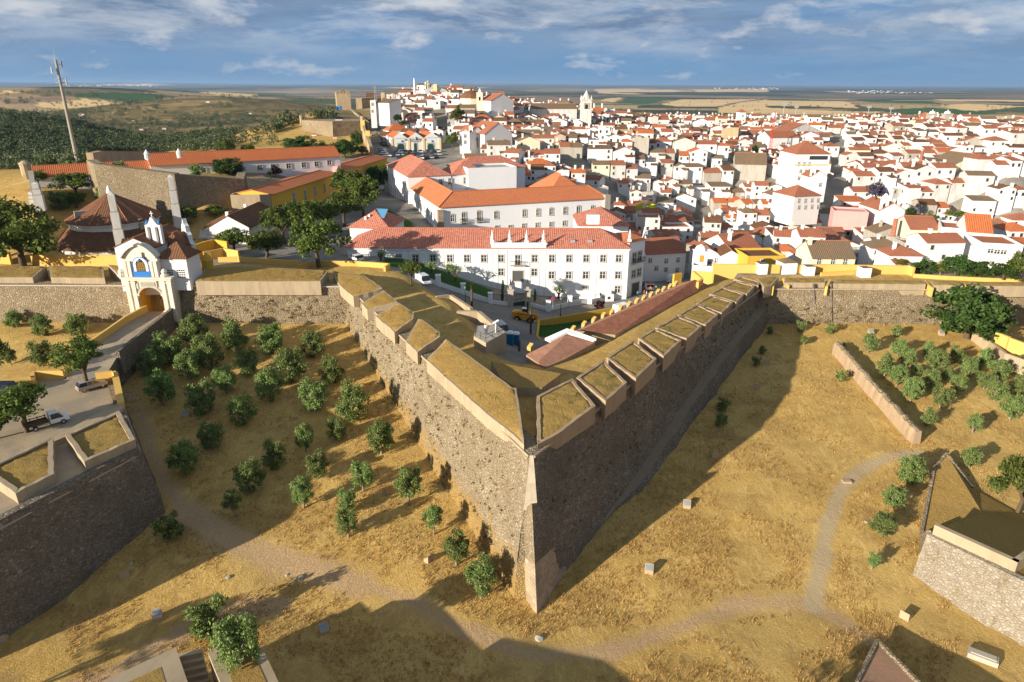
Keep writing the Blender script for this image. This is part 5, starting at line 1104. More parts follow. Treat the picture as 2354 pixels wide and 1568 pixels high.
# yellow domed church
dc=LB('domed_church','pale yellow church with dark tiled dome and slim bell tower','church',1053,240,1098,237,262,14,'flat',0,'cream_plaster',None,D=440,flatmat='old_tile')
q=PD(1083,226,452); dc.part('dome',MB().lathe((q.x,q.y,q.z),[(7.2,0),(6.9,.9),(5.6,2.6),(3.4,4.0),(.8,4.7),(.5,6.0),(0,6.2)],12),'brown_tile'); dc.part('drum',MB().lathe((q.x,q.y,q.z-6),[(6.9,0),(6.9,6.0)],12),'cream_plaster')
q=PD(1102.5,240,440); zt_=PXY(1102,214.5,q).z; mb=MB(); mb.box((q.x,q.y,q.z-6),(3.8,3.8,zt_-q.z+6)); mb.box((q.x,q.y,zt_),(4.3,4.3,.4)); mb.box((q.x,q.y,zt_+.4),(2,2,2.2),0,0,.3); tw=dc.part('bell_tower',mb,'cream_plaster'); dc.part('belfry_opening',MB().box((q.x,q.y-1.92,zt_-4.2),(1.1,.15,2.2)),'dark_glass',False,tw)
# cathedral with spire
ca=LB('cathedral','old cathedral with long brown roof and tall stone bell tower with pointed spire','cathedral',1222,250,1326,250,266,16,'gx',3.0,'stained_plaster','old_tile',D=455)
q=PD(1346,258,450); zt_=PXY(1346,230,q).z; zsp=PXY(1346.5,207,q).z; mb=MB(); W_=6.4
mb.box((q.x,q.y,q.z-8),(W_,W_,zt_-q.z+8)); mb.box((q.x,q.y,zt_),(W_+.8,W_+.8,.5))
tw=ca.part('bell_tower',mb,'stained_plaster'); sp_=MB().lathe((q.x,q.y,zt_+.5),[(2.6,0),(2.1,1.2),(.15,zsp-zt_-.8),(0,zsp-zt_-.5)],8); 
for sx in (-1,1):
    for sy in (-1,1): sp_.lathe((q.x+sx*2.9,q.y+sy*2.9,zt_+.5),[(.45,0),(.4,.8),(0,2.4)],6)
ca.part('spire',sp_,'portal_marble',False,tw); mb=MB(); arch_wall(mb,-1.7,1.7,0,3.6,0,.95,1.9,-.1,.1); mb.xf(Matrix.Translation((q.x,q.y-W_/2-.1,zt_-5.2))); ca.part('belfry_arch',mb,'grey_stone',False,tw); ca.part('belfry_opening',MB().box((q.x,q.y-W_/2-.03,zt_-5.2),(1.8,.1,2.7)),'dark_glass',False,tw)
# white houses by the castle street
LB('tower_house','tall narrow white house with dark window at the head of the rampart street','house',850,231,863,231,277,7,'flat',0,'white_plaster',None,D=400,wins=[(856,240),(856,256)])
LB('white_house','white house stepping down beside the tall narrow house below the castle','house',863,236,885,238,272,10,'shed',2,'white_plaster','old_tile',D=402)
LB('gabled_hall','big white hall with twin gables right of the yellow domed church','house',1128,232,1180,230,252,14,'gy',4,'white_plaster','town_tile',D=430)
tc=LB('twin_bell_chapel','small white chapel with yellow trim and two bellcotes near the round street tree','chapel',1079.5,307,1113,306,338,12,'gy',3,'white_plaster','town_tile',D=322,wins=[(1096,320)])
for u in (1082,1110): q=face_hit(u,303,tc.A,tc.B,1,0); bellcote(tc,q.x,q.y+.5,tc.ze-.2,1.8,3.4)
tc.part('door',MB().box(((tc.A+tc.B)/2+Vector((0,-.06,0))).to_tuple()[:2]+(tc.zb-.3,),(1.6,.2,3)),'terracotta')
LB('white_hall','large plain white hall with wide gable, right of the twin bell chapel','house',1113.5,309,1177,303,340,16,'gy',5,'white_plaster','town_tile',D=318,wins=[(1128,326),(1160,326)],ww=(1.4,2.0))
LB('corner_house','white flat topped house with green garage door between street tree and chapel','house',1061,302,1079,302,347,10,'flat',0,'white_plaster',None,D=318,wins=[(1069,313),(1069,327)])
# stone towers and bell tower
ta=LB('stone_tower','square brown stone tower among white roofs right of the ochre house','tower',1426.5,300,1454,300,330,8.5,'flat',0,'castle_stone',None,flatmat='castle_stone',wins=[(1445,318)])
tb2=LB('stone_tower','broad square brown stone tower right of centre, beside the green topped building','tower',1659,295,1697.7,296,337,11,'flat',0,'castle_stone',None,flatmat='castle_stone')
LB('green_top_building','narrow white building with green shaded roof terrace behind the broad stone tower','building',1699,312,1720,312,338,9,'flat',0,'white_plaster',None,flatmat='dark_green_door',wins=[(1704,328),(1712,328)])
bt=LB('white_bell_tower','white church bell tower with red pyramid cap rising from the far roofs','bell tower',1700,258,1714.5,258,300,5.8,'hip',2.0,'white_plaster','town_tile',wins=[(1707,267)],D=520)
bt.part('body',MB().poly(rectP(PD(1692,277,516),PD(1713,277,516),8),5,PD(1692,277,516).z),'white_plaster')
# twin towered church far right
tt=LB('twin_towered_church','white church with pointed gable and two grey bell towers at the far right','church',2136,281,2171,281,297,16,'gy',5.5,'white_plaster','town_tile',wins=[(2146,288),(2154,288),(2162,288)],D=560)
for u in (2142,2177):
    q=PD(u,281,562); zt_=PXY(u,263,q).z; zs=PXY(u,252,q).z; mb=MB(); mb.box((q.x,q.y+2,q.z-6),(4.8,4.8,zt_-q.z+6)); mb.box((q.x,q.y+2,zt_),(5.4,5.4,.5)); w1=tt.part('bell_tower',mb,'grey_stone'); tt.part('tower_cap',MB().lathe((q.x,q.y+2,zt_+.5),[(2.1,0),(1.7,1.2),(.4,zs-zt_-1.5),(0,zs-zt_-.3)],8),'white_plaster',False,w1)
q=PD(2154,268,560); tt.part('cross',MB().box((q.x,q.y,q.z),(.4,.4,2.2)).box((q.x,q.y,q.z+1.3),(1.5,.4,.35)),'white_paint')
LB('church_nave','long white nave with brown tile roof behind the twin bell towers','church',2186,281,2245,281,298,16,'gx',4.5,'white_plaster','town_tile',D=575)
LB('red_roof_hall','long low hall with flat orange roof left of the twin towered church','hall',2050,288,2133,289,296,22,'gx',3,'white_plaster','town_tile',D=560)
LB('palace','pale blue white three storey house with curved parapet on the far skyline','house',1972,279,2025,279,306,12,'flat',0,'clean_plaster',None,D=520,wins=[(x,289) for x in (1984,1993,2002,2012)],ww=(1.0,2.4))
LB('long_house','white house with long plain orange roof on the skyline left of the pale palace','house',1891,299,1966,300,320,14,'gx',4,'white_plaster','town_tile',D=500)
LB('gable_house','tall white house with wide street gable above the dark alley','house',1803,305,1890,303,345,14,'gy',5,'stained_plaster','town_tile',D=455,wins=[(1830,322),(1860,322)])
LB('broad_house','broad white house with red roof left of the tall gabled house','house',1770,317,1837,316,356,13,'gx',3.2,'white_plaster','town_tile',D=430,wins=[(1800,330),(1812,330),(1800,343)],ww=(2.4,1.0))
yt=LB('yellow_trim_building','big white corner building with yellow cornice and ribbon window beside the dark alley','building',1828.5,354,1908.5,354,428,16,'hip',4.6,'white_plaster','town_tile',D=312,wins=[(1836,377),(1848,377),(1860,377),(1840,394),(1852,394),(1836,410),(1848,410)])
q=(yt.A+yt.B)/2; xd=(yt.B-yt.A).normalized(); nf=Vector((xd.y,-xd.x,0))
yt.part('ribbon_window',MB().box((q.x+xd.x*2.5+nf.x*.05,q.y+xd.y*2.5+nf.y*.05,yt.ze-2.3),(7.5,.15,1.5),wrz(yt.A,yt.B)),'glass'); yt.part('cornice',MB().box((q.x+nf.x*.2,q.y+nf.y*.2,yt.ze-4.4),((yt.B-yt.A).length+.3,.6,.35),wrz(yt.A,yt.B)),'yellow_trim')
y2=LB('alley_chapel','narrow white chapel front with yellow pediment and two bell openings by the dark alley','chapel',1862,407,1901,407,443,8,'gy',2.4,'white_plaster','town_tile',D=296,wins=[(1885,425)])
for u in (1868,1894): q=face_hit(u,404,y2.A,y2.B,1,0); bellcote(y2,q.x,q.y+.4,y2.ze-.2,1.9,3.6)
LB('red_shed','shed with vivid red metal roof in the middle of the town','shed',1574,368,1671,369,385,16,'gx',3.2,'stained_plaster','red_metal') if False else None
m_plain('red_metal',(.52,.05,.04),.6,.3)
LB('red_metal_hall','hall with vivid red sheet roof in the middle of the town','hall',1576,367,1670,369,386,15,'gx',3.0,'stained_plaster','red_metal',D=352)
LB('long_orange_house','long white house with orange hip roof right below the broad stone tower','house',1590,348,1719,348,364,14,'hip',3.2,'white_plaster','town_tile',D=392,wins=[(x,356) for x in (1610,1650,1680,1700)])
LB('brown_gable_hall','large hall with faded brown roof and grey gable beside the dark alley','hall',1689,377,1762,379,412,16,'gx',4.2,'grey_plaster','old_tile',D=328)
LB('cream_gable_house','large cream house with blank gable wall at the right, brown roof to its left','house',2190,381,2280,379,410,14,'gy',4.6,'cream_plaster','old_tile',D=345,wins=[(2245,390)])
nb2=LB('bell_gable_church','white church with cream trimmed pediment and two bellcotes, right of the jacaranda','church',2022,484,2080,484,500,14,'gy',2.6,'white_plaster','town_tile',D=262)
for u in (2032,2071): q=face_hit(u,480,nb2.A,nb2.B,1,0); bellcote(nb2,q.x,q.y+.5,nb2.ze-.4,2.6,5.2)
LB('beige_house','tall house with blank beige plastered gable wall at the right','house',2092,527,2160,529,562,12,'gx',2.8,'cream_plaster','town_tile',D=222)
LB('terrace_house','large white stepped house with roof terrace right of the beige gable','house',2163,522,2212,526,566,12,'flat',0,'white_plaster',None,D=216,wins=[(2175,540),(2190,541)],flatmat='terracotta')
LB('garden_house','white flat roofed house with row of small windows behind the dark hedge trees','house',2257,558,2353,563,590,12,'flat',0,'white_plaster',None,D=196,wins=[(2276,577),(2291,579),(2306,580)],ww=(1.3,1.1),flatmat='terracotta')
LB('orange_gable_house','white house with steep orange roof between terrace house and garden house','house',2222,532,2282,536,560,13,'gx',3.6,'white_plaster','orange_tile',D=212)
LB('cream_tile_house','low cream house with mossy pale tile roof right behind the yellow parapet','house',1867,594,1966,594,612,10,'gx',3.4,'cream_plaster','old_tile',D=182,wins=[(1882,601),(1914,601),(1942,602)],chim=[(.05,.4)])
LB('orange_band_house','white house with orange cornice band behind the yellow parapet','house',1719,589,1806,588,609,9,'flat',0,'yellow_plaster',None,D=176,wins=[(1752,603)],flatmat='brown_tile')
LB('brown_roof_house','house with big mottled brown roof behind the orange banded house','house',1680,578,1750,572,596,13,'gx',3.4,'white_plaster','town_tile',D=190,wins=[(1733,577),(1745,577)],chim=[(.2,.3)])
LB('street_house','white two storey house with six small grey windows facing the convent corner','house',1485,585,1577,580,633,11,'gx',3.0,'white_plaster','town_tile',D=180,wins=[(1494,599),(1531,600),(1558,598),(1508,617),(1530,620),(1556,621)],ww=(1.0,1.3))
LB('lane_house','white house with low gable behind the small domed turret','house',1600,585,1655,586,614,9,'gy',1.8,'white_plaster','town_tile',D=183,wins=[(1646,599)])
LB('lane_house','white house with brown roof left of the orange banded house','house',1657,588,1702,589,612,8,'gy',1.6,'white_plaster','brown_tile',D=181)
LB('pink_terrace_house','salmon pink house with walled roof terrace in the right part of the town','house',1917,484,1997,488,505,9,'flat',0,'pink_plaster',None,D=258,flatmat='pink_plaster')
LB('pediment_house','white house with classical pediment and brown hip roof left of the lower dark street','house',1826,452,1887,449,492,12,'hip',3,'white_plaster','town_tile',D=262,wins=[(1836,462),(1851,462),(1866,461),(1880,461),(1836,477),(1851,477),(1866,476),(1880,476)])
m_plain('lime_paint',(.50,.56,.02),.8)
LB('lime_wall_house','small flat house with bright lime yellow walls among the shaded roofs','house',1461,472,1499,480,492,6,'flat',0,'lime_paint',None,D=248)
LB('ochre_house','small square ochre yellow house left of the brown stone tower','house',1359,320,1385,320,336,7,'flat',0,'bright_yellow_plaster',None,D=380)
# domed turret building by the yellow wall (water house)
dk=LB('turret_house','small white and yellow rampart house with domed lantern turret','building',1592,610,1641,613,631,7,'flat',0,'white_plaster',None,D=150,flatmat='old_tile')
q=PD(1608,597,154); mb=MB(); mb.box((q.x,q.y,q.z-1.5),(2.6,2.6,3.4)); mb.box((q.x,q.y,q.z+1.9),(2.9,2.9,.2)); mb.lathe((q.x,q.y,q.z+2.1),[(1.3,0),(1.25,.4),(.9,.95),(.3,1.25),(0,1.4)],12); w1=dk.part('lantern',mb,'white_paint'); dk.part('lantern_window',MB().box((q.x,q.y-1.32,q.z-.2),(.9,.1,1.5)),'gold_lattice',False,w1)
dk.part('yellow_base',MB().box(((dk.A+dk.B)/2+Vector((0,-.03,0))).to_tuple()[:2]+(dk.zb-3,),((dk.B-dk.A).length+.2,.5,3.0+(dk.ze-dk.zb)*.42),wrz(dk.A,dk.B)),'bright_yellow_plaster')
GB='tall red brick factory chimneys in the town'
for u,v0,v1,D_,lab in [(2112,386,348,345,'red brick chimney in front of the cream gabled house'),(2316,375,350,350,'red brick chimney at the far right edge of the town'),(2051,544,503,225,'red brick chimney beside the beige gable house')]:
    p=PD(u,v0,D_); t=thing('brick_chimney',lab,'chimney',p,0,GB); h=PXY(u,v1,p).z-p.z; MB().tube((0,0,-3),(0,0,h),.85,.6,8).build('shaft',[M['chimney_brick']],t); MB().box((0,0,-6),(2.4,2.4,6.2)).build('base',[M['grey_plaster']],t)
# ---- the packed quarter of small houses
streets=[gpts([(1905,475),(1915,420),(1926,360),(1936,300)]),gpts([(1995,600),(1930,555),(1860,510),(1830,480)]),gpts([(1045,352),(1010,285),(995,255)]),gpts([(865,345),(850,285)]),gpts([(1290,560),(1420,440),(1300,380),(1240,350)]),gpts([(1500,640),(1590,560),(1640,500)])]
streets.append([PG(1780,610,0,160),PG(1730,560,0,160),PG(1600,470,0,160)])
def uproj(x,y,z):
    c_,s_=math.cos(ROLL),math.sin(ROLL); Yc=y*math.cos(TH)-(z-CAMH)*math.sin(TH); Uc=y*math.sin(TH)+(z-CAMH)*math.cos(TH); a=x/Yc*FPX; b=-Uc/Yc*FPX
    return CU+c_*a-s_*b, CV+s_*a+c_*b
rr=random.Random(11); houses=[]; Y=168.0; row=0
while Y<610:
    x=-.23*Y; rowang=rr.uniform(-.16,.10)
    while x<.80*Y+12:
        w=rr.choice((4.6,5.4,6.2,7.0,8.4,10.5))*rr.uniform(.92,1.08); d=rr.uniform(6.6,8.6); cx=x+w/2; cy=Y+rr.uniform(-.9,.9)+rowang*.15*(cx-.3*Y); x+=w+(rr.uniform(.0,.3) if rr.random()<.9 else rr.uniform(1.5,3.5))
        z=hgt(cx,cy); u,v=uproj(cx,cy,z); lim=1410 if cy<238 else (1085 if cy<350 else 893)
        if u<lim or u>2440: continue
        if cy<178 and u<1660: continue
        if any(dist_poly(np.array([cx]),np.array([cy]),s)[0]<w*.45+1.3 for s in streets): continue
        bad=False
        for c in OCC:
            ox=sum(p[0] for p in c)/len(c); oy=sum(p[1] for p in c)/len(c)
            if abs(ox-cx)<40 and abs(oy-cy)<40:
                dd=dist_poly(np.array([cx]),np.array([cy]),list(c)+[c[0]])[0]; 
                if dd<min(w,d)*.52+.3 or inside(np.array([cx]),np.array([cy]),c)[0]: bad=True;break
        if bad: continue
        rot=rowang+rr.gauss(0,.07)+(rr.choice((-.3,.3)) if rr.random()<.12 else 0)
        houses.append(dict(x=cx,y=cy,z=z,w=w*.98,d=d,rot=rot,row=row,u=u,v=v,h=rr.choice((2.8,3.2,3.6,4.2,4.8,5.6))+rr.uniform(-.3,.5)+(2.4 if rr.random()<.09 else 0),
            kind=rr.choices(('gx','gy','shed','hip','flat'),(44,17,13,11,15))[0],rm=rr.choices(('town_tile','orange_tile','old_tile','brown_tile'),(52,11,24,13))[0],wm=rr.choices(('white_plaster','stained_plaster','grey_plaster','cream_plaster'),(66,20,9,5))[0],
            ch=rr.choices((0,1,2),(45,40,15))[0],ann=rr.random()<.38,side=rr.random(),s2=rr.random()))
    Y+=7.7 if row%2 else 9.3
    row+=1
inview=[h for h in houses if -20<h['u']<2373]
inview.sort(key=lambda h:math.hypot(h['x'],h['y'])); NEAR=inview[:262]; nearset=set(id(h) for h in NEAR); REST=[h for h in houses if id(h) not in nearset]
rows={}
for h in NEAR: rows.setdefault(h['row'],[]).append(h)
for r_,l in rows.items():
    l.sort(key=lambda h:h['u'])
    for i,h in enumerate(l): h['k']=i
rowids={r_:i for i,r_ in enumerate(sorted(rows))}
ORD=['first','second','third','fourth','fifth','sixth','seventh','eighth','ninth','tenth','eleventh','twelfth','thirteenth','fourteenth','fifteenth','sixteenth','seventeenth','eighteenth','nineteenth','twentieth']
def ordn(i): return ORD[i] if i<20 else ORD[19][:-4]+'y-'+ORD[i-20] if i<29 else 'last'
def rect_local(w,d): return [Vector((-w/2,-d/2,0)),Vector((w/2,-d/2,0)),Vector((w/2,d/2,0)),Vector((-w/2,d/2,0))]
def house_meshes(h):
    c=rect_local(h['w'],h['d']); rh=(h['d'] if h['kind'] in('gx','shed') else h['w'])*(.20 if h['kind']!='shed' else .14)
    if h['kind']=='hip': rh=min(h['w'],h['d'])*.24
    wl_=wall_mesh(MB(),c,h['h'],-4.0,h['kind'] if h['kind']!='hip' else 'none',rh,0,0,1)
    rf=None if h['kind']=='flat' else roof_mesh(MB(),c,h['h'],rh,h['kind'],.25)
    return c,rh,wl_,rf
WT=None
def town_window():
    global WT
    if WT is None:
        mb=MB(); mb.box((0,0,-.5),(.75,.12,1.05),0,0); mb.box((0,.0,-.6),(1.0,.2,.1),0,1); mb.box((0,.0,.55),(1.0,.16,.1),0,1)
        for s in (-1,1): mb.box((s*.43,0,-.5),(.11,.15,1.05),0,1)
        o=mb.build('window',[M['glass'],M['stone_trim']]); WT=o.data; bpy.data.objects.remove(o)
    return WT
WADJ={'white_plaster':'white','stained_plaster':'stained white','grey_plaster':'bare grey','cream_plaster':'cream'}
RADJ={'town_tile':'red brown','orange_tile':'orange','old_tile':'mossy tan','brown_tile':'dark brown'}
KADJ={'gx':'pitched roof','gy':'street gable','shed':'lean-to roof','hip':'hipped roof','flat':'flat terrace'}
GH='small houses packed together in the old town'
for h in NEAR:
    rn=rowids[h['row']]; big='tall ' if h['h']>6.2 else 'low ' if h['h']<3.3 else ''
    lab=f"{big}{WADJ[h['wm']]} house, {(RADJ[h['rm']]+' ') if h['kind']!='flat' else ''}{KADJ[h['kind']]}, {ordn(h['k'])} from left in {ordn(rn)} street row"
    t=thing('town_house',lab,'house',(h['x'],h['y'],h['z']),h['rot'],GH); c,rh,wl_,rf=house_meshes(h)
    wl_.build('wall',[M[h['wm']],M['terracotta' if h['side']<.4 else 'grey_plaster']],t); ro_=None
    if rf: ro_=rf.build('roof',[M[h['rm']]],t)
    for k in range(h['ch']):
        px_,py_=(-.3+.55*k+.1*h['s2'])*h['w'],(-.2+.45*h['side'])*h['d']; mb=MB(); hh=h['h']+rh+.9; mb.box((px_,py_,h['h']-.8),(.75,.6,hh-h['h']+.8)); mb.box((px_,py_,hh),(.95,.8,.16)); mb.build('chimney',[M[h['wm']]],ro_ or t)
    if h['ann']:
        aw=h['w']*.42; ax=(-.24 if h['side']<.5 else .24)*h['w']; mb=MB(); cc2=[Vector((p.x+ax,p.y-h['d']/2-1.3,0)) for p in rect_local(aw,2.8)]; wall_mesh(mb,cc2,h['h']*.62,-4,'none'); roof_mesh(mb,cc2,h['h']*.62,.7,'shed',.15,1); mb.build('lean_to',[M[h['wm']],M[h['rm']]],t)
    dist=math.hypot(h['x'],h['y'])
    nwin=0 if h['wm']=='grey_plaster' else (3 if dist<260 else 2)
    fl=[h['h']-1.2]+([h['h']-3.6] if h['h']>5 else [])
    for zz in fl:
        for k in range(nwin):
            if rr.random()<.3: continue
            o=link('window',town_window(),t); o.location=(-h['w']*.34+h['w']*.68*k/max(1,nwin-1),-h['d']/2-.02,zz)
# the rest of the town, beyond what can be told apart
mats=['white_plaster','stained_plaster','grey_plaster','cream_plaster','town_tile','orange_tile','old_tile','brown_tile','glass','terracotta']; mb=MB()
for h in REST:
    c,rh,wl_,rf=house_meshes(h); X=Matrix.Translation((h['x'],h['y'],h['z']))@Matrix.Rotation(h['rot'],4,'Z'); wi=mats.index(h['wm'])
    wl_.m=[wi if q==0 else 9 for q in wl_.m]; wl_.xf(X); mb.add(wl_.v,wl_.f); mb.m[-len(wl_.f):]=wl_.m
    if rf: rf.xf(X); mb.add(rf.v,rf.f,mats.index(h['rm']))
    q=MB()
    for k in range(h['ch']): q.box(((-.3+.55*k)*h['w'],.1*h['d'],h['h']-.5),(.9,.8,rh+1.5),0,wi)
    for k in range(2):
        if rr.random()<.7: q.box(((-.3+.55*k)*h['w'],-h['d']/2,h['h']-2.4),(.9,.2,1.3),0,8)
    q.xf(X); mb.v_o=len(mb.v); o_=len(mb.v); mb.v.extend(q.v); mb.f.extend([tuple(i+o_ for i in f_) for f_ in q.f]); mb.m.extend(q.m)
tag(mb.build('distant_houses',[M[q] for q in mats]),'mass of white houses with red roofs filling the far part of the town','houses','far part of the old town','stuff')
print('houses',len(houses),'near',len(NEAR))
# ================================================================ RAMPART FURNITURE
def poly_thing(name,label,cat,part,pts,z0,mats,group=None,mt=1):
    t=thing(name,label,cat,(0,0,0),0,group); mb=MB(); mb.prism([(p[0],p[1],z0) for p in pts],[tuple(p) for p in pts],0,True,mt if len(mats)>1 else 0); mb.build(part,[M[m] for m in mats],t); return t
# brick casemate
bc=thing('brick_casemate','long low casemate with red brick sloping roof behind the shaded parapet blocks','casemate')
r0,r1=P(1597,643,13.7),P(1337,758,13.7); e0,e1=P(1628,655,12.25),P(1414,770,12.25); t0,t1=P(1567,650,12.9),P(1322,760,12.9)
mb=MB(); mb.add([r0,r1,e1,e0],[(0,1,2,3)],0); mb.add([r0,r1,t1,t0],[(0,3,2,1)],1)
mb.build('roof',[M['roof_brick'],M['paver_brick']],bc)
mb=MB(); lo=lambda p,z:Vector((p.x,p.y,z))
mb.add([e0,e1,lo(e1,9),lo(e0,9),t0,t1,lo(t1,-1),lo(t0,-1),r0,r1],[(0,1,2,3),(4,7,6,5),(0,3,7,4),(0,4,8),(1,5,6,2),(1,9,5)],0); mb.build('wall',[M['sand_plaster']],bc)
mb=MB(); ap=P(1303,759.5,14.0); l_=P(1252,782,12.7); r_=P(1370,783,12.6); ap2=P(1303,768,13.6); l2=P(1264,788,12.6); r2_=P(1362,786,12.4)
mb.prism([l_,ap,r_,r2_,ap2,l2],[p+Vector((0,0,.35)) for p in (l_,ap,r_,r2_,ap2,l2)],0); mb.build('gable_coping',[M['white_plaster']],bc)
mb=MB(); a=P(1209,815,12.3); b=P(1264,789,12.5); c=P(1303,769,13.4); d=P(1368,787,12.3); e=P(1297,826,12.1); f_=P(1252,845,12.05); g=P(1236,832,12.6)
mb.add([a,b,c,g],[(0,1,2,3)],0); mb.add([c,d,e,f_,g,a],[(0,1,2,3,4),(4,3,5)],0); mb.prism([lo(q,3) for q in (a,b,d,e,f_)],[lo(q,q.z-.05) for q in (a,b,d,e,f_)],1,False); mb.build('lower_roof',[M['paver_brick'],M['ochre_plaster']],bc)
m_plain('vent_yellow',(.55,.36,.12),.9,.1)
GV='yellow vent blocks along the casemate edge'
vl=[(565,727),(665,683),(755,643),(843,603),(922,570),(1000,533),(1078,500),(1150,468),(1215,440),(1280,410),(1343,385),(1397,360),(1455,335),(1505,310)]
def wedge(name,label,cat,p,w,d,h,mat,rz,group):
    mb=MB(); mb.prism([(-w/2,-d/2,-1.6),(w/2,-d/2,-1.6),(w/2,d/2,-1.6),(-w/2,d/2,-1.6)],[(-w/2,-d/2,h*.45),(w/2*.7,-d/2,h),(w/2*.7,d/2,h),(-w/2,d/2,h*.45)],0); o=mb.build(name,[M[mat]],None,False,p); o.rotation_euler=(0,0,rz); return tag(o,label,cat,group)
for i,(x,y) in enumerate(vl): wedge('vent_block',f'small yellow wedge shaped vent, {ORD[i]} from the lower end of the casemate edge','vent',P(RO[0]+x*.25,RO[1]+y*.25,12.9)+Vector((0,0,-.1)),0.8,.6,.62,'vent_yellow',.9,GV)
wedge('vent_block','small yellow wedge shaped vent standing alone by the lower brick roof','vent',P(1219,801,11.6),0.9,.7,.8,'vent_yellow',.9,GV)
# yellow walls
def wall_line(name,label,px,zt,zb,th,mat,cat='wall',group=None,cop=None,part=None):
    pts=[P(u,v,zt) for u,v in px]; t=thing(name,label,cat,(0,0,0),0,group); mb=MB()
    for a,b in zip(pts[:-1],pts[1:]):
        d=(b-a); d.z=0; d.normalize(); n=Vector((-d.y,d.x,0))*th; mb.prism([(q.x,q.y,zb) for q in (a,b,b+n,a+n)],[tuple(q) for q in (a,b,b+n,a+n)],0)
    mb.build(part or 'wall_body',[M[mat]],t)
    if cop:
        mb=MB()
        for a,b in zip(pts[:-1],pts[1:]): d=(b-a).normalized(); n=Vector((-d.y,d.x,0)); mb.prism([tuple(q+Vector((0,0,.0))) for q in (a-n*.06,b-n*.06,b+n*(th+.06),a+n*(th+.06))],[tuple(q+Vector((0,0,.1))) for q in (a-n*.06,b-n*.06,b+n*(th+.06),a+n*(th+.06))],0)
        mb.build('coping',[M[cop]],t)
    return t
YW='bright_yellow_plaster'
wall_line('yellow_wall','long yellow parapet wall behind the white boxes on the right rampart',[(1640,607),(1765,609),(1900,608.5),(2090,611.5),(2099,615)],14.1,9,.5,YW)
wall_line('yellow_wall','low inclined yellow ramp kerb in front of the long yellow parapet wall',[(1888,627),(2000,621.5),(2085,623)],13.0,11.5,.4,YW)
wall_line('yellow_wall','low yellow wall in front of the dark hedge trees at the right',[(2100,630),(2160,634),(2353,643),(2500,648)],13.0,9,.4,YW)
wall_line('yellow_wall','bright yellow wall with tree shadows left of the city gate',[(68,583),(130,586),(299,587)],14.6,11.5,.5,YW)
wall_line('yellow_wall','short yellow wall block at the far left behind the big tree',[(-40,578),(18,580)],15.0,11.5,.6,YW)
wall_line('yellow_wall','angled yellow wall with lighter top just right of the sentry box',[(467,579),(484,577),(512,571),(546,577)],14.2,11.5,.5,YW)
wall_line('yellow_wall','long low yellow wall with small holes between sentry box and broad tree',[(500,592),(545,591),(600,595),(690,601)],13.3,11.5,.45,YW)
wall_line('yellow_wall','low yellow wall with raised ends on the right side of the broad tree',[(722,600),(820,601),(892,606),(881,613)],13.3,11.5,.45,YW)
wall_line('yellow_wall','stub of yellow wall stepping down to the left of the broad tree',[(686,610),(706,604),(718,600)],13.3,11.5,.45,YW)
wall_line('yellow_wall','yellow wall with dark archway behind the chapel',[(440,566),(470,556),(492,551),(520,556)],15.5,11.5,.6,'yellow_plaster')
wall_line('yellow_wall','curved yellow side wall below the domed turret house',[(1550,631),(1568,628)],11.5,-.5,.5,'yellow_plaster')
wall_line('yellow_wall','yellow wing wall beside the top of the brick casemate',[(1592,623),(1597,628),(1611,640),(1600,648)],13.8,6,.5,YW)
wall_line('kerb_wall','low yellow kerb wall round the dark lawn',[(1236,737),(1290,728),(1405,708)],4.2,1.5,.3,'yellow_plaster')
wall_line('kerb_wall','yellow end wall between dark lawn and lower brick roof',[(1236,737),(1232,773),(1243,783),(1278,788)],4.6,3,.4,'yellow_plaster')
wall_line('mound_wall','low crumbling brick edge of the grassy mound above the road',[(1003,682),(1033,678),(1080,708)],12.4,8,.6,'sand_plaster')
wall_line('mound_wall','low ruined masonry edge beside the viewing platform',[(1049,716),(1096,716),(1134,748)],12.5,8,.7,'sand_plaster')
# white boxes on the right terreplein
GK='white plastered boxes on the right rampart'
for u,v,w_,h_,lab,rf in [(1813,631.5,3.2,2.5,'largest white box with sloping dark roof and door on the right rampart',1),(1861,635,2.0,2.0,'white box right of the largest one, middle of the right rampart',0),(1990,639.5,2.0,2.1,'white box standing apart, farthest to the right',0),(1753,632,1.9,2.3,'white box farthest left, near the turret house',0)]:
    p=P(u,v,12.15); t=thing('white_box',lab,'hut',p,.12,GK); MB().box((0,w_/2,-.3),(w_,w_,h_+.3)).build('walls',[M['clean_plaster']],t)
    if rf: MB().add([(-w_/2-.1,-.1,h_),(w_/2+.1,-.1,h_),(w_/2+.1,w_+.1,h_),(-w_/2-.1,w_+.1,h_),(0,w_/2,h_+.9)],[(0,1,4),(1,2,4),(2,3,4),(3,0,4)]).build('roof',[M['old_tile']],t); MB().box((-w_/2-.02,.8,0),(.1,.9,1.9)).build('door',[M['bark']],t)
    else: MB().box((0,w_/2,h_),(w_-.3,w_-.3,.06)).build('roof',[M['old_tile']],t)
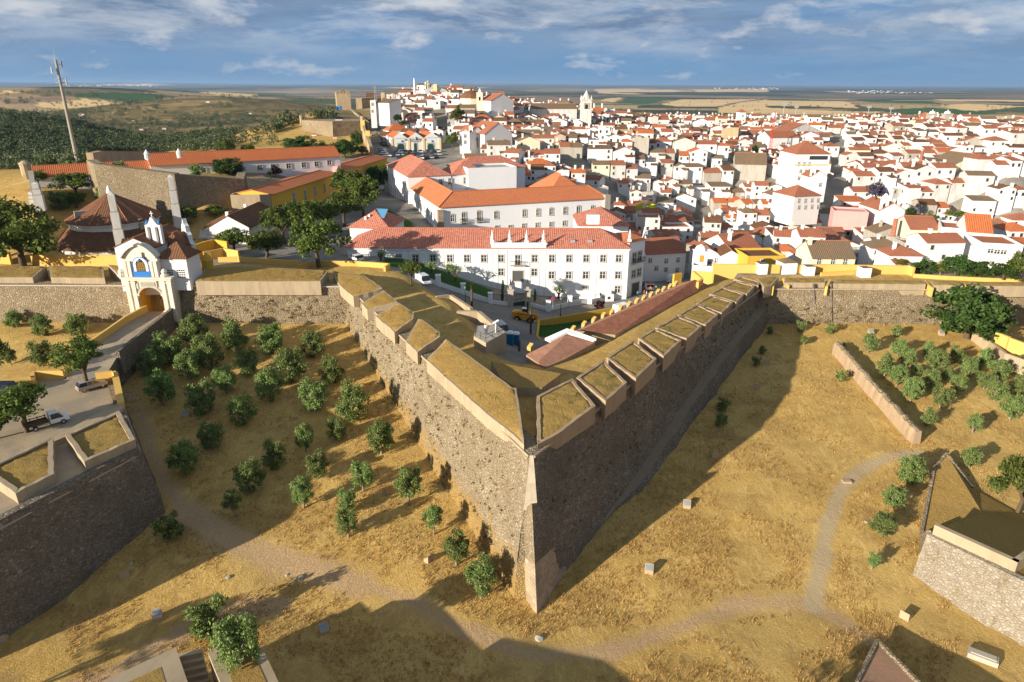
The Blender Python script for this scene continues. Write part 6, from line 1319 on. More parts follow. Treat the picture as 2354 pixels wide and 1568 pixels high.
# viewing platform
pz_=13.9; pp=[P(1088.5,773,pz_),P(1116.6,788,pz_),P(1163.4,763,pz_),P(1140,746,pz_),P(1096,749,pz_)]
vp=poly_thing('viewing_platform','square masonry viewing platform with railing at the inner edge of the bastion','platform','masonry',pp,4.0,['sand_plaster','concrete'])
mb=MB(); ii=inset([(p.x,p.y,pz_) for p in pp],.25)
for i in range(5):
    a,b=Vector(ii[i]),Vector(ii[(i+1)%5])
    if i==3: continue
    n=max(1,int((b-a).length/1.3))
    for k in range(n+1): p=a+(b-a)*(k/n); mb.tube(p,p+Vector((0,0,1.05)),.035,.035,5)
    for h in (1.05,.55): mb.tube(a+Vector((0,0,h)),b+Vector((0,0,h)),.03,.03,5)
mb.build('railing',[M['dark_metal']],vp)
q=P(1139,764,pz_); t=thing('viewing_scope','white coin telescope on a slim white post on the platform','telescope',q); MB().tube((0,0,0),(0,0,1.5),.09,.07,8).build('post',[M['white_paint']],t); MB().tube((-.45,-.1,1.45),(.45,.1,1.95),.14,.16,8).build('tube',[M['white_paint']],t)
# ---- left ravelin with its car park
RZ=7.4
rpx=[(-260,1330),(318,1030),(257,862),(140,862),(80,866),(-40,880),(-260,900)]
rv=[P(u,v,RZ) for u,v in rpx]
rt=thing('ravelin','left outwork with dark rubble walls carrying a cobbled car park','outwork')
mb=MB(); batter_wall(mb,[tuple(rv[0]),tuple(rv[1]),tuple(rv[2])],1/6,1.0,1,.16,1.2); mb.build('rampart_wall',[M['dark_rubble']],rt)
mb=MB(); tops=[tuple(rv[0]),tuple(rv[1]),tuple(rv[2])]; cordon(mb,tops,1,.14,.08,.9); mb.build('string_course',[M['sand_plaster']],rt,True)
m,nt,b=new_mat('cobbles',.95,.08); nb=NB(nt); co=nb.coord('Object'); cl_=nb.mix(nb.noise(co,4.0,5,.7),(.34,.26,.17),(.50,.40,.27)); cl_=nb.mix(nb.ramp(nb.noise(co,.25,4),[(.42,0.0),(.58,.7)]),cl_,(.30,.25,.19)); col(b,nb,cl_); nb.bump(nb.noise(co,5.0,4,.7),.6,.08,b); M['cobbles']=m
mb=MB(); ins_=inset([(p.x,p.y,RZ-.25) for p in rv],.45); mb.prism([(p[0],p[1],-1) for p in ins_],ins_,0,True,0); mb.build('car_park',[M['cobbles']],rt)
def rv_block(lab,px,zo,zi_,rim=.55,tm='parapet_turf'):
    return parapet('parapet_block',lab,mer(px,[zo,zi_,zi_,zo] if len(px)==4 else [zi_]*len(px)),RZ-.6,rim,'sand_plaster',tm,'turfed parapet blocks of the left ravelin',.35)
rv_block('turfed parapet block with stone rim at the corner of the left ravelin',[(194,1062),(149,999),(273,944),(311,1010)],8.5,8.7)
rv_block('turfed parapet block with stone rim cut by the left edge of the picture',[(36,1134),(-40,1078),(121,1004),(124,1088)],8.5,8.7)
bk=[P(u,v,RZ+.5) for u,v in [(60,1001),(160,985),(281,921),(284,938),(165,998),(60,1040)]]
poly_thing('banquette','sunlit sloping plaster step between the car park and the ravelin parapets','step','plaster',bk,RZ-.6,['sand_plaster'])
wall_line('yellow_wall','yellow wall along the far side of the ravelin car park, right of the bridge',[(218,858),(256,854),(262,858)],RZ+1.5,RZ-1,.5,YW)
wall_line('yellow_wall','narrow sunlit yellow parapet beside the parked silver car',[(256,860),(269,926)],RZ+.9,RZ-1,.9,YW)
wall_line('yellow_wall','stepped yellow wall behind the black car on the ravelin',[(-60,885),(0,876),(79,866),(79,854),(143,852),(162,842)],RZ+1.2,RZ-1.5,.5,YW)
# ---- bridge to the gate
dk_l=[P(341,716,8.7),P(293,742,8.4),P(212,800,7.7),P(150,868,7.4)]; dk_r=[P(395,716,8.7),P(386,727,8.4),P(268,822,7.7),P(240,868,7.4)]
br=thing('bridge','masonry bridge ramp with yellow parapet leading up to the city gate','bridge')
mb=MB()
for i in range(3): q=[dk_l[i],dk_l[i+1],dk_r[i+1],dk_r[i]]; mb.prism([(p.x,p.y,-1) for p in q],[tuple(p) for p in q],0,True,1)
mb.build('deck',[M['dark_rubble'],M['cobbles']],br)
def par(l,s,mat,nm,h=1.25,th=.45):
    mb=MB()
    for a,b in zip(l[:-1],l[1:]):
        d=(b-a); d.z=0; d.normalize(); n=Vector((-d.y,d.x,0))*th*s; mb.prism([(p.x,p.y,p.z-3) for p in (a,b,b+n,a+n)],[(p.x,p.y,p.z+h) for p in (a,b,b+n,a+n)],0)
    mb.build(nm,[M[mat]],br)
par(dk_l[:3],-1,YW,'parapet'); par(dk_r[:3],1,'dark_rubble','parapet',1.1,.6)
# ---- outwork at the bottom edge
oz=.6; o0=P(497,1450,oz); 
op=[P(595,1495,oz),P(655,1600,oz),P(700,1760,oz),P(60,1760,oz),P(235,1566,oz),P(403,1486,oz),P(500,1436,oz),P(560,1452,oz)]
sal=P(560,1440,oz)
ot=thing('front_outwork','low outwork with plastered walls at the bottom edge, olive tree growing from it','outwork')
poly=[P(404,1488,oz),P(432,1570,oz),P(470,1760,oz),P(60,1760,oz),P(230,1568,oz)]
mb=MB(); mb.prism([(p.x,p.y,-6) for p in poly],[tuple(p) for p in poly],0); i2=[Vector(p) for p in inset([tuple(p) for p in poly],1.6)]; mb.prism([(p.x,p.y,oz-.3) for p in i2],[(p.x,p.y,oz+.03) for p in i2],1,True,1); mb.build('platform',[M['sand_plaster'],M['parapet_turf']],ot)
poly=[P(478,1500,oz),P(500,1484,oz),P(560,1478,oz),P(604,1490,oz),P(640,1568,oz),P(720,1790,oz),P(560,1790,oz),P(506,1568,oz)]
mb=MB(); mb.prism([(p.x,p.y,-6) for p in poly],[tuple(p) for p in poly],0); i2=[Vector(p) for p in inset([tuple(p) for p in poly],.9)]; mb.prism([(p.x,p.y,oz-.3) for p in i2],[(p.x,p.y,oz+.04) for p in i2],1,True,1); mb.build('planter',[M['sand_plaster'],M['dry_turf']],ot)
mb=MB()
for k in range(5): 
    p=P(418+k*2,1490+k*7,0); mb.box((p.x+.6,p.y,-5.2),(2.2,.5,4.6-.5*k),.3)
mb.build('stair',[M['sand_plaster']],ot)
# the taller rear part of that outwork (throws the broad shadow across the ditch)
tall=[P(u,v,1.6) for u,v in [(640,1640),(900,1720),(1150,2000),(560,2100),(560,1700)]]
poly_thing('rear_outwork','higher rear part of the bottom outwork behind the planter, shading the ditch','outwork','walls',tall,-6,['brown_rubble','dry_turf'])
# ---- right hand outworks
def ramp_block():
    t=thing('earth_ramp','reddish earth ramp with stone edges at the bottom right','ramp')
    a=P(2017,1474,-3.2); b=P(2130,1590,-2.2); c=P(2230,1700,-1.6); d=P(1880,1760,-1.6); e=P(1968,1570,-2.6)
    mb=MB(); q=[a,b,c,d,e]; mb.prism([(p.x,p.y,-7) for p in q],[tuple(p) for p in q],0,True,1); mb.build('rubble_sides',[M['dark_rubble'],M['red_earth']],t)
    mb=MB()
    for s,f in ((a,b),(b,c),(e,a)): mb.tube(s,f,.28,.28,6)
    mb.build('stone_edge',[M['brown_rubble']],t)
ramp_block()
def terrace():
    t=thing('stone_terrace','grassed terrace with pale rubble wall facing the ditch at the right','outwork')
    b0=PG(2093,1318); b1=PG(2353,1472); b2=PG(2600,1620)
    z1=1.0
    T0=PD(2143,1222,math.hypot(b0.x,b0.y)+1.6); T1=PXY(2353,1350,(b1.x*1.02,b1.y*1.02)); zt=T0.z
    d=(b1-b0); d.z=0; d.normalize(); n=Vector((-d.y,d.x,0))
    top=[Vector((b0.x,b0.y,zt))+n*.9+d*.3, Vector((b2.x,b2.y,zt))+n*.9]
    mb=MB(); batter_wall(mb,[tuple(top[0]),tuple(top[1])],.2,.9,1,.2,.8,min(b0.z,b1.z)-.5); mb.build('front_wall',[M['pale_rubble']],t)
    l=[PG(2093,1318),PG(2112,1250),PG(2128,1170),PG(2145,1085),PG(2150,1040),PG(2170,1062)]
    bk=[PG(2230,1130),PG(2330,1180),PG(2500,1230)]
    vs=[top[0]+n*.5,Vector((l[1].x,l[1].y,l[1].z+1.3)),Vector((l[2].x,l[2].y,l[2].z+1.0)),Vector((l[3].x,l[3].y,l[3].z+.9)),Vector((l[5].x,l[5].y,l[5].z+1.3)),Vector((bk[0].x,bk[0].y,bk[0].z+.6)),Vector((bk[1].x,bk[1].y,bk[1].z+.3)),Vector((bk[2].x,bk[2].y,bk[2].z+.2)),top[1]+n*.5]
    ctr=Vector((sum(v.x for v in vs)/len(vs),sum(v.y for v in vs)/len(vs),sum(v.z for v in vs)/len(vs)))
    mb=MB(); k=len(vs); mb.add(vs+[ctr],[(i,(i+1)%k,k) for i in range(k)],0); o=mb.build('turf',[M['dry_turf']],t)
    mb=MB(); 
    for a,b in zip(vs[:5],vs[1:6]): mb.add([a,b,(b.x,b.y,b.z-4),(a.x,a.y,a.z-4)],[(0,1,2,3)],0); mb.tube(a,b,.28,.28,6,0)
    mb.build('edge_wall',[M['brown_rubble']],t)
    # parapet with plaster face along the crest, then stepping back
    pa=[top[0]+d*.4+n*.4,top[0]+d*8.6+n*.4,top[0]+d*8.9+n*3.6,top[0]+d*9.6+n*3.6,top[0]+d*22+n*3.6]
    mb=MB()
    for a,b in zip(pa[:-1],pa[1:]):
        dd=(b-a).normalized(); nn=Vector((-dd.y,dd.x,0))*.6; mb.prism([(p.x,p.y,zt-.6) for p in (a,b,b+nn,a+nn)],[(p.x,p.y,zt+1.25) for p in (a,b,b+nn,a+nn)],0)
    mb.build('parapet',[M['sand_plaster']],t)
terrace()
# ruined wall dividing the olive grove
def ruin():
    t=thing('ruined_wall','long ruined earth wall with crumbling pink plaster beside the olive grove','wall'); a=PG(1920,812); b=PG(2106,1022); n=40; mb=MB(); mt=MB()
    d=(b-a); d.z=0; L=d.length; d.normalize(); w=Vector((-d.y,d.x,0)); vs=[];
    for i in range(n+1):
        f=i/n; p=a+d*L*f; g=hgt(p.x,p.y); h=2.3+.45*vnoise((i*.35,3,1),1.0)+.3*vnoise((i*1.1,7,1),1.0); r_=.2*vnoise((i*.7,1,5),1.)
        for s,z in ((-.75-r_*.6,g-.6),(-.62-r_,g+h*.6),(-.5-r_,g+h*.92),(-.1,g+h),(.35,g+h*.95),(.6,g-.6)): q=p+w*s; vs.append((q.x,q.y,z))
    fs=[]
    for i in range(n):
        for j in range(5): fs.append((6*i+j,6*i+6+j,6*i+7+j,6*i+1+j))
    mb.add(vs,fs,0); mb.m=[0 if k%5<2 else 1 for k in range(len(fs))]; e=6*n; mb.add(vs,[(0,1,2,3,4,5),(e+5,e+4,e+3,e+2,e+1,e)],0)
    mb.v=mb.v[:len(vs)*2]; mb.build('wall_core',[M['ochre_plaster'],M['brown_rubble']],t)
ruin()
# right road with yellow parapets beyond the big tree
wall_line('yellow_wall','yellow road parapet at the right edge behind the big tree',[(2288,763),(2318,775)],8.4,5,.5,YW)
wall_line('yellow_wall','second yellow road parapet at the right edge, lower down',[(2320,777),(2400,806)],8.4,5,.5,YW)
wall_line('roadside_wall','low rubble wall with two yellow posts along the right hand road',[(2235,765),(2275,785),(2310,812),(2360,830)],6.6,4,.5,'sand_plaster')
# ---- information stones
m_plain('info_panel',(.22,.25,.28),.35,.4,0,.5,6)
GI='low stone information stands scattered in the ditch'
def info_stone(u,v,lab,rz,s=1.0,big=False):
    g=PG(u,v); t=thing('info_stone',lab,'sign stone',g,rz,GI); w_,d_,h=.98*s,.75*s,.95*s
    MB().prism([(-w_/2,-d_/2,-.2),(w_/2,-d_/2,-.2),(w_/2,d_/2,-.2),(-w_/2,d_/2,-.2)],[(-w_/2,-d_/2*.8,h*.35),(w_/2,-d_/2*.8,h*.35),(w_/2,d_/2,h),(-w_/2,d_/2,h)],0).build('stone',[M['stone_block']],t)
    y0,y1=-d_/2*.55,d_/2*.75; f=lambda y:h*.35+(y+d_*.4)/(d_*.9)*h*.65+.03; MB().add([(-w_*.4,y0,f(y0)),(w_*.4,y0,f(y0)),(w_*.4,y1,f(y1)),(-w_*.4,y1,f(y1))],[(0,1,2,3)]).build('panel',[M['info_panel']],t)
for a in [(287,1323,'information stone turned away beside the left ravelin shadow',3.5),(362,1420,'information stone with dark framed panel above the bottom path',.4),(985,1288,'information stone among the olives, near the two trees by the bastion foot',-2.2),(745,1452,'information stone in the broad shadow at the bottom',.6),(1578,1166,'information stone at the shadow edge right of the bastion',-.2),(1491,1315,'information stone nearest the bastion tip, in full sun',-.2),(1643,1050,'information stone just inside the long bastion shadow',2.9),(890,1132,'information stone between two olive trees at mid slope',-2.2),(428,958,'information stone in deep shade near the ravelin',.5),(6,1472,'information stone at the left edge of the picture',3.5),(2001,768,'pale information stone right of the small bushes by the curtain',0),(2163,770,'pale information stone left of the big tree',0),(1738,893,'information stone in shade near two dark shrubs',2.8),(1762,836,'information stone in shade high up near the shaded wall',2.8),(2080,1420,'small dark information stone by the terrace shadow',2.2)]: info_stone(*a)
g=PG(2257,1515); tag(MB().box((0,0,-.2),(2.6,1.1,.75)).box((0,0,.55),(2.2,.7,.12)).build('stone_trough',[M['concrete']],None,False,g),'long stone trough lying in the shade at the bottom right','trough'); bpy.data.objects['stone_trough'].rotation_euler=(0,0,-.6)
g=PG(1945,1108); tag(MB().box((0,0,-.1),(1.2,.7,.35)).build('stone_slab',[M['stone_block']],None,False,g),'flat stone slab lying beside the gravel path','stone')
def rock(u,v,s,lab):
    bm=bmesh.new(); bmesh.ops.create_icosphere(bm,subdivisions=2,radius=s)
    for q in bm.verts: q.co*=1+.3*vnoise(q.co+Vector((u,v,0)),1.2/s); q.co.z*=.6
    me=bpy.data.meshes.new('rock'); bm.to_mesh(me); bm.free(); me.materials.append(M['grey_stone']); tag(link('rock',me,None,PG(u,v)),lab,'rock','loose rocks in the ditch')
for a in [(1240,1468,.5,'dark rock in front of the bastion tip'),(690,1327,.45,'pale rock on the dirt path below the olives'),(660,1322,.25,'small pebble like rock left of the pale path rock'),(525,1327,.35,'grey rock at the left of the dirt path'),(300,1296,.3,'round pale rock behind the turned information stone'),(1990,1200,.25,'white stone beside the small tree row at right')]: rock(*a)
# ================================================================ CONVENT FORECOURT
fl=[(1007,657),(1064.5,676),(1127,697)]; frt=[(1259.6,715),(1309,703),(1354.5,698),(1398,691),(1437,684)]
def fence(lab,px,ends):
    t=thing('garden_fence',lab,'fence'); pts=[PG(u,v,0,125) for u,v in px]
    for i,(a,b) in enumerate(zip(pts[:-1],pts[1:])):
        d=(b-a).normalized(); n=Vector((-d.y,d.x,0)).normalized()*.15; mb=MB(); mb.prism([(q.x,q.y,q.z-1) for q in (a-n,b-n,b+n,a+n)],[(q.x,q.y,q.z+1.0) for q in (a-n,b-n,b+n,a+n)],0); mb.build('low_wall',[M['white_plaster']],t)
        mb=MB(); k=int((b-a).length/.5)
        for j in range(k+1): p=a+(b-a)*(j/k); mb.tube(p+Vector((0,0,.95)),p+Vector((0,0,2.0)),.025,.025,4)
        mb.tube(a+Vector((0,0,2.0)),b+Vector((0,0,2.0)),.035,.035,4); mb.build('railing',[M['dark_metal']],t)
    for p in pts: MB().box((p.x,p.y,p.z-1),(1.0,1.0,3.3)).box((p.x,p.y,p.z+2.3),(1.15,1.15,.15)).build('pillar',[M['clean_plaster']],t)
fence('white garden fence with railing climbing left from the convent gate',[(960,642)]+fl,1); fence('white garden fence with railing climbing right from the convent gate',frt,1)
ga,gb_=PG(1173,703,0,125),PG(1212,702,0,125); t=thing('entrance_gate','dark green iron gate between grey stone pillars with pinnacles','gate',(0,0,0))
for p in (ga,gb_): mb=MB(); mb.box((p.x,p.y,p.z-.5),(1.25,1.25,4.2)); mb.box((p.x,p.y,p.z+3.7),(1.6,1.6,.3)); pinnacle(mb,(p.x,p.y,p.z+4.0),.9); mb.build('pillar',[M['concrete']],t)
mb=MB(); d=(gb_-ga).normalized(); k=14; zb_=min(ga.z,gb_.z)
for j in range(k+1): p=ga+(gb_-ga)*(j/k); mb.tube((p.x,p.y,zb_+.1),(p.x,p.y,zb_+3.0),.045,.045,4)
mb.box(((ga.x+gb_.x)/2,(ga.y+gb_.y)/2,zb_+.1),((gb_-ga).length-1.3,.08,1.15),wrz(ga,gb_))
for zz in (1.8,3.0): mb.box(((ga.x+gb_.x)/2,(ga.y+gb_.y)/2,zb_+zz),((gb_-ga).length-1.2,.08,.1),wrz(ga,gb_))
mb.build('gate_leaf',[M['dark_green_door']],t)
for a,b,lab in ((PG(1128,697,0,125),ga,'short grey railing left of the iron gate'),(gb_,PG(1258,714,0,125),'short white walled railing right of the iron gate')):
    t=thing('short_fence',lab,'fence'); d=(b-a).normalized(); n=Vector((-d.y,d.x,0)).normalized()*.15; MB().prism([(q.x,q.y,q.z-1) for q in (a-n,b-n,b+n,a+n)],[(q.x,q.y,q.z+.8) for q in (a-n,b-n,b+n,a+n)],0).build('low_wall',[M['white_plaster']],t)
    mb=MB()
    for j in range(15): p=a+(b-a)*(j/14); mb.tube(p+Vector((0,0,.75)),p+Vector((0,0,2.2)),.03,.03,4)
    mb.tube(a+Vector((0,0,2.2)),b+Vector((0,0,2.2)),.04,.04,4); mb.build('railing',[M['dark_metal']],t)
pv_=[PG(u,v,0,125) for u,v in [(1136,648),(1246,648),(1260,690),(1240,703),(1175,700),(1132,692)]]
# lamps
GLp='green street lamps along the convent street'
def lamp(u,v,vt,lab,D0=110):
    g=PG(u,v,0,D0); h=PXY(u,vt,g).z-g.z; t=thing('street_lamp',lab,'street lamp',g,0,GLp); MB().tube((0,0,-.2),(0,0,h-.8),.09,.06,8).tube((0,0,0),(0,0,.8),.16,.12,8).build('post',[M['dark_green_door']],t); MB().lathe((0,0,h-.8),[(.08,0),(.26,.45),(.30,.5)],6).build('lantern',[M['grey_metal']],t); MB().lathe((0,0,h-.3),[(.33,0),(.1,.25),(0,.4)],6).build('lamp_cap',[M['dark_green_door']],t)
lamp(1069.4,699,655,'green street lamp beside the tall bare palm trunk'); lamp(1288,729,681,'green street lamp right of the yellow telehandler'); lamp(1379,693,673,'street lamp by the air conditioning units'); lamp(1506.5,676,654,'street lamp near the workers in orange'); lamp(1596,646,615,'street lamp in front of the domed turret house',125); lamp(1648,625,613,'street lamp shadowing the yellow turret base',130)
g=PG(1269,750,0,110); t=thing('no_parking_sign','round blue and red no parking sign on a thin pole','road sign',g); h=PXY(1269,686,g).z-g.z; MB().tube((0,0,-.2),(0,0,h),.045,.045,6).build('post',[M['grey_metal']],t); m_plain('sign_red',(.5,.03,.04),.5); m_plain('sign_blue',(.03,.07,.35),.5); MB().tube((0,-.05,h),(0,-.09,h),.42,.42,16).build('sign_ring',[M['sign_red']],t); MB().tube((0,-.09,h),(0,-.11,h),.31,.31,16).build('sign_face',[M['sign_blue']],t); MB().add([(-.25,-.125,h+.19),(-.19,-.125,h+.25),(.25,-.125,h-.19),(.19,-.125,h-.25)],[(0,1,2,3)]).build('slash',[M['sign_red']],t)
# portable toilets
m_plain('toilet_blue',(.01,.14,.26),.5)
for i,(u,v) in enumerate([(1171,793),(1185,794)]):
    g=PG(u,v,0,105); t=thing('portable_toilet',f'blue portable toilet with white roof, the {("left","right")[i]} one of the pair beside the platform','toilet',g,-.15,'pair of portable toilets'); MB().box((0,.55,-.3),(1.1,1.1,2.3)).build('cabin',[M['toilet_blue']],t); MB().box((0,.55,2.0),(1.2,1.2,.12)).box((0,.55,2.12),(1.0,1.0,.25),0,0,.7).build('roof',[M['white_paint']],t); MB().box((0,-.03,-.1),(.8,.05,1.9)).build('door',[M['toilet_blue']],t)
# air conditioners beside the front
for i,u in enumerate((1387,1401)):
    p=face_hit(u,671,fr.c[0],fr.c[1],1,0); t=thing('air_conditioner',f'pale outdoor air conditioning unit by the convent wall, {("left","right")[i]} of two','air conditioner',(p.x,p.y-1.3,hgt(p.x,p.y-1.3)),0,'outdoor air conditioning units'); MB().box((0,0,0),(1.6,.9,1.7)).build('casing',[M['white_frame']],t); MB().tube((-.35,-.46,.9),(-.35,-.5,.9),.38,.38,14).build('fan_grille',[M['dark_metal']],t)
# ================================================================ VEHICLES
def car_meshes(kind):
    L_,W_,H_={'hatch':(4.0,1.72,1.45),'sedan':(4.4,1.76,1.43),'suv':(4.4,1.8,1.7),'van':(4.9,1.9,2.1),'smallvan':(4.3,1.78,1.82)}[kind]
    if kind in('hatch','suv'): pr=[(-.5,.22),(-.5,.52),(-.46,.60),(.24,.62),(.45,.52),(.5,.42),(.5,.22)]; cab=[(-.47,.60),(-.38,.98),(.06,1.0),(.26,.62)]
    elif kind=='sedan': pr=[(-.5,.22),(-.5,.55),(-.47,.64),(-.30,.66),(.24,.63),(.46,.53),(.5,.42),(.5,.22)]; cab=[(-.36,.65),(-.22,.98),(.06,1.0),(.26,.63)]
    else: pr=[(-.5,.18),(-.5,.95),(-.47,1.0),(.18,1.0),(.22,.98),(.22,.5),(.44,.44),(.5,.36),(.5,.18)]; cab=[(.2,.52),(.2,.97),(.23,.97),(.40,.47)]
    mb=MB(); secs=[(-.5,.94),(-.46,1.0),(.46,1.0),(.5,.94)]; n=len(pr); vs=[]
    for y,s in secs: vs+=[(x*L_*(.985 if s<1 else 1),y*W_,.05+(z-.22)*H_*(s if s<1 else 1)+.22*H_) for x,z in pr]
    fs=[(j*n+i,j*n+(i+1)%n,(j+1)*n+(i+1)%n,(j+1)*n+i) for j in range(3) for i in range(n)]+[tuple(range(n-1,-1,-1)),tuple(range(3*n,4*n))]; mb.add(vs,fs,0)
    van=kind in('van','smallvan')
    g=MB(); k=len(cab); t_=.9 if not van else .93; vs=[]
    for s in (-1,1): vs+=[(x*L_,s*W_*.475*(1 if z<.8 else t_),z*H_+.04) for x,z in cab]
    g.add(vs,[(i,(i+1)%k,k+(i+1)%k,k+i) for i in range(k)]+[tuple(range(k-1,-1,-1)),tuple(range(k,2*k))],0)
    if not van: mb.box(((cab[1][0]+cab[2][0])/2*L_,0,H_*.985+.02),((cab[2][0]-cab[1][0])*L_*1.04,W_*.86,.05)); [mb.box((x*L_,s*W_*.452,H_*.6),(.09,.06,H_*.4)) for x in (-.15,.0 if kind=='sedan' else .02) for s in (-1,1)]
    w=MB(); r=.33 if kind!='suv' else .37; w.tube((0,-.1,0),(0,.1,0),r,r,12,0); w.tube((0,-.115,0),(0,.115,0),r*.6,r*.6,10,1)
    l=MB(); l.box((0,0,-.09),(.08,.32,.18))
    def me(m_,mats): o=m_.build('x',mats); d=o.data; bpy.data.objects.remove(o); return d
    return dict(L=L_,W=W_,H=H_,r=r,body=m_b(mb),glass=me(g,[M['dark_glass']]),wheel=me(w,[M['tyre'],M['rim']]),light=me(l,[M['headlight']]),tail=me(l,[M['tail_light']]))
def m_b(mb):
    o=mb.build('x',[M['white_paint']]); d=o.data; bpy.data.objects.remove(o); return d
m_plain('headlight',(.7,.7,.68),.2,.6); m_plain('tail_light',(.45,.02,.02),.4)
CARM={}; CARP={}
def paint(c):
    if c not in CARP:
        rgb={'white':(.75,.76,.77),'silver':(.42,.43,.45),'grey':(.22,.23,.24),'black':(.012,.013,.016),'dark blue':(.015,.025,.06),'red':(.5,.02,.02),'dark red':(.2,.03,.03),'green':(.05,.22,.13),'teal':(.03,.14,.17),'maroon':(.12,.02,.03),'dark green':(.02,.06,.045),'beige silver':(.36,.31,.27)}[c]
        m,nt,b=new_mat('paint_'+c.replace(' ','_'),.3,.6); b.inputs['Base Color'].default_value=(*rgb,1); b.inputs['Coat Weight'].default_value=.4; CARP[c]=m
    return CARP[c]
def car(kind,c,p,rz,lab,group,full=True,name=None):
    if kind not in CARM: CARM[kind]=car_meshes(kind)
    k=CARM[kind]; t=thing(name or ('parked_van' if 'van' in kind else 'parked_car'),lab,'van' if 'van' in kind else 'car',p,rz,group)
    b=link('body',k['body'],t); b.material_slots[0].link='OBJECT'; b.material_slots[0].material=paint(c); link('windows',k['glass'],t)
    for sx in (-.31,.31):
        for sy in (-.44,.44): o=link('wheel',k['wheel'],t); o.location=(sx*k['L'],sy*k['W'],k['r'])
    if full:
        for s in (-1,1): o=link('headlight',k['light'],t); o.location=(k['L']*.492,s*k['W']*.36,k['H']*.42); o=link('tail_light',k['tail'],t); o.location=(-k['L']*.495,s*k['W']*.38,k['H']*.5)
    return t
def yaw(u1,v1,u2,v2,z): a,b=P(u1,v1,z),P(u2,v2,z); return wrz(a,b)
car('hatch','beige silver',P(212,893,RZ-.25),yaw(185,899,240,884,RZ),'silver hatchback parked under the tree on the ravelin car park',None)
car('suv','dark blue',P(5,905,RZ-.25),yaw(40,905,-20,905,RZ),'dark blue car cut off by the left edge on the ravelin car park',None)
# pickup truck
t=thing('pickup_truck','white pickup truck with wooden flatbed behind the ravelin step','truck',P(112,978,RZ-.25),yaw(70,988,150,965,RZ)); 
MB().prism([(.2,-.85,.45),(2.4,-.85,.45),(2.4,.85,.45),(.2,.85,.45)],[(.2,-.85,1.0),(2.35,-.8,.95),(2.35,.8,.95),(.2,.85,1.0)]).box((.75,0,1.72),(1.1,1.4,.06)).box((.24,0,.95),(.1,1.6,.78)).build('cab',[M['white_paint']],t)
MB().prism([(.25,-.8,1.0),(1.75,-.8,1.0),(1.75,.8,1.0),(.25,.8,1.0)],[(.3,-.68,1.73),(1.2,-.68,1.73),(1.2,.68,1.73),(.3,.68,1.73)]).build('windows',[M['dark_glass']],t)
mb=MB(); mb.box((-1.3,0,.75),(2.8,1.8,.1)); 
for s in (-1,1):
    mb.box((-1.3,s*.87,.85),(2.8,.06,.12)); mb.box((-1.3,s*.87,1.15),(2.8,.06,.12)); [mb.box((-2.6+.85*k,s*.87,.8),(.08,.08,.55)) for k in range(4)]
mb.box((-2.68,0,.85),(.06,1.8,.4)); mb.build('flatbed',[M['bark']],t)
if 'hatch' in CARM:
    for sx in (-1.6,1.6):
        for sy in (-.8,.8): o=link('wheel',CARM['hatch']['wheel'],t); o.location=(sx,sy,.33)
car('smallvan','white',PG(974,651,0,115),yaw(955,640,990,662,10.5),'white panel van driving down the street past the convent garden',None)
car('van','white',PG(1432,719,0,110),yaw(1415,722,1452,712,2.0),'white van parked beside the casemate below the convent',None)
car('van','white',PG(1548,648,0,140),yaw(1530,660,1570,640,1.0),'white van parked by the yellow turret wall',None)
car('hatch','white',PG(819,599,0,130),yaw(830,603,806,596,12),'white hatchback half hidden behind the low yellow wall',None)
car('smallvan','silver',PG(1152,765,0,100),yaw(1140,750,1165,770,5.5),'pale van parked behind the viewing platform',None)
car('smallvan','white',PG(871,438,0,180),yaw(880,436,862,439,15),'white van parked under the trees at the end of the yellow barracks',None)
car('hatch','black',PG(300,607,0,125),yaw(280,607,300,606,12),'dark car peeking out beside the white gate',None)
car('suv','dark blue',PG(762,524,0,150),yaw(750,530,770,520,13),'dark blue car in the shade under the street trees',None)
# small truck and workers
p=PG(1488,665,0,140); t=thing('delivery_truck','white and red cab truck facing the viewer in the narrow street','truck',p,-1.5); MB().box((1.6,0,.5),(1.7,2.0,1.5)).build('cab',[M['white_paint']],t); MB().box((2.42,0,1.2),(.1,1.8,.7)).build('windscreen',[M['dark_glass']],t); MB().box((-1.0,0,.8),(3.4,2.0,.5)).build('bed',[M['dark_metal']],t); MB().box((1.6,0,2.0),(1.0,1.8,.12)).build('roof_bar',[M['mast_red']],t)
for sx in (-1.8,1.7):
    for sy in (-.9,.9): o=link('wheel',CARM['suv']['wheel'],t); o.location=(sx,sy,.37)
# telehandler
m_plain('machine_yellow',(.62,.30,.015),.5); g=PG(1207,738,0,110); t=thing('telehandler','yellow telescopic handler parked in front of the convent gate','construction vehicle',g,yaw(1185,735,1235,741,3.4))
MB().box((-.2,0,.75),(4.4,1.6,.75)).box((-2.1,0,1.2),(1.2,2.0,.85)).box((-.9,.55,1.4),(2.0,.7,.6)).build('chassis',[M['machine_yellow']],t)
mb=MB(); mb.tube((-2.2,-.35,1.9),(2.7,-.35,1.75),.3,.26,8); mb.box((2.75,-.35,.7),(.35,.8,1.1)); mb.box((2.3,-.35,1.2),(.5,.5,.6)); mb.build('boom',[M['machine_yellow']],t)
mb=MB(); mb.prism([(-.9,.1,1.4),(.7,.1,1.4),(.7,.95,1.4),(-.9,.95,1.4)],[(-.7,.15,2.6),(.35,.15,2.6),(.35,.9,2.6),(-.7,.9,2.6)]); mb.build('cab',[M['dark_glass']],t); MB().box((-.2,.52,2.6),(1.3,.9,.1)).build('cab_roof',[M['white_paint']],t)
wm=MB().tube((0,-.25,0),(0,.25,0),.62,.62,16,0).tube((0,-.27,0),(0,.27,0),.34,.34,12,1); wo=wm.build('wheel',[M['tyre'],M['machine_yellow']],t); wo.location=(-1.5,-.95,.62)
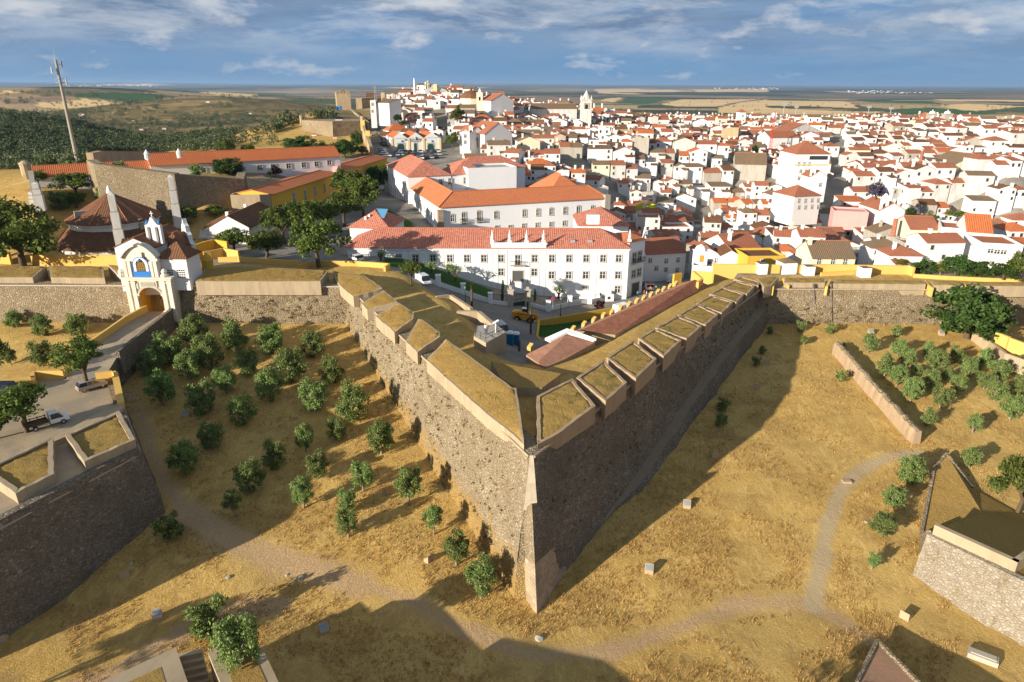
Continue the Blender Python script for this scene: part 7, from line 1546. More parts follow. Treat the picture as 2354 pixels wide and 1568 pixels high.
for x,y in ((-1.5,.95),(1.45,-.95),(1.45,.95)): o=link('wheel',wo.data,t); o.location=(x,y,.62)
MB().box((3.3,-.7,.25),(1.1,.12,.08)).box((3.3,0,.25),(1.1,.12,.08)).build('fork',[M['dark_metal']],t)
# market car park
GM='cars parked in front of the market hall'
def cp(x,y): return PG(873.2+.0733*x,310.2+.0733*y,0,240)
k0=wrz(mk.A,mk.B)
R1=[(510,575,'black'),(660,570,'silver'),(820,575,'dark green'),(950,575,'black'),(1110,572,'teal'),(1270,568,'white'),(1500,560,'dark blue'),(1680,555,'black'),(1820,545,'white')]
R2=[(555,660,'silver'),(690,660,'silver'),(830,665,'black'),(995,665,'red'),(1135,660,'dark green'),(1290,655,'grey'),(1440,650,'dark red'),(1610,648,'dark green'),(1860,642,'silver')]
R3=[(585,755,'dark blue'),(1010,765,'teal'),(1170,780,'white'),(1310,760,'white'),(1450,745,'black'),(1610,745,'silver'),(1770,730,'black')]
for nm,l in (('row nearest the market doors',R1),('middle row of the market car park',R2),('row nearest the convent roofs',R3)):
    for i,(x,y,c) in enumerate(l): car('hatch' if i%3 else 'sedan',c,cp(x,y),k0-math.pi/2+.05*(i%3-1),f'{c} car, {ORD[i]} from the left in the {nm}',GM,False)
for x,y,c,lab in [(610,505,'black','black car standing lengthwise before the left market door'),(1580,470,'grey','grey car standing lengthwise before the right market door')]: car('sedan',c,cp(x,y),k0,lab,GM,False)
for i,(x,y,c) in enumerate([(60,510,'silver'),(95,570,'grey'),(130,625,'white'),(230,690,'white')]): car('hatch',c,cp(x,y),k0-.3,f'{c} car, {ORD[i]} in the short line beside the end of the yellow barracks',GM,False)
GS='cars parked along the rampart street'
def c2(x,y): return PG(588.3+.25*x,114.9+.25*y,0,300)
for i,(x,y,c) in enumerate([(1185,890,'black'),(1175,870,'dark blue'),(1165,798,'grey'),(1160,775,'silver'),(1140,758,'dark green'),(1125,732,'teal'),(1118,715,'teal'),(1108,690,'green'),(1088,676,'white'),(1062,662,'dark blue')]): car('hatch',c,c2(x,y),k0-.2,f'{c} car, {ORD[i]} from the near end of the rampart street',GS,False)
car('suv','white',c2(1046,792),1.8,'white car driving up the rampart street beside the yellow gate post',GS,False)
for i,(x,y,c) in enumerate([(1756,782,'red'),(1745,765,'grey'),(1733,748,'white'),(1706,732,'maroon')]): car('hatch',c,c2(x,y),k0-.9,f'{c} car, {ORD[i]} uphill in the steep dark street behind the round tree',GS,False)
for i,(x,y,c) in enumerate([(695,636,'dark green'),(745,637,'black'),(782,640,'black'),(762,654,'white')]): car('hatch',c,PD(588.3+.25*x,114.9+.25*y,425),k0,f'{c} car, {ORD[i]} from the left on the small bastion below the castle',GS,False)
# ================================================================ PEOPLE
def person_mesh(pose):
    # joints: pelvis root
    J={'pel':(0,0,.95),'wai':(0,0,1.10),'che':(0,.01,1.32),'nec':(0,.01,1.48),'hd':(0,-.015,1.60),'top':(0,0,1.72)}
    arms={'stand':(((.2,0,1.42),(.27,-.03,1.15),(.29,-.12,.90)),((-.2,0,1.42),(-.27,-.03,1.15),(-.29,-.12,.90))),
          'photo':(((.2,0,1.42),(.30,-.18,1.28),(.10,-.30,1.52)),((-.2,0,1.42),(-.30,-.18,1.28),(-.10,-.30,1.52))),
          'walk':(((.2,0,1.42),(.26,.14,1.18),(.26,.10,.94)),((-.2,0,1.42),(-.26,-.14,1.18),(-.26,-.3,1.0)))}[pose]
    legs={'stand':(((.1,0,.9),(.11,-.02,.5),(.12,.03,.09),(.13,-.13,.04)),((-.1,0,.9),(-.11,-.02,.5),(-.12,.03,.09),(-.13,-.13,.04))),
          'walk':(((.1,0,.9),(.1,-.2,.52),(.1,-.26,.09),(.1,-.42,.06)),((-.1,0,.9),(-.1,.08,.5),(-.1,.34,.14),(-.1,.22,.04)))}
    legs=legs['walk' if pose=='walk' else 'stand']
    v=[];e=[];r=[]
    def add(p,rad): v.append(p); r.append(rad); return len(v)-1
    rad={'pel':.15,'wai':.13,'che':.155,'nec':.06,'hd':.10,'top':.06}; ids={}; prev=None
    for k in ('pel','wai','che','nec','hd','top'): ids[k]=add(J[k],rad[k]); prev is not None and e.append((prev,ids[k])); prev=ids[k]
    for a in arms:
        prev=ids['che']
        for p,q in zip(a,(.062,.048,.036)): i=add(p,q); e.append((prev,i)); prev=i
        d=Vector(a[2])-Vector(a[1]); d.normalize(); s=1 if a[0][0]>0 else -1
        pm=Vector(a[2])+d*.08; i=add(tuple(pm),.034); e.append((prev,i))
        for q in (-.03,-.01,.01,.03): j=add(tuple(pm+d*(.085-abs(q))+Vector((0,q,-.01))),.010); e.append((i,j))
        j=add(tuple(Vector(a[2])+d*.07+Vector((-.045*s,-.03,0))),.011); e.append((prev,j))
    for l in legs:
        prev=ids['pel']
        for p,q in zip(l,(.088,.062,.045,.042)): i=add(p,q); e.append((prev,i)); prev=i
    me=bpy.data.meshes.new('person'); me.from_pydata(v,e,[]); o=link('person',me)
    sk=o.modifiers.new('s','SKIN'); 
    for i,q in enumerate(r): me.skin_vertices[0].data[i].radius=(q,q)
    me.skin_vertices[0].data[0].use_root=True
    o.modifiers.new('u','SUBSURF').levels=1
    dg=bpy.context.evaluated_depsgraph_get(); m2=bpy.data.meshes.new_from_object(o.evaluated_get(dg)); bpy.data.objects.remove(o)
    # material by region: 0 skin 1 top 2 trousers 3 shoes 4 hair
    mi=[]
    for f in m2.polygons:
        x,y,z=f.center; ax=abs(x)
        if z<.10: k=3
        elif z<.98 and ax<.22: k=2
        elif z>1.64 or (z>1.56 and y>.03): k=4
        elif z>1.47 and ax<.13 and not(pose=='photo' and y<-.14): k=0
        elif z>1.0 and ax<.31 and not (pose=='photo' and y<-.2): k=1
        else: k=0
        mi.append(k)
    for k in range(5): m2.materials.append(M['white_paint'])
    m2.polygons.foreach_set('material_index',mi); m2.polygons.foreach_set('use_smooth',[True]*len(mi)); return m2
m_plain('skin',(.42,.24,.16),.7); m_plain('hair',(.03,.02,.015),.8); m_plain('jeans',(.05,.08,.16),.9,.1); m_plain('orange_vest',(.75,.16,.03),.8,.1); m_plain('white_shirt',(.75,.75,.74),.9,.1); m_plain('dark_cloth',(.03,.035,.045),.9,.1); m_plain('teal_cloth',(.05,.22,.25),.9,.1); m_plain('shoe',(.03,.025,.02),.8)
PM={}
def person(pose,p,rz,top,tr,lab,s=1.0):
    if pose not in PM: PM[pose]=person_mesh(pose)
    o=link('person',PM[pose],None,p); o.rotation_euler=(0,0,rz); o.scale=(s,s,s)
    for i,m_ in enumerate(('skin',top,tr,'shoe','hair')): o.material_slots[i].link='OBJECT'; o.material_slots[i].material=M[m_]
    return tag(o,lab,'person')
person('photo',P(1115.5,768,pz_+.02),2.5,'white_shirt','jeans','person in white shirt and jeans holding a camera up on the viewing platform')
person('walk',PG(1465,684,0,140),2.2,'teal_cloth','dark_cloth','worker with teal backpack walking past the green garage door')
person('walk',PG(1480,682,0,140),.5,'orange_vest','jeans','worker in orange vest and jeans, left of the pair in the street')
person('stand',PG(1485,684,0,140),1.2,'white_shirt','jeans','worker in white and orange, right of the pair in the street')
person('stand',PG(1494,673,0,140),-.6,'orange_vest','dark_cloth','worker in orange vest and dark trousers beside the truck')
person('stand',PG(1501.5,666,0,140),.3,'orange_vest','dark_cloth','worker in orange vest standing farthest up the street')
person('walk',PG(1134,328,0,240) if False else cp(2045,270),1.0,'mast_red','dark_cloth','person in red top walking in the steep street beside the round tree')
# ================================================================ MASTS
p=PD(181,386,262); h=PXY(150,138,p).z-p.z; t=mast('radio_mast','tall tapering concrete radio mast with antennas on the left','mast',) if False else mast('radio_mast','tall tapering concrete radio mast with antennas on the left',p,h,.62,'mast_concrete')
mb=MB(); 
for i,(f,l,a) in enumerate([(.80,1.6,.3),(.86,2.0,2.2),(.90,1.6,3.9),(.96,1.4,1.0)]): mb.tube((0,0,h*f),(l*math.cos(a),l*math.sin(a),h*f),.07,.07,5); mb.box((l*math.cos(a),l*math.sin(a),h*f-.8),(.35,.35,1.9))
for f in (.795,.83): mb.lathe((0,0,h*f),[(1.3,0),(1.3,.1)],10)
mb.tube((0,0,h),(0,0,h+3.2),.09,.04,5); mb.build('antenna',[M['grey_metal']],t)
GF='tall floodlight masts on the skyline behind the town'
for u,v0,v1,D_,lab in [(1794,305,240,620,'floodlight mast left of the others, above the gabled house'),(1823,300,247,650,'floodlight mast just right of the leftmost one'),(1989,295,247,640,'floodlight mast behind the pale palace'),(2040,292,250,640,'floodlight mast between palace and twin towered church')]:
    p=PD(u,v0,D_); h=PXY(u,v1,p).z-p.z; t=thing('floodlight_mast',lab,'mast',p,0,GF); MB().tube((0,0,-8),(0,0,h),.45,.25,6).build('pole',[M['grey_metal']],t); MB().box((0,0,h-.5),(3.4,.5,1.8)).build('light_head',[M['grey_metal']],t)
p=PD(1767,358,420); h=PXY(1769,256,p).z-p.z; t=mast('telecom_mast','red and white lattice telecom mast among the roofs right of centre',p,h,1.1,'mast_red',True)
mb=MB(); [mb.box((.9*math.cos(a),.9*math.sin(a),h*.86),(.4,.4,2.6)) for a in (0,2.1,4.2)]; mb.build('antenna',[M['white_paint']],t)
p=PD(1868,330,520) if False else None
# ================================================================ LEFT HILLSIDE WORKS
def simple_wall(name,label,pts,zt,zb,th,mat,cat='wall'):
    t=thing(name,label,cat); mb=MB()
    for (a,b) in zip(pts[:-1],pts[1:]):
        d=(b-a); d.z=0; d.normalize(); n=Vector((-d.y,d.x,0))*th; mb.prism([(q.x,q.y,q.z-zb) for q in (a,b,b+n,a+n)],[(q.x,q.y,q.z+zt) for q in (a,b,b+n,a+n)],0)
    mb.build('masonry',[M[mat]],t); return t
simple_wall('retaining_wall','long rough golden stone retaining wall below the white barracks',[PD(198,368,225),PD(215,377,218),PD(400,400,206),PD(560,412,212),PD(565,396,228)],0,12,2.5,'brown_rubble')
simple_wall('upper_bastion_wall','brown stone wall stepping up behind the barracks at the far left',[PD(213,352,250),PD(235,347,256),PD(400,350,285),PD(470,352,300)],0,9,2,'castle_stone')
simple_wall('hill_wall','low grey field wall beside the round church hill',[PD(170,487,195),PD(262,480,196),PD(320,505,190)],0,4,1,'grey_stone')
simple_wall('outer_wall','old stone wall running down to the left of the white piers',[PD(64,392,232),PD(68,425,222),PD(74,470,205)],0,6,1.2,'grey_stone')
p=PD(61,395,233); t=thing('watch_turret','small round stone watch turret on the far left wall corner','turret',p); MB().lathe((0,0,-2),[(.7,0),(1.3,1.2),(1.3,3.9),(1.5,4.0),(1.4,4.3),(.6,4.9),(0,5.0)],10).build('turret',[M['sand_plaster']],t)
# small bastion below the castle
qb=[PD(693,272,425),PD(764,282,405),PD(833,280,412),PD(840,262,470),PD(770,258,505),PD(700,264,470)]; zt_=sum(q.z for q in qb[:3])/3
t=thing('small_bastion','weathered grey stone bastion with cars on top below the castle','bastion'); mb=MB(); tp=[Vector((q.x,q.y,zt_)) for q in qb]; batter_wall(mb,[tuple(q) for q in tp[:3]],.12,2,1,.15,2.5,zt_-13); mb.prism([(q.x,q.y,zt_-13) for q in tp],[(q.x,q.y,zt_-.3) for q in tp],0,True,1); mb.build('rampart_wall',[M['brown_rubble'],M['ochre_plaster']],t)
for u,D_ in ((692,428),(832,414)): p=PD(u,271,D_); MB().tube((p.x,p.y,zt_-2),(p.x,p.y,zt_+2.4),1.0,1.0,8).build('watch_turret',[M['castle_stone']],t)
simple_wall('castle_approach_wall','pale stone wall climbing from the small bastion to the castle keep',[PD(784,256,500),PD(806,252,498),PD(830,272,440),PD(842,280,420)],0,8,1.5,'sand_plaster')
simple_wall('rampart_parapet','brown parapet edge wall along the rampart street with yellow end posts',[PD(858,345,318),PD(848,318,350),PD(838,292,395)],.8,6,1.4,'castle_stone')
for i,(u,v,D_) in enumerate([(834,292,402),(846,318,352)]): p=PD(u,v,D_); tag(MB().box((0,0,-2),(2.2,1.6,5.5)).build('gate_post',[M['bright_yellow_plaster']],None,False,p),('yellow gate post at the upper end of the rampart street','yellow gate post half way along the rampart street')[i],'post','yellow posts on the rampart street')
p=PD(779,252,512); tag(MB().box((0,0,-1),(3,3,3.2)).build('blue_kiosk',[M['blue_paint']],None,False,p),'small blue kiosk at the foot of the castle keep','kiosk')
# ================================================================ VEGETATION
def m_leaf(name,c1,c2,c3,trans=.25):
    m,nt,b=new_mat(name,.75,.15); nb=NB(nt); g=nb.n('ShaderNodeNewGeometry')
    a=nb.attr('tone'); t=nb.ramp(a,[(0.0,c1),(.55,c2),(1.0,c3)]); hs=nb.n('ShaderNodeHueSaturation'); nb.put(hs.inputs['Color'],t)
    r=nb.rnd(); nb.put(hs.inputs['Value'],nb.math('ADD',.78,nb.math('MULTIPLY',r,.45))); nb.put(hs.inputs['Hue'],nb.math('ADD',.485,nb.math('MULTIPLY',r,.03)))
    col(b,nb,hs.outputs[0]); tr=nb.n('ShaderNodeBsdfTranslucent'); nb.put(tr.inputs[0],hs.outputs[0]); mx=nb.n('ShaderNodeMixShader'); mx.inputs[0].default_value=trans
    nt.links.new(b.outputs[0],mx.inputs[1]); nt.links.new(tr.outputs[0],mx.inputs[2]); nt.links.new(mx.outputs[0],nt.nodes['Material Output'].inputs[0]); M[name]=m
m_leaf('olive_leaf',(.085,.13,.03),(.20,.265,.075),(.38,.46,.18),.34)
m_leaf('broad_leaf',(.055,.08,.016),(.11,.15,.03),(.20,.235,.055),.3)
m_leaf('dark_leaf',(.03,.065,.013),(.06,.11,.026),(.105,.165,.04),.3)
m_leaf('yellow_leaf',(.10,.10,.012),(.17,.16,.02),(.26,.22,.03))
m_leaf('lilac_leaf',(.03,.05,.02),(.10,.08,.15),(.22,.17,.34))
m_leaf('purple_leaf',(.03,.010,.014),(.07,.022,.025),(.12,.04,.04))
m_leaf('grove_leaf',(.038,.052,.02),(.08,.098,.04),(.15,.165,.08),.15)
def leaves_mesh(name,cen,size,g,mat,nrmbias=.5,ctr=np.zeros(3)):
    n=len(cen); d=g.normal(size=(n,3)); out=cen-ctr; out/=np.maximum(np.linalg.norm(out,axis=1,keepdims=True),1e-6)
    nn=d/np.linalg.norm(d,axis=1,keepdims=True)+out*nrmbias; nn/=np.linalg.norm(nn,axis=1,keepdims=True)
    t=np.cross(nn,g.normal(size=(n,3))); t/=np.maximum(np.linalg.norm(t,axis=1,keepdims=True),1e-6); bt=np.cross(nn,t)
    s=(size*(.6+.8*g.random(n)))[:,None] if np.ndim(size) else size*(.6+.8*g.random((n,1)))
    q=np.stack([cen-t*s-bt*s*.35,cen+t*s*.15-bt*s*.6,cen+t*s+bt*s*.2,cen-t*s*.1+bt*s*.6],1).reshape(-1,3)
    me=bpy.data.meshes.new(name); me.vertices.add(4*n); me.vertices.foreach_set('co',q.ravel()); me.loops.add(4*n); me.loops.foreach_set('vertex_index',np.arange(4*n,dtype=np.int32)); me.polygons.add(n)
    me.polygons.foreach_set('loop_start',np.arange(0,4*n,4,dtype=np.int32)); me.polygons.foreach_set('loop_total',np.full(n,4,np.int32)); me.update()
    a=me.attributes.new('tone','FLOAT','POINT'); a.data.foreach_set('value',np.repeat(g.random(n),4).astype(np.float32)); me.materials.append(M[mat]); return me
def crown_points(g,nclump,per,flat=.8,spread=.30,lump=.28,shape='round'):
    pts=[];ct=0
    while ct<nclump:
        v=g.normal(size=3); v/=np.linalg.norm(v); 
        if v[2]<-.55 and shape!='bush': continue
        rr_=(.52+.36*g.random()) if ct>nclump*.25 else .35*g.random()
        c=v*rr_; c[2]*=flat; k=lump*(.6+.8*g.random()); m_=int(per*(.5+g.random())); p=g.normal(size=(m_,3)); p/=np.linalg.norm(p,axis=1,keepdims=True); p*=(k*g.random((m_,1))**(1/2.4)); p[:,2]*=.75
        pts.append(c+p); ct+=1
    return np.concatenate(pts)
CR={}
def crown_protos():
    for i in range(4):
        g=np.random.default_rng(50+i); CR['olive',i]=leaves_mesh('crown',crown_points(g,64,130,.88,.3,.25,'bush'),.044,g,'olive_leaf')
        CR['broad',i]=leaves_mesh('crown',crown_points(g,46,125,.74,.3,.24),.048,g,'broad_leaf')
        CR['bush',i]=leaves_mesh('crown',crown_points(g,24,90,.8,.3,.3,'bush'),.075,g,'olive_leaf')
        CR['dense',i]=leaves_mesh('crown',crown_points(g,60,120,.8,.3,.24,'bush'),.05,g,'dark_leaf')
    for nm,mat in (('lilac','lilac_leaf'),('yellow','yellow_leaf'),('purple','purple_leaf')):
        g=np.random.default_rng(77); CR[nm,0]=leaves_mesh('crown',crown_points(g,34,110,.85,.3,.26),.055,g,mat)
crown_protos()
TRK={}
def trunk_proto(kind,i):
    k=(kind,i)
    if k in TRK: return TRK[k]
    rr=random.Random(i*13+5); mb=MB(); th=1.0
    # unit: trunk reaches z=1 at the crown centre
    lean=(rr.uniform(-.08,.08),rr.uniform(-.08,.08)); a=(0,0,-.15); b=(lean[0],lean[1],.5); mb.tube(a,b,.085,.06,8)
    for q in range(5):
        an=q*1.257+rr.random(); l=.32+.15*rr.random(); c=(b[0]+math.cos(an)*l*.6,b[1]+math.sin(an)*l*.6,.80+.1*rr.random()); mb.tube(b,c,.045,.028,6); e=(c[0]+math.cos(an)*.2,c[1]+math.sin(an)*.2,1.1+.15*rr.random()); mb.tube(c,e,.028,.012,5)
    o=mb.build('trunk',[M['bark' if kind=='broad' else 'pale_bark']],None,True); TRK[k]=o.data; bpy.data.objects.remove(o); return TRK[k]
TI=[0]
def depth_at(p): return p.y*math.cos(TH)-(p.z-CAMH)*math.sin(TH)
def tree(name,label,cat,kind,u,v,cv,w,h=None,group=None,D0=20.0,base=None,rad=None,trunk='pale'):
    """u,v foot of the trunk; cv height of the crown's centre in the survey; w,h crown size"""
    g=base if base is not None else PG(u,v,0,D0); dpt=depth_at(g); s=dpt/FPX
    R_=w*s/2*.98; hh=(h or w*.9)*s/2/.93; zc=max(PXY(u,cv,g).z-g.z, hh*.85); TI[0]+=1; i=TI[0]
    t=thing(name,label,cat,g,(i*2.399)%6.283,group)
    n=4 if (kind,1) in CR else 1
    o=link('crown',CR[kind,i%n],t); o.location=(0,0,zc); k_=.98 if kind in('olive','bush') else 1.06; o.scale=(R_*k_,R_*k_,hh*k_*(1.28 if kind in('olive','bush') else 1.08))
    if trunk:
        o=link('trunk',trunk_proto('broad' if kind in('broad','dense','lilac') else 'olive',i%3),t); o.scale=(max(1.6,R_*1.05),max(1.6,R_*1.05),zc)
    return t
GO1='olive trees in the ditch left of the bastion'
OL=[(626,810,775,70,'olive tree below the curtain wall, third from the bastion corner side'),(720,818,790,64,'olive tree right under the corner of curtain and bastion'),(540,806,770,70,'olive tree below the curtain, with crown just under the wall foot'),(450,792,760,70,'olive tree nearest the bridge, touching the curtain shadow'),(394,838,800,75,'shaded olive tree right of the bridge wall'),(482,846,808,80,'large shaded olive tree in the dark group beside the bridge'),(350,858,828,62,'darkest olive tree hugging the bridge wall foot'),(438,872,840,68,'shaded olive tree at the lower edge of the dark group'),(572,862,828,60,'olive tree between the dark group and the sunlit ones'),(668,876,838,80,'big sunlit olive tree with pale crown near the middle of the upper grove'),(765,880,848,64,'olive tree casting its shadow on the bastion wall, uppermost of them'),(622,922,885,74,'olive tree left below the big sunlit one'),(725,943,905,76,'full round olive tree, second along the bastion wall'),(521,905,870,60,'small olive tree left of the grove centre'),(811,962,920,86,'largest olive tree beside the bastion wall'),(376,932,890,76,'pale topped olive tree close to the ravelin track'),(466,948,910,76,'olive tree with sunlit top beside the ravelin track tree'),(558,975,940,70,'olive tree with bright crown in the grove centre'),(776,1012,985,52,'small olive tree left of the round one by the wall'),(703,1037,1003,54,'pale small olive tree in half shade at grove centre'),(490,1032,998,66,'dark olive tree in deep shade, upper of two'),(431,1088,1050,76,'dark olive tree in deep shade, lower of two'),(632,1074,1042,64,'olive tree left of the pale small one'),(877,1043,1005,76,'round olive tree with shadow on the wall foot'),(730,1100,1066,60,'olive tree with visible white trunk at mid slope'),(576,1134,1093,76,'sunlit olive tree at the left edge of the lower grove'),(836,1130,1088,62,'upright olive tree beside an information stone'),(698,1168,1128,62,'olive tree with trunk in the sunlit lower slope'),(942,1160,1105,76,'big olive tree close to the wall, right of the information stone'),(541,1187,1148,50,'small thin olive tree at the lower left of the grove'),(800,1178,1148,52,'small bushy olive tree above the leaning tree'),(997,1228,1190,56,'olive tree below the big one near the wall'),(1049,1298,1253,72,'upper of two olive trees at the bastion foot'),(1106,1374,1322,86,'lowest olive tree beside the bastion tip')]
for u,v,cv,w,lab in OL: tree('olive_tree',lab,'olive tree','olive',u,v,cv,w,w*1.0,GO1)
t=tree('leaning_olive_tree','half dry olive tree leaning to the right on a bare trunk','olive tree','olive',800,1235,1197,60,64,GO1)
for lab,a in [('rounded olive shrub below the curtain wall left of the gate',(100,772,748,54)),('spreading olive shrub right of the rounded shrub by the gate',(180,766,746,58)),('dark olive shrub at the left edge under the curtain wall',(38,752,735,46)),('small olive tree in sunlit grass left of the bridge',(99,842,808,60)),('small olive shrub at the left edge left of the sunlit olive',(26,838,818,36))]: tree('olive_tree',lab,'olive tree','olive',*a,a[3]*.9,'olive trees left of the bridge')
tree('olive_bush','bushy olive alone on the ground at the ravelin corner','olive bush','bush',393,1238,1206,76,64)
tree('olive_bush','feathery green bush behind the olive tree of the bottom outwork','bush','bush',487,1455,1412,108,104)
tree('olive_tree','silvery olive tree growing from the planter of the bottom outwork','olive tree','olive',552,1545,1470,120,132,None,base=P(552,1522,.6))
GO2='olive trees in the grove right of the ruined wall'
RL=[(1995,787,48,'round olive tree standing alone at the head of the ruined wall'),(2062,795,46,'olive tree behind the upper end of the ruined wall'),(2082,817,50,'olive tree second in the row behind the ruined wall'),(2131,802,42,'olive tree at the back of the grove, left of the twin crowns'),(2148,829,62,'broad olive tree in the second line of the grove'),(2193,812,46,'olive tree at the back of the grove, middle'),(2222,842,54,'olive tree in the centre of the grove'),(2255,822,56,'olive tree at the back of the grove, below the big dark tree'),(2292,850,56,'olive tree right of the grove centre'),(2330,830,46,'olive tree at the back right of the grove'),(2350,852,40,'olive tree cut by the right edge, upper one'),(2032,837,58,'olive tree close to the ruined wall, upper left'),(2060,860,52,'olive tree close to the ruined wall, below the upper left one'),(2102,848,36,'small olive tree between larger ones in the grove'),(2135,870,52,'olive tree with flat crown left of grove centre'),(2175,857,36,'small olive tree at the grove centre'),(2198,880,50,'olive tree of uneven double crown in the grove'),(2260,870,48,'olive tree in the third line of the grove'),(2285,895,56,'olive tree below the third line of the grove'),(2335,885,52,'olive tree at the right edge, middle one'),(2091,892,62,'big olive tree near the ruined wall, left front'),(2160,907,60,'big olive tree at the front of the grove'),(2320,932,66,'biggest olive tree at the front right of the grove'),(2131,955,46,'olive tree in front of the grove beside the wall shadow'),(2235,970,48,'low olive bush in front of the grove in open grass')]
for u,cv,w,lab in RL: tree('olive_tree',lab,'olive tree','olive',u,cv+w*.50,cv,w*.84,w*.82,GO2)
GO3='small olive saplings in the right hand ditch'
for u,v,w,lab in [(1840,752,28,'small olive sapling under the right curtain, leftmost of the sunlit ones'),(1908,757,28,'small olive sapling under the right curtain, right of the leftmost'),(1847,785,24,'thin olive sapling below the two under the curtain'),(2060,765,32,'low olive bush under the curtain near the big tree'),(1930,866,32,'small bush beside the middle of the ruined wall'),(1936,793,14,'tiny bush behind the upper end of the ruined wall'),(1768,762,20,'tiny dark shrub at the corner of the shaded wall'),(1750,806,22,'dark shrub in the bastion shadow, upper one'),(1737,832,26,'dark shrub in the bastion shadow, below the upper one'),(1661,932,36,'dark shrub in the bastion shadow, lower pair upper'),(1656,970,38,'dark shrub in the bastion shadow, lower pair lower')]: tree('olive_sapling',lab,'olive sapling','bush',u,v+w*.3,v-2,w,w*.95,GO3)
GO4='olive trees between gravel path and stone terrace'
for u,v,cv,w,lab in [(2089,1110,1080,72,'olive tree at the top beside the terrace edge, biggest of the row'),(2050,1166,1138,58,'olive tree second down beside the gravel path'),(2026,1228,1204,62,'olive tree third down beside the gravel path'),(2004,1308,1284,34,'slim young olive tree at the lower end of the row'),(2227,1075,1050,50,'olive tree behind the terrace edge')]: tree('olive_tree',lab,'olive tree','olive',u,v,cv,w,w*.9,GO4)
tree('eucalyptus_tree','tall leafy tree with red brown trunk at the right edge','tree','broad',2335,1182,1105,125,150)
tree('bush','pale shrub at the foot of the tall tree on the right edge','bush','bush',2285,1125,1112,28,24)
tree('big_tree','large dark green tree with forked pale trunk in front of the right curtain wall','tree','dense',2222,778,712,178,128)
GH2='trees behind the low yellow wall at the right'
for u,v,cv,w,h,k,lab in [(2072,612,604,34,18,'yellow','small yellowish tree over the end of the long yellow wall'),(2125,628,612,60,36,'dense','dark tree at the left end of the hedge row'),(2160,632,615,36,36,'yellow','yellow green tree inside the dark hedge row'),(2195,630,606,78,46,'dense','broad dark tree in the middle of the hedge row'),(2250,635,618,90,40,'dense','wide low dark tree in the hedge row'),(2305,640,622,70,40,'dense','dark tree right of the wide low one'),(2345,642,605,70,72,'broad','tall tree with pale trunk at the right end of the hedge row')]: tree('hedge_tree',lab,'tree',k,u,v,cv,w,h,GH2,base=PD(u,v,168))
GB1='street trees around the barracks and convent'
BT=[(53,612,538,200,165,'broad','largest tree at the left edge in front of the round church'),(-30,600,520,120,130,'broad','tree cut by the left edge beside the largest tree'),(734,615,548,132,110,'broad','broad dark tree behind the low yellow wall'),(612,592,556,92,76,'broad','street tree left of the broad dark tree'),(538,580,550,78,58,'broad','street tree behind the yellow arch wall'),(655,560,508,108,72,'broad','street tree in front of the brown shed'),(700,556,492,96,72,'broad','street tree between shed and yellow barracks'),(750,540,486,90,66,'broad','street tree before the middle of the yellow barracks'),(792,520,470,92,60,'broad','street tree with bright crown beside the cobbled street'),(836,498,440,82,80,'yellow_b','tall yellow green street tree at the bollards'),(800,478,418,84,66,'broad','street tree covering the round gable of the yellow barracks'),(872,438,400,56,52,'dense','dark street tree at the far end of the yellow barracks')]
for u,v,cv,w,h,k,lab in BT: tree('street_tree',lab,'tree','broad' if k=='yellow_b' else k,u,v,cv,w,h,GB1,100)
GB2='trees on the grassy hill left of the barracks'
for u,v,cv,w,h,k,lab in [(350,446,418,62,56,'broad','round green tree before the retaining wall'),(527,402,384,78,42,'dense','dome shaped trimmed tree before the white barracks'),(175,455,420,86,54,'broad','spreading tree with two trunks on the hill'),(178,478,457,46,44,'broad','lower green tree under the spreading one'),(140,482,462,50,44,'olive','grey green tree left above the round church'),(285,436,404,66,56,'olive','olive like tree against the retaining wall'),(232,424,404,32,34,'olive','small conical tree by the retaining wall corner'),(92,432,406,42,40,'broad','tree beside the old outer wall'),(167,402,388,36,26,'olive','small tree at the top of the hill below the mast'),(107,384,368,38,32,'broad','yellowish tree left of the mast foot'),(240,475,443,34,34,'olive','low tree behind the round church roof'),(432,515,490,62,48,'broad','tree behind the tall stepped pier'),(498,496,483,54,24,'broad','low leafy tree beside the rough stone house'),(452,408,392,42,24,'olive','shrub at the left front of the white barracks'),(637,408,394,28,28,'purple','dark purple leaved tree before the white barracks'),(620,410,399,14,14,'broad','tiny ball tree beside the purple one'),(440,470,430,40,40,'olive','dark shrub on the retaining wall face')]: tree('hill_tree',lab,'tree',k,u,v,cv,w,h,GB2,120)
GB3='trees around the hill below the castle'
for u,v,cv,w,h,k,lab in [(688,348,330,86,36,'dense','wide dark tree group behind the white barracks'),(738,352,338,50,26,'dense','dark tree right of the wide group'),(793,364,338,66,44,'dense','big dark tree at the right end of the white barracks'),(822,338,318,30,38,'dense','tall dark tree by the rampart street parapet'),(832,356,350,30,22,'broad','small tree below the rampart street'),(520,352,335,46,34,'broad','tree behind the left part of the white barracks'),(570,352,341,36,24,'broad','thin tree on the golden slope')]: tree('slope_tree',lab,'tree',k,u,v,cv,w,h,GB3,230)
GB4='trees among the town houses'
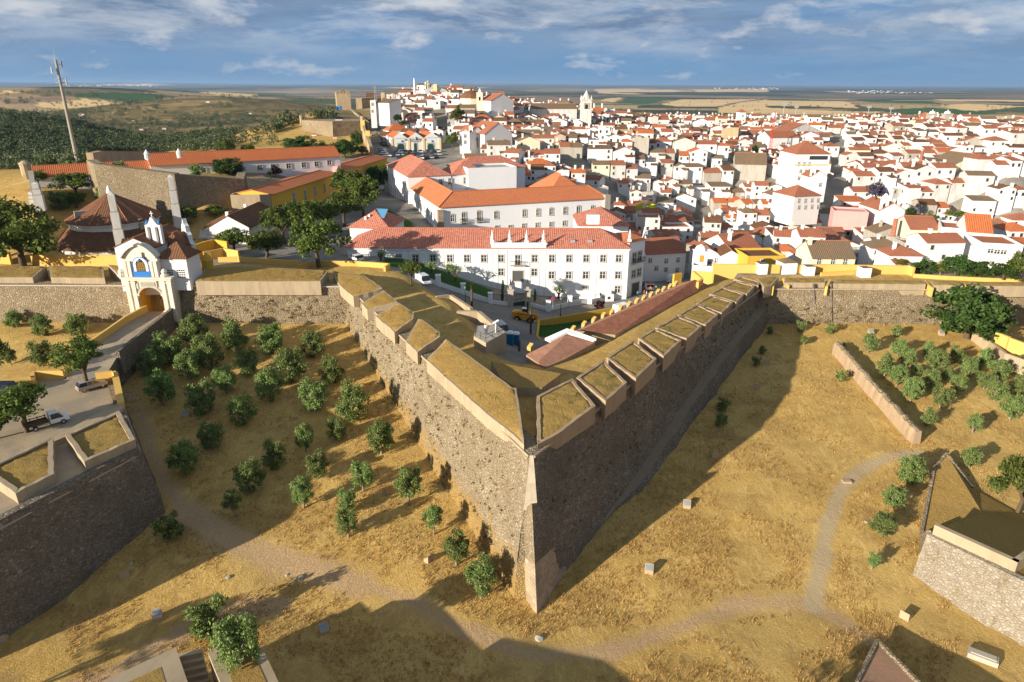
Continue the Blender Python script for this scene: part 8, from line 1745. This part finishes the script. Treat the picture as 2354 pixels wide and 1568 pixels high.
for u,v,cv,w,h,k,D_,lab in [(1041,341,321,36,32,'broad',330,'round street tree right of the market hall'),(1052,278,264,38,30,'broad',395,'leafy courtyard tree below the yellow domed church'),(1058,255,247,24,16,'dense',425,'small dark tree in front of the domed church'),(914,280,270,22,18,'dense',375,'small green tree among roofs by the rampart street'),(924,290,283,18,10,'dense',360,'low green bush above the market roofs'),(2011,470,440,44,46,'lilac',272,'jacaranda tree with lilac blossom among the roofs'),(2090,500,487,26,24,'dense',258,'dark tree right of the bell gable church'),(2133,512,500,42,22,'broad',254,'bright green garden tree in the right of the town'),(2210,503,494,46,16,'broad',260,'low wide garden tree right of the bright one'),(2177,500,490,24,14,'yellow',262,'small yellowish garden tree'),(1696,556,546,30,20,'broad',205,'rounded green tree between roofs behind the turret house'),(1752,550,543,14,10,'broad',208,'tiny green tree between roofs'),(1731,355,344,26,22,'dense',395,'dark tree beside the green topped building'),(936,372,363,26,18,'broad',290,'tree between car park and convent roof')]: tree('town_tree',lab,'tree',k,u,v,cv,w,h,GB4,base=PD(u,v,D_))
tree('red_tree','small tree with dark red leaves beside the casemate','tree','purple',1377,724,702,26,28,None,105)
tree('small_tree','small bright green tree on the grassy rampart by the white van','tree','broad',946,655,618,60,44,None,base=P(946,656,12.3))
GR5='trees on the left ravelin car park'
for u,v,cv,w,h,lab in [(203,897,812,118,84,'tree growing beside the silver car on the ravelin'),(62,993,922,132,96,'tree with forked trunk beside the white pickup'),(-8,870,812,90,120,'tree cut by the left edge above the dark blue car'),(-12,1010,958,100,110,'tree cut by the left edge left of the pickup')]: tree('car_park_tree',lab,'tree','broad',u,v,cv,w,h,GR5,base=P(u,v,RZ-.25))
def shade_tree(x,y,R_,zc,lab,kind='broad'):
    g=Vector((x,y,hgt(x,y))); t=thing('outwork_tree',lab,'tree',g,x,'trees on the outworks at the bottom edge'); o=link('crown',CR[kind,1],t); o.location=(0,0,zc); o.scale=(R_,R_,R_*1.1); o=link('trunk',trunk_proto('broad',1),t); o.scale=(R_,R_,zc)
shade_tree(14.5,35.5,2.9,6.5,'tree just below the bottom edge whose round shadow falls beside the stone trough')
shade_tree(-58,40,3.0,7.0,'tree beyond the lower left corner shading the grass by the bottom path')
# pruned old olives in the convent garden
GP='old pruned olive trees in the convent garden'
def pruned(u,v,hpx,lab):
    g=PG(u,v,0,120); s=depth_at(g)/FPX; H_=hpx*s*1.05; t=thing('pruned_olive',lab,'olive tree',g,u*.7,GP); mb=MB(); rr=random.Random(int(u)); mb.tube((0,0,-.2),(.1,0,H_*.42),.34,.24,8)
    pts=[]
    for k in range(5):
        a=k*1.257+rr.random()*.6; e=(math.cos(a)*H_*.36,math.sin(a)*H_*.36,H_*(.78+.2*rr.random())); mb.tube((.1,0,H_*.38),e,.17,.08,6); pts.append(e)
        for q in range(2): b=(e[0]+rr.uniform(-.5,.5),e[1]+rr.uniform(-.5,.5),e[2]+rr.uniform(.2,.5)); mb.tube(e,b,.06,.03,4); pts.append(b)
    mb.build('trunk',[M['bark']],t,True); gg=np.random.default_rng(int(u)); P_=np.concatenate([np.array(p)+gg.normal(size=(16,3))*.28 for p in pts]); link('crown',leaves_mesh('crown',P_,.16,gg,'olive_leaf'),t)
for u,v,h,lab in [(876,599,14,'pruned olive before the leftmost convent windows'),(993,628,20,'pruned olive on the lawn, left of three in line'),(1032,629,16,'pruned olive on the lawn nearest the wall'),(1047,646,28,'pruned olive in the middle of the lawn'),(1087,636,20,'pruned olive with its shadow on the white wall'),(1269,661,24,'pruned olive in the brown garden next to the path'),(1306,673,26,'leafier pruned olive in the middle of the brown garden'),(1283,686,22,'pruned olive with thick dark trunk near the fence'),(1363,681,18,'pruned olive near the air conditioning units')]: pruned(u,v,h,lab)
# cypresses lining the forecourt and wrapped palms by the street
GC2='slim young cypresses lining the convent forecourt'
for u,v,h,lab in [(1156,650,28,'slim cypress on the left of the forecourt nearest the door'),(1155.5,672,28,'slim cypress on the left of the forecourt, middle'),(1154,694,30,'slim cypress on the left of the forecourt by the fence'),(1222,652,26,'slim cypress on the right of the forecourt nearest the door'),(1226,672,26,'slim cypress on the right of the forecourt, middle'),(1229,694,30,'slim cypress on the right of the forecourt by the fence')]:
    g=PG(u,v,0,125); s=depth_at(g)/FPX; H_=h*s*1.05; t=thing('cypress',lab,'cypress',g,0,GC2); gg=np.random.default_rng(int(u*7)); n=260; z=gg.random(n); a=gg.random(n)*6.283; r_=.34*np.sin(np.pi*np.clip(z*.9+.1,0,1))**.6*np.sqrt(gg.random(n)); link('crown',leaves_mesh('crown',np.c_[r_*np.cos(a),r_*np.sin(a),.25+z*(H_-.25)],.17,gg,'dark_leaf'),t); MB().tube((0,0,-.1),(0,0,.6),.06,.05,6).build('trunk',[M['bark']],t)
GP2='young palms with bare wrapped trunks by the street works'
for u,v,vt,lab in [(1084.6,715,652,'bare palm trunk on the grassy mound edge'),(1212,740,683,'bare palm trunk in front of the yellow telehandler, rear one'),(1219.5,768,703,'bare palm trunk in front of the telehandler, near one'),(1193,808,782,'short young palm behind the portable toilets')]:
    g=PG(u,v,0,100); h=PXY(u,vt,g).z-g.z; t=thing('young_palm',lab,'palm',g,0,GP2); mb=MB(); 
    for k in range(8): mb.tube((0,0,h*.8*k/8),(0,0,h*.8*(k+1)/8),.24 if k%2 else .2,.2,8)
    mb.build('trunk',[M['bark']],t); mb=MB()
    for k in range(7): a=k*.9; mb.tube((0,0,h*.78),(math.cos(a)*.25,math.sin(a)*.25,h),.07,.03,4)
    mb.build('frond_bundle',[M['yellow_leaf']],t)
# weeds on the parapets, grass tufts, far groves ------------------------------------------------
def stuff(name,label,cat,me): o=link(name,me); return tag(o,label,cat,None,'stuff')
def tufts():
    g=np.random.default_rng(3); n=70000; az=np.radians(g.uniform(-40,40,n));
    r=30+95*g.random(n)**1.1; x=r*np.sin(az); y=r*np.cos(az); ok=(y<yfront(x)-3.2)&(y>18); x,y=x[ok],y[ok]
    nz=np.array([vnoise((a,b,0),.12)+.6*vnoise((a,b,3),.5) for a,b in zip(x,y)]); ok=nz>-.12+.25*g.random(len(x))-.1
    for pts in [gpts([(325,960),(362,1080),(430,1180),(520,1225),(640,1285),(800,1330),(950,1385),(1080,1450),(1220,1505),(1400,1500),(1550,1445),(1700,1392),(1830,1380),(1930,1425)]),gpts([(1875,1350),(1885,1290),(1900,1210),(1928,1135),(1965,1088),(2020,1058)])]: ok&=dist_poly(x,y,pts)>1.7
    rv2=[(p.x,p.y) for p in rv]; ok&=~inside(x,y,rv2); x,y=x[ok],y[ok]; z=hout(x,y); n=len(x)
    k=4; X=np.repeat(x,k)+g.normal(size=n*k)*.14; Y=np.repeat(y,k)+g.normal(size=n*k)*.14; Z=np.repeat(z,k); a=g.random(n*k)*6.283; h=.10+.20*g.random(n*k); w=.035+.03*g.random(n*k); lx=g.normal(size=n*k)*.12; ly=g.normal(size=n*k)*.12
    q=np.stack([np.c_[X-w*np.cos(a),Y-w*np.sin(a),Z-.03],np.c_[X+w*np.cos(a),Y+w*np.sin(a),Z-.03],np.c_[X+lx,Y+ly,Z+h]],1).reshape(-1,3); m_=n*k
    me=bpy.data.meshes.new('dry_grass'); me.vertices.add(3*m_); me.vertices.foreach_set('co',q.ravel()); me.loops.add(3*m_); me.loops.foreach_set('vertex_index',np.arange(3*m_,dtype=np.int32)); me.polygons.add(m_); me.polygons.foreach_set('loop_start',np.arange(0,3*m_,3,dtype=np.int32)); me.polygons.foreach_set('loop_total',np.full(m_,3,np.int32)); me.update()
    at=me.attributes.new('tone','FLOAT','POINT'); at.data.foreach_set('value',np.repeat(g.random(m_),3).astype(np.float32)); me.materials.append(M['straw']); stuff('dry_grass','tufts of dry golden grass covering the floor of the ditch','grass',me)
m_leaf('straw',(.36,.22,.07),(.58,.38,.125),(.76,.56,.24),.35)
tufts()
def wall_weeds():
    g=np.random.default_rng(9); P_=[]
    def strip(a,b,n,hmin,hmax,side=1):
        d=Vector((b.x-a.x,b.y-a.y,0)); L=d.length; d.normalize(); nv=Vector((d.y,-d.x,0))*side
        for _ in range(n):
            t=g.random(); zt=a.z+(b.z-a.z)*t; p=a+d*L*t; gz_=hgt(p.x+nv.x*2,p.y+nv.y*2); f=g.uniform(hmin,hmax); h=(zt-gz_)*f; q=p+nv*(h/6+.03); c=np.array((q.x,q.y,zt-h)); m_=g.integers(5,16); s=g.uniform(.08,.24); P_.append(c+g.normal(size=(m_,3))*s)
    strip(LEND,TIPL,480,.12,.97); strip(TIPR,REND,260,.2,.97); A_=Vector((-69,127,13.4)); B_=Vector((-32,127,13.4)); strip(A_,B_,240,.15,.95); strip(Vector((49,127.6,13)),Vector((110,127.6,13)),240,.4,.95)
    me=leaves_mesh('wall_weeds',np.concatenate(P_),.11,g,'weed_leaf'); stuff('wall_weeds','small dry and green weeds rooted in the joints of the rampart walls','weeds',me)
m_leaf('weed_leaf',(.06,.075,.018),(.19,.14,.04),(.30,.21,.07),.2); wall_weeds()
def block_weeds():
    g=np.random.default_rng(21); P_=[]
    for (u0,v0,u1,v1,n,z) in [(1010,810,1180,960,26,14.3),(1250,890,1350,930,40,14.1),(1340,840,1420,890,40,14.2),(1420,800,1490,830,20,14.2),(1480,750,1560,790,30,14.3),(1530,720,1600,760,30,14.3),(1590,690,1650,720,20,14.3),(1640,670,1690,695,24,14.3),(1660,645,1720,665,24,14.3),(960,745,1000,770,8,14.4)]:
        for _ in range(n//2): c=P(g.uniform(u0,u1),g.uniform(v0,v1),z-.05); m_=g.integers(4,14); P_.append(np.array(c)+g.normal(size=(m_,3))*np.array((.2,.2,.03)))
    me=leaves_mesh('parapet_weeds',np.concatenate(P_),.08,g,'green_weed'); stuff('parapet_weeds','patches of green weeds on the turfed parapet blocks','weeds',me)
m_leaf('green_weed',(.03,.06,.012),(.07,.11,.025),(.14,.16,.05),.2); block_weeds()
def grove():
    g=np.random.default_rng(31); pts=[];sz=[]
    hillp=[(528,356),(700,276),(868,285),(868,360),(700,352)]
    rng_=np.geomspace(255,6500,150)
    def sample(n,u0,u1,v0,v1,thr,size):
        u=g.uniform(u0,u1,n); v=v0+(v1-v0)*g.random(n)**.8; ok=~inside(u,v,hillp); u,v=u[ok],v[ok]
        D=np.array([ray(a_,b_) for a_,b_ in zip(u,v)]); D/=np.hypot(D[:,0],D[:,1])[:,None]
        X=D[:,0:1]*rng_; Y=D[:,1:2]*rng_; Z=CAMH+D[:,2:3]*rng_; Gz=hin(X,Y); hit=Z<=Gz; i=hit.argmax(1); k=np.arange(len(u)); ok=hit.any(1)&(i>0); i=np.maximum(i,1)
        d0=Z[k,i-1]-Gz[k,i-1]; d1=Gz[k,i]-Z[k,i]; t=rng_[i-1]+(rng_[i]-rng_[i-1])*d0/np.maximum(d0+d1,1e-9); x=D[:,0]*t; y=D[:,1]*t; z=hin(x,y)
        for a_,b_,c_,o_ in zip(x,y,z,ok):
            if not o_ or vnoise((a_,b_,0),.006)+.5*vnoise((a_,b_,5),.03)<thr: continue
            pts.append(Vector((a_,b_,c_))); sz.append(size*g.uniform(.7,1.35))
    sample(4200,-120,200,250,392,-.42,2.5); sample(2400,180,530,285,350,-.15,2.4); sample(900,380,780,255,310,.02,3.0); sample(1000,120,770,232,290,.06,3.8); sample(500,-60,770,212,240,.18,6.0); sample(500,1200,2400,215,262,.22,6.0); sample(200,1500,2400,235,268,.15,4.0)
    for i in range(18):
        for j in range(9):
            p=PG(548+i*6-j*3.0,336-j*2.6,0,300); pts.append(p); sz.append(2.6)
    grid={};keep=[]
    for p_,s in zip(pts,sz):
        dd=math.hypot(p_.x,p_.y); md=2.9*s*(1+dd/4000); k=(int(p_.x//md),int(p_.y//md))
        if any((k[0]+a,k[1]+b) in grid and (grid[(k[0]+a,k[1]+b)]-p_).length<md for a in(-1,0,1) for b in(-1,0,1)): continue
        grid[k]=p_; keep.append((p_,s))
    per=70; C=[];S=[]
    for p_,s in keep:
        q=g.normal(size=(per,3)); q/=np.linalg.norm(q,axis=1,keepdims=True); q*=s*(.55+.45*g.random((per,1))); q[:,2]=q[:,2]*.8+s*.9; C.append(np.array(p_)+q); S.append(np.full(per,s*.17))
    me=leaves_mesh('olive_groves',np.concatenate(C),np.concatenate(S),g,'grove_leaf',.9,np.repeat(np.array([(a.x,a.y,a.z+b*.9) for a,b in keep]),per,0)); stuff('olive_groves','dark olive groves and scrub spread over the hills and plain beyond the town','groves',me); print('grove',len(keep))
grove()
# farmhouses in the valley
GFm='white farmhouses scattered in the valley on the left'
m_plain('farm_roof',(.40,.14,.07),.9,.1)
for u,v,w,lab in [(325,300,9,'white farmhouse with red roof just right of the radio mast'),(378,298,9,'cream farmhouse right of the one by the mast'),(460,303,8,'white farmhouse on the valley floor below the olive rows'),(540,321,10,'white farmhouse left of the orchard rows'),(465,322,8,'small white farm shed left of the orchard'),(525,297,16,'long white barn in the middle of the valley'),(722,312,10,'red roofed farm beside the golden hill'),(750,309,14,'pale farm building near the golden hill'),(770,318,9,'small farm below the little bastion'),(478,236,8,'white house on the far hill crest'),(575,262,6,'white house on the scrubby hillside'),(188,267,12,'white roofed farm under the far hill'),(308,279,8,'small white house in the trees near the mast'),(490,350,12,'white shed behind the white barracks')]:
    p=PG(u,v,0,250); s=depth_at(p)/FPX; W_=w*s; H_=min(5.0,W_*.35); t=thing('farmhouse',lab,'farmhouse',p,.2,GFm); c=rect_local(W_,W_*.5); wall_mesh(MB(),c,H_,-4,'gx',H_*.4).build('wall',[M['white_plaster']],t); roof_mesh(MB(),c,H_,H_*.4,'gx',.4).build('roof',[M['farm_roof']],t)
def far_villages():
    g=np.random.default_rng(5); mb=MB()
    for u0,u1,v0,v1,n in [(140,360,194,199,70),(1740,1790,203,206,16),(1950,2060,209,215,40),(2060,2150,213,215,14),(1640,1760,203,206,14)]:
        for _ in range(n): p=PG(g.uniform(u0,u1),g.uniform(v0,v1),0,2000); s=depth_at(p)/FPX; mb.box((p.x,p.y,p.z-5),(s*g.uniform(1.5,5),s*2,5+s*g.uniform(.5,1.3)),g.uniform(-.3,.3))
    tag(mb.build('far_villages',[M['white_plaster']]),'specks of white villages far out on the plain','villages',None,'stuff')
far_villages()
# ================================================================ HAZE
def haze():
    m=bpy.data.materials.new('haze'); m.use_nodes=True; nt=m.node_tree; nt.nodes.clear(); o=nt.nodes.new('ShaderNodeOutputMaterial'); v=nt.nodes.new('ShaderNodeVolumePrincipled')
    v.inputs['Color'].default_value=(.34,.55,.86,1); v.inputs['Density'].default_value=3.4e-5; v.inputs['Anisotropy'].default_value=.1
    nt.links.new(v.outputs[0],o.inputs['Volume'])
    mb=MB(); mb.box((0,0,-110),(190000,190000,300)); h=mb.build('haze',[m]); tag(h,'pale blue haze over the distant plain','haze',None,'stuff')
haze()
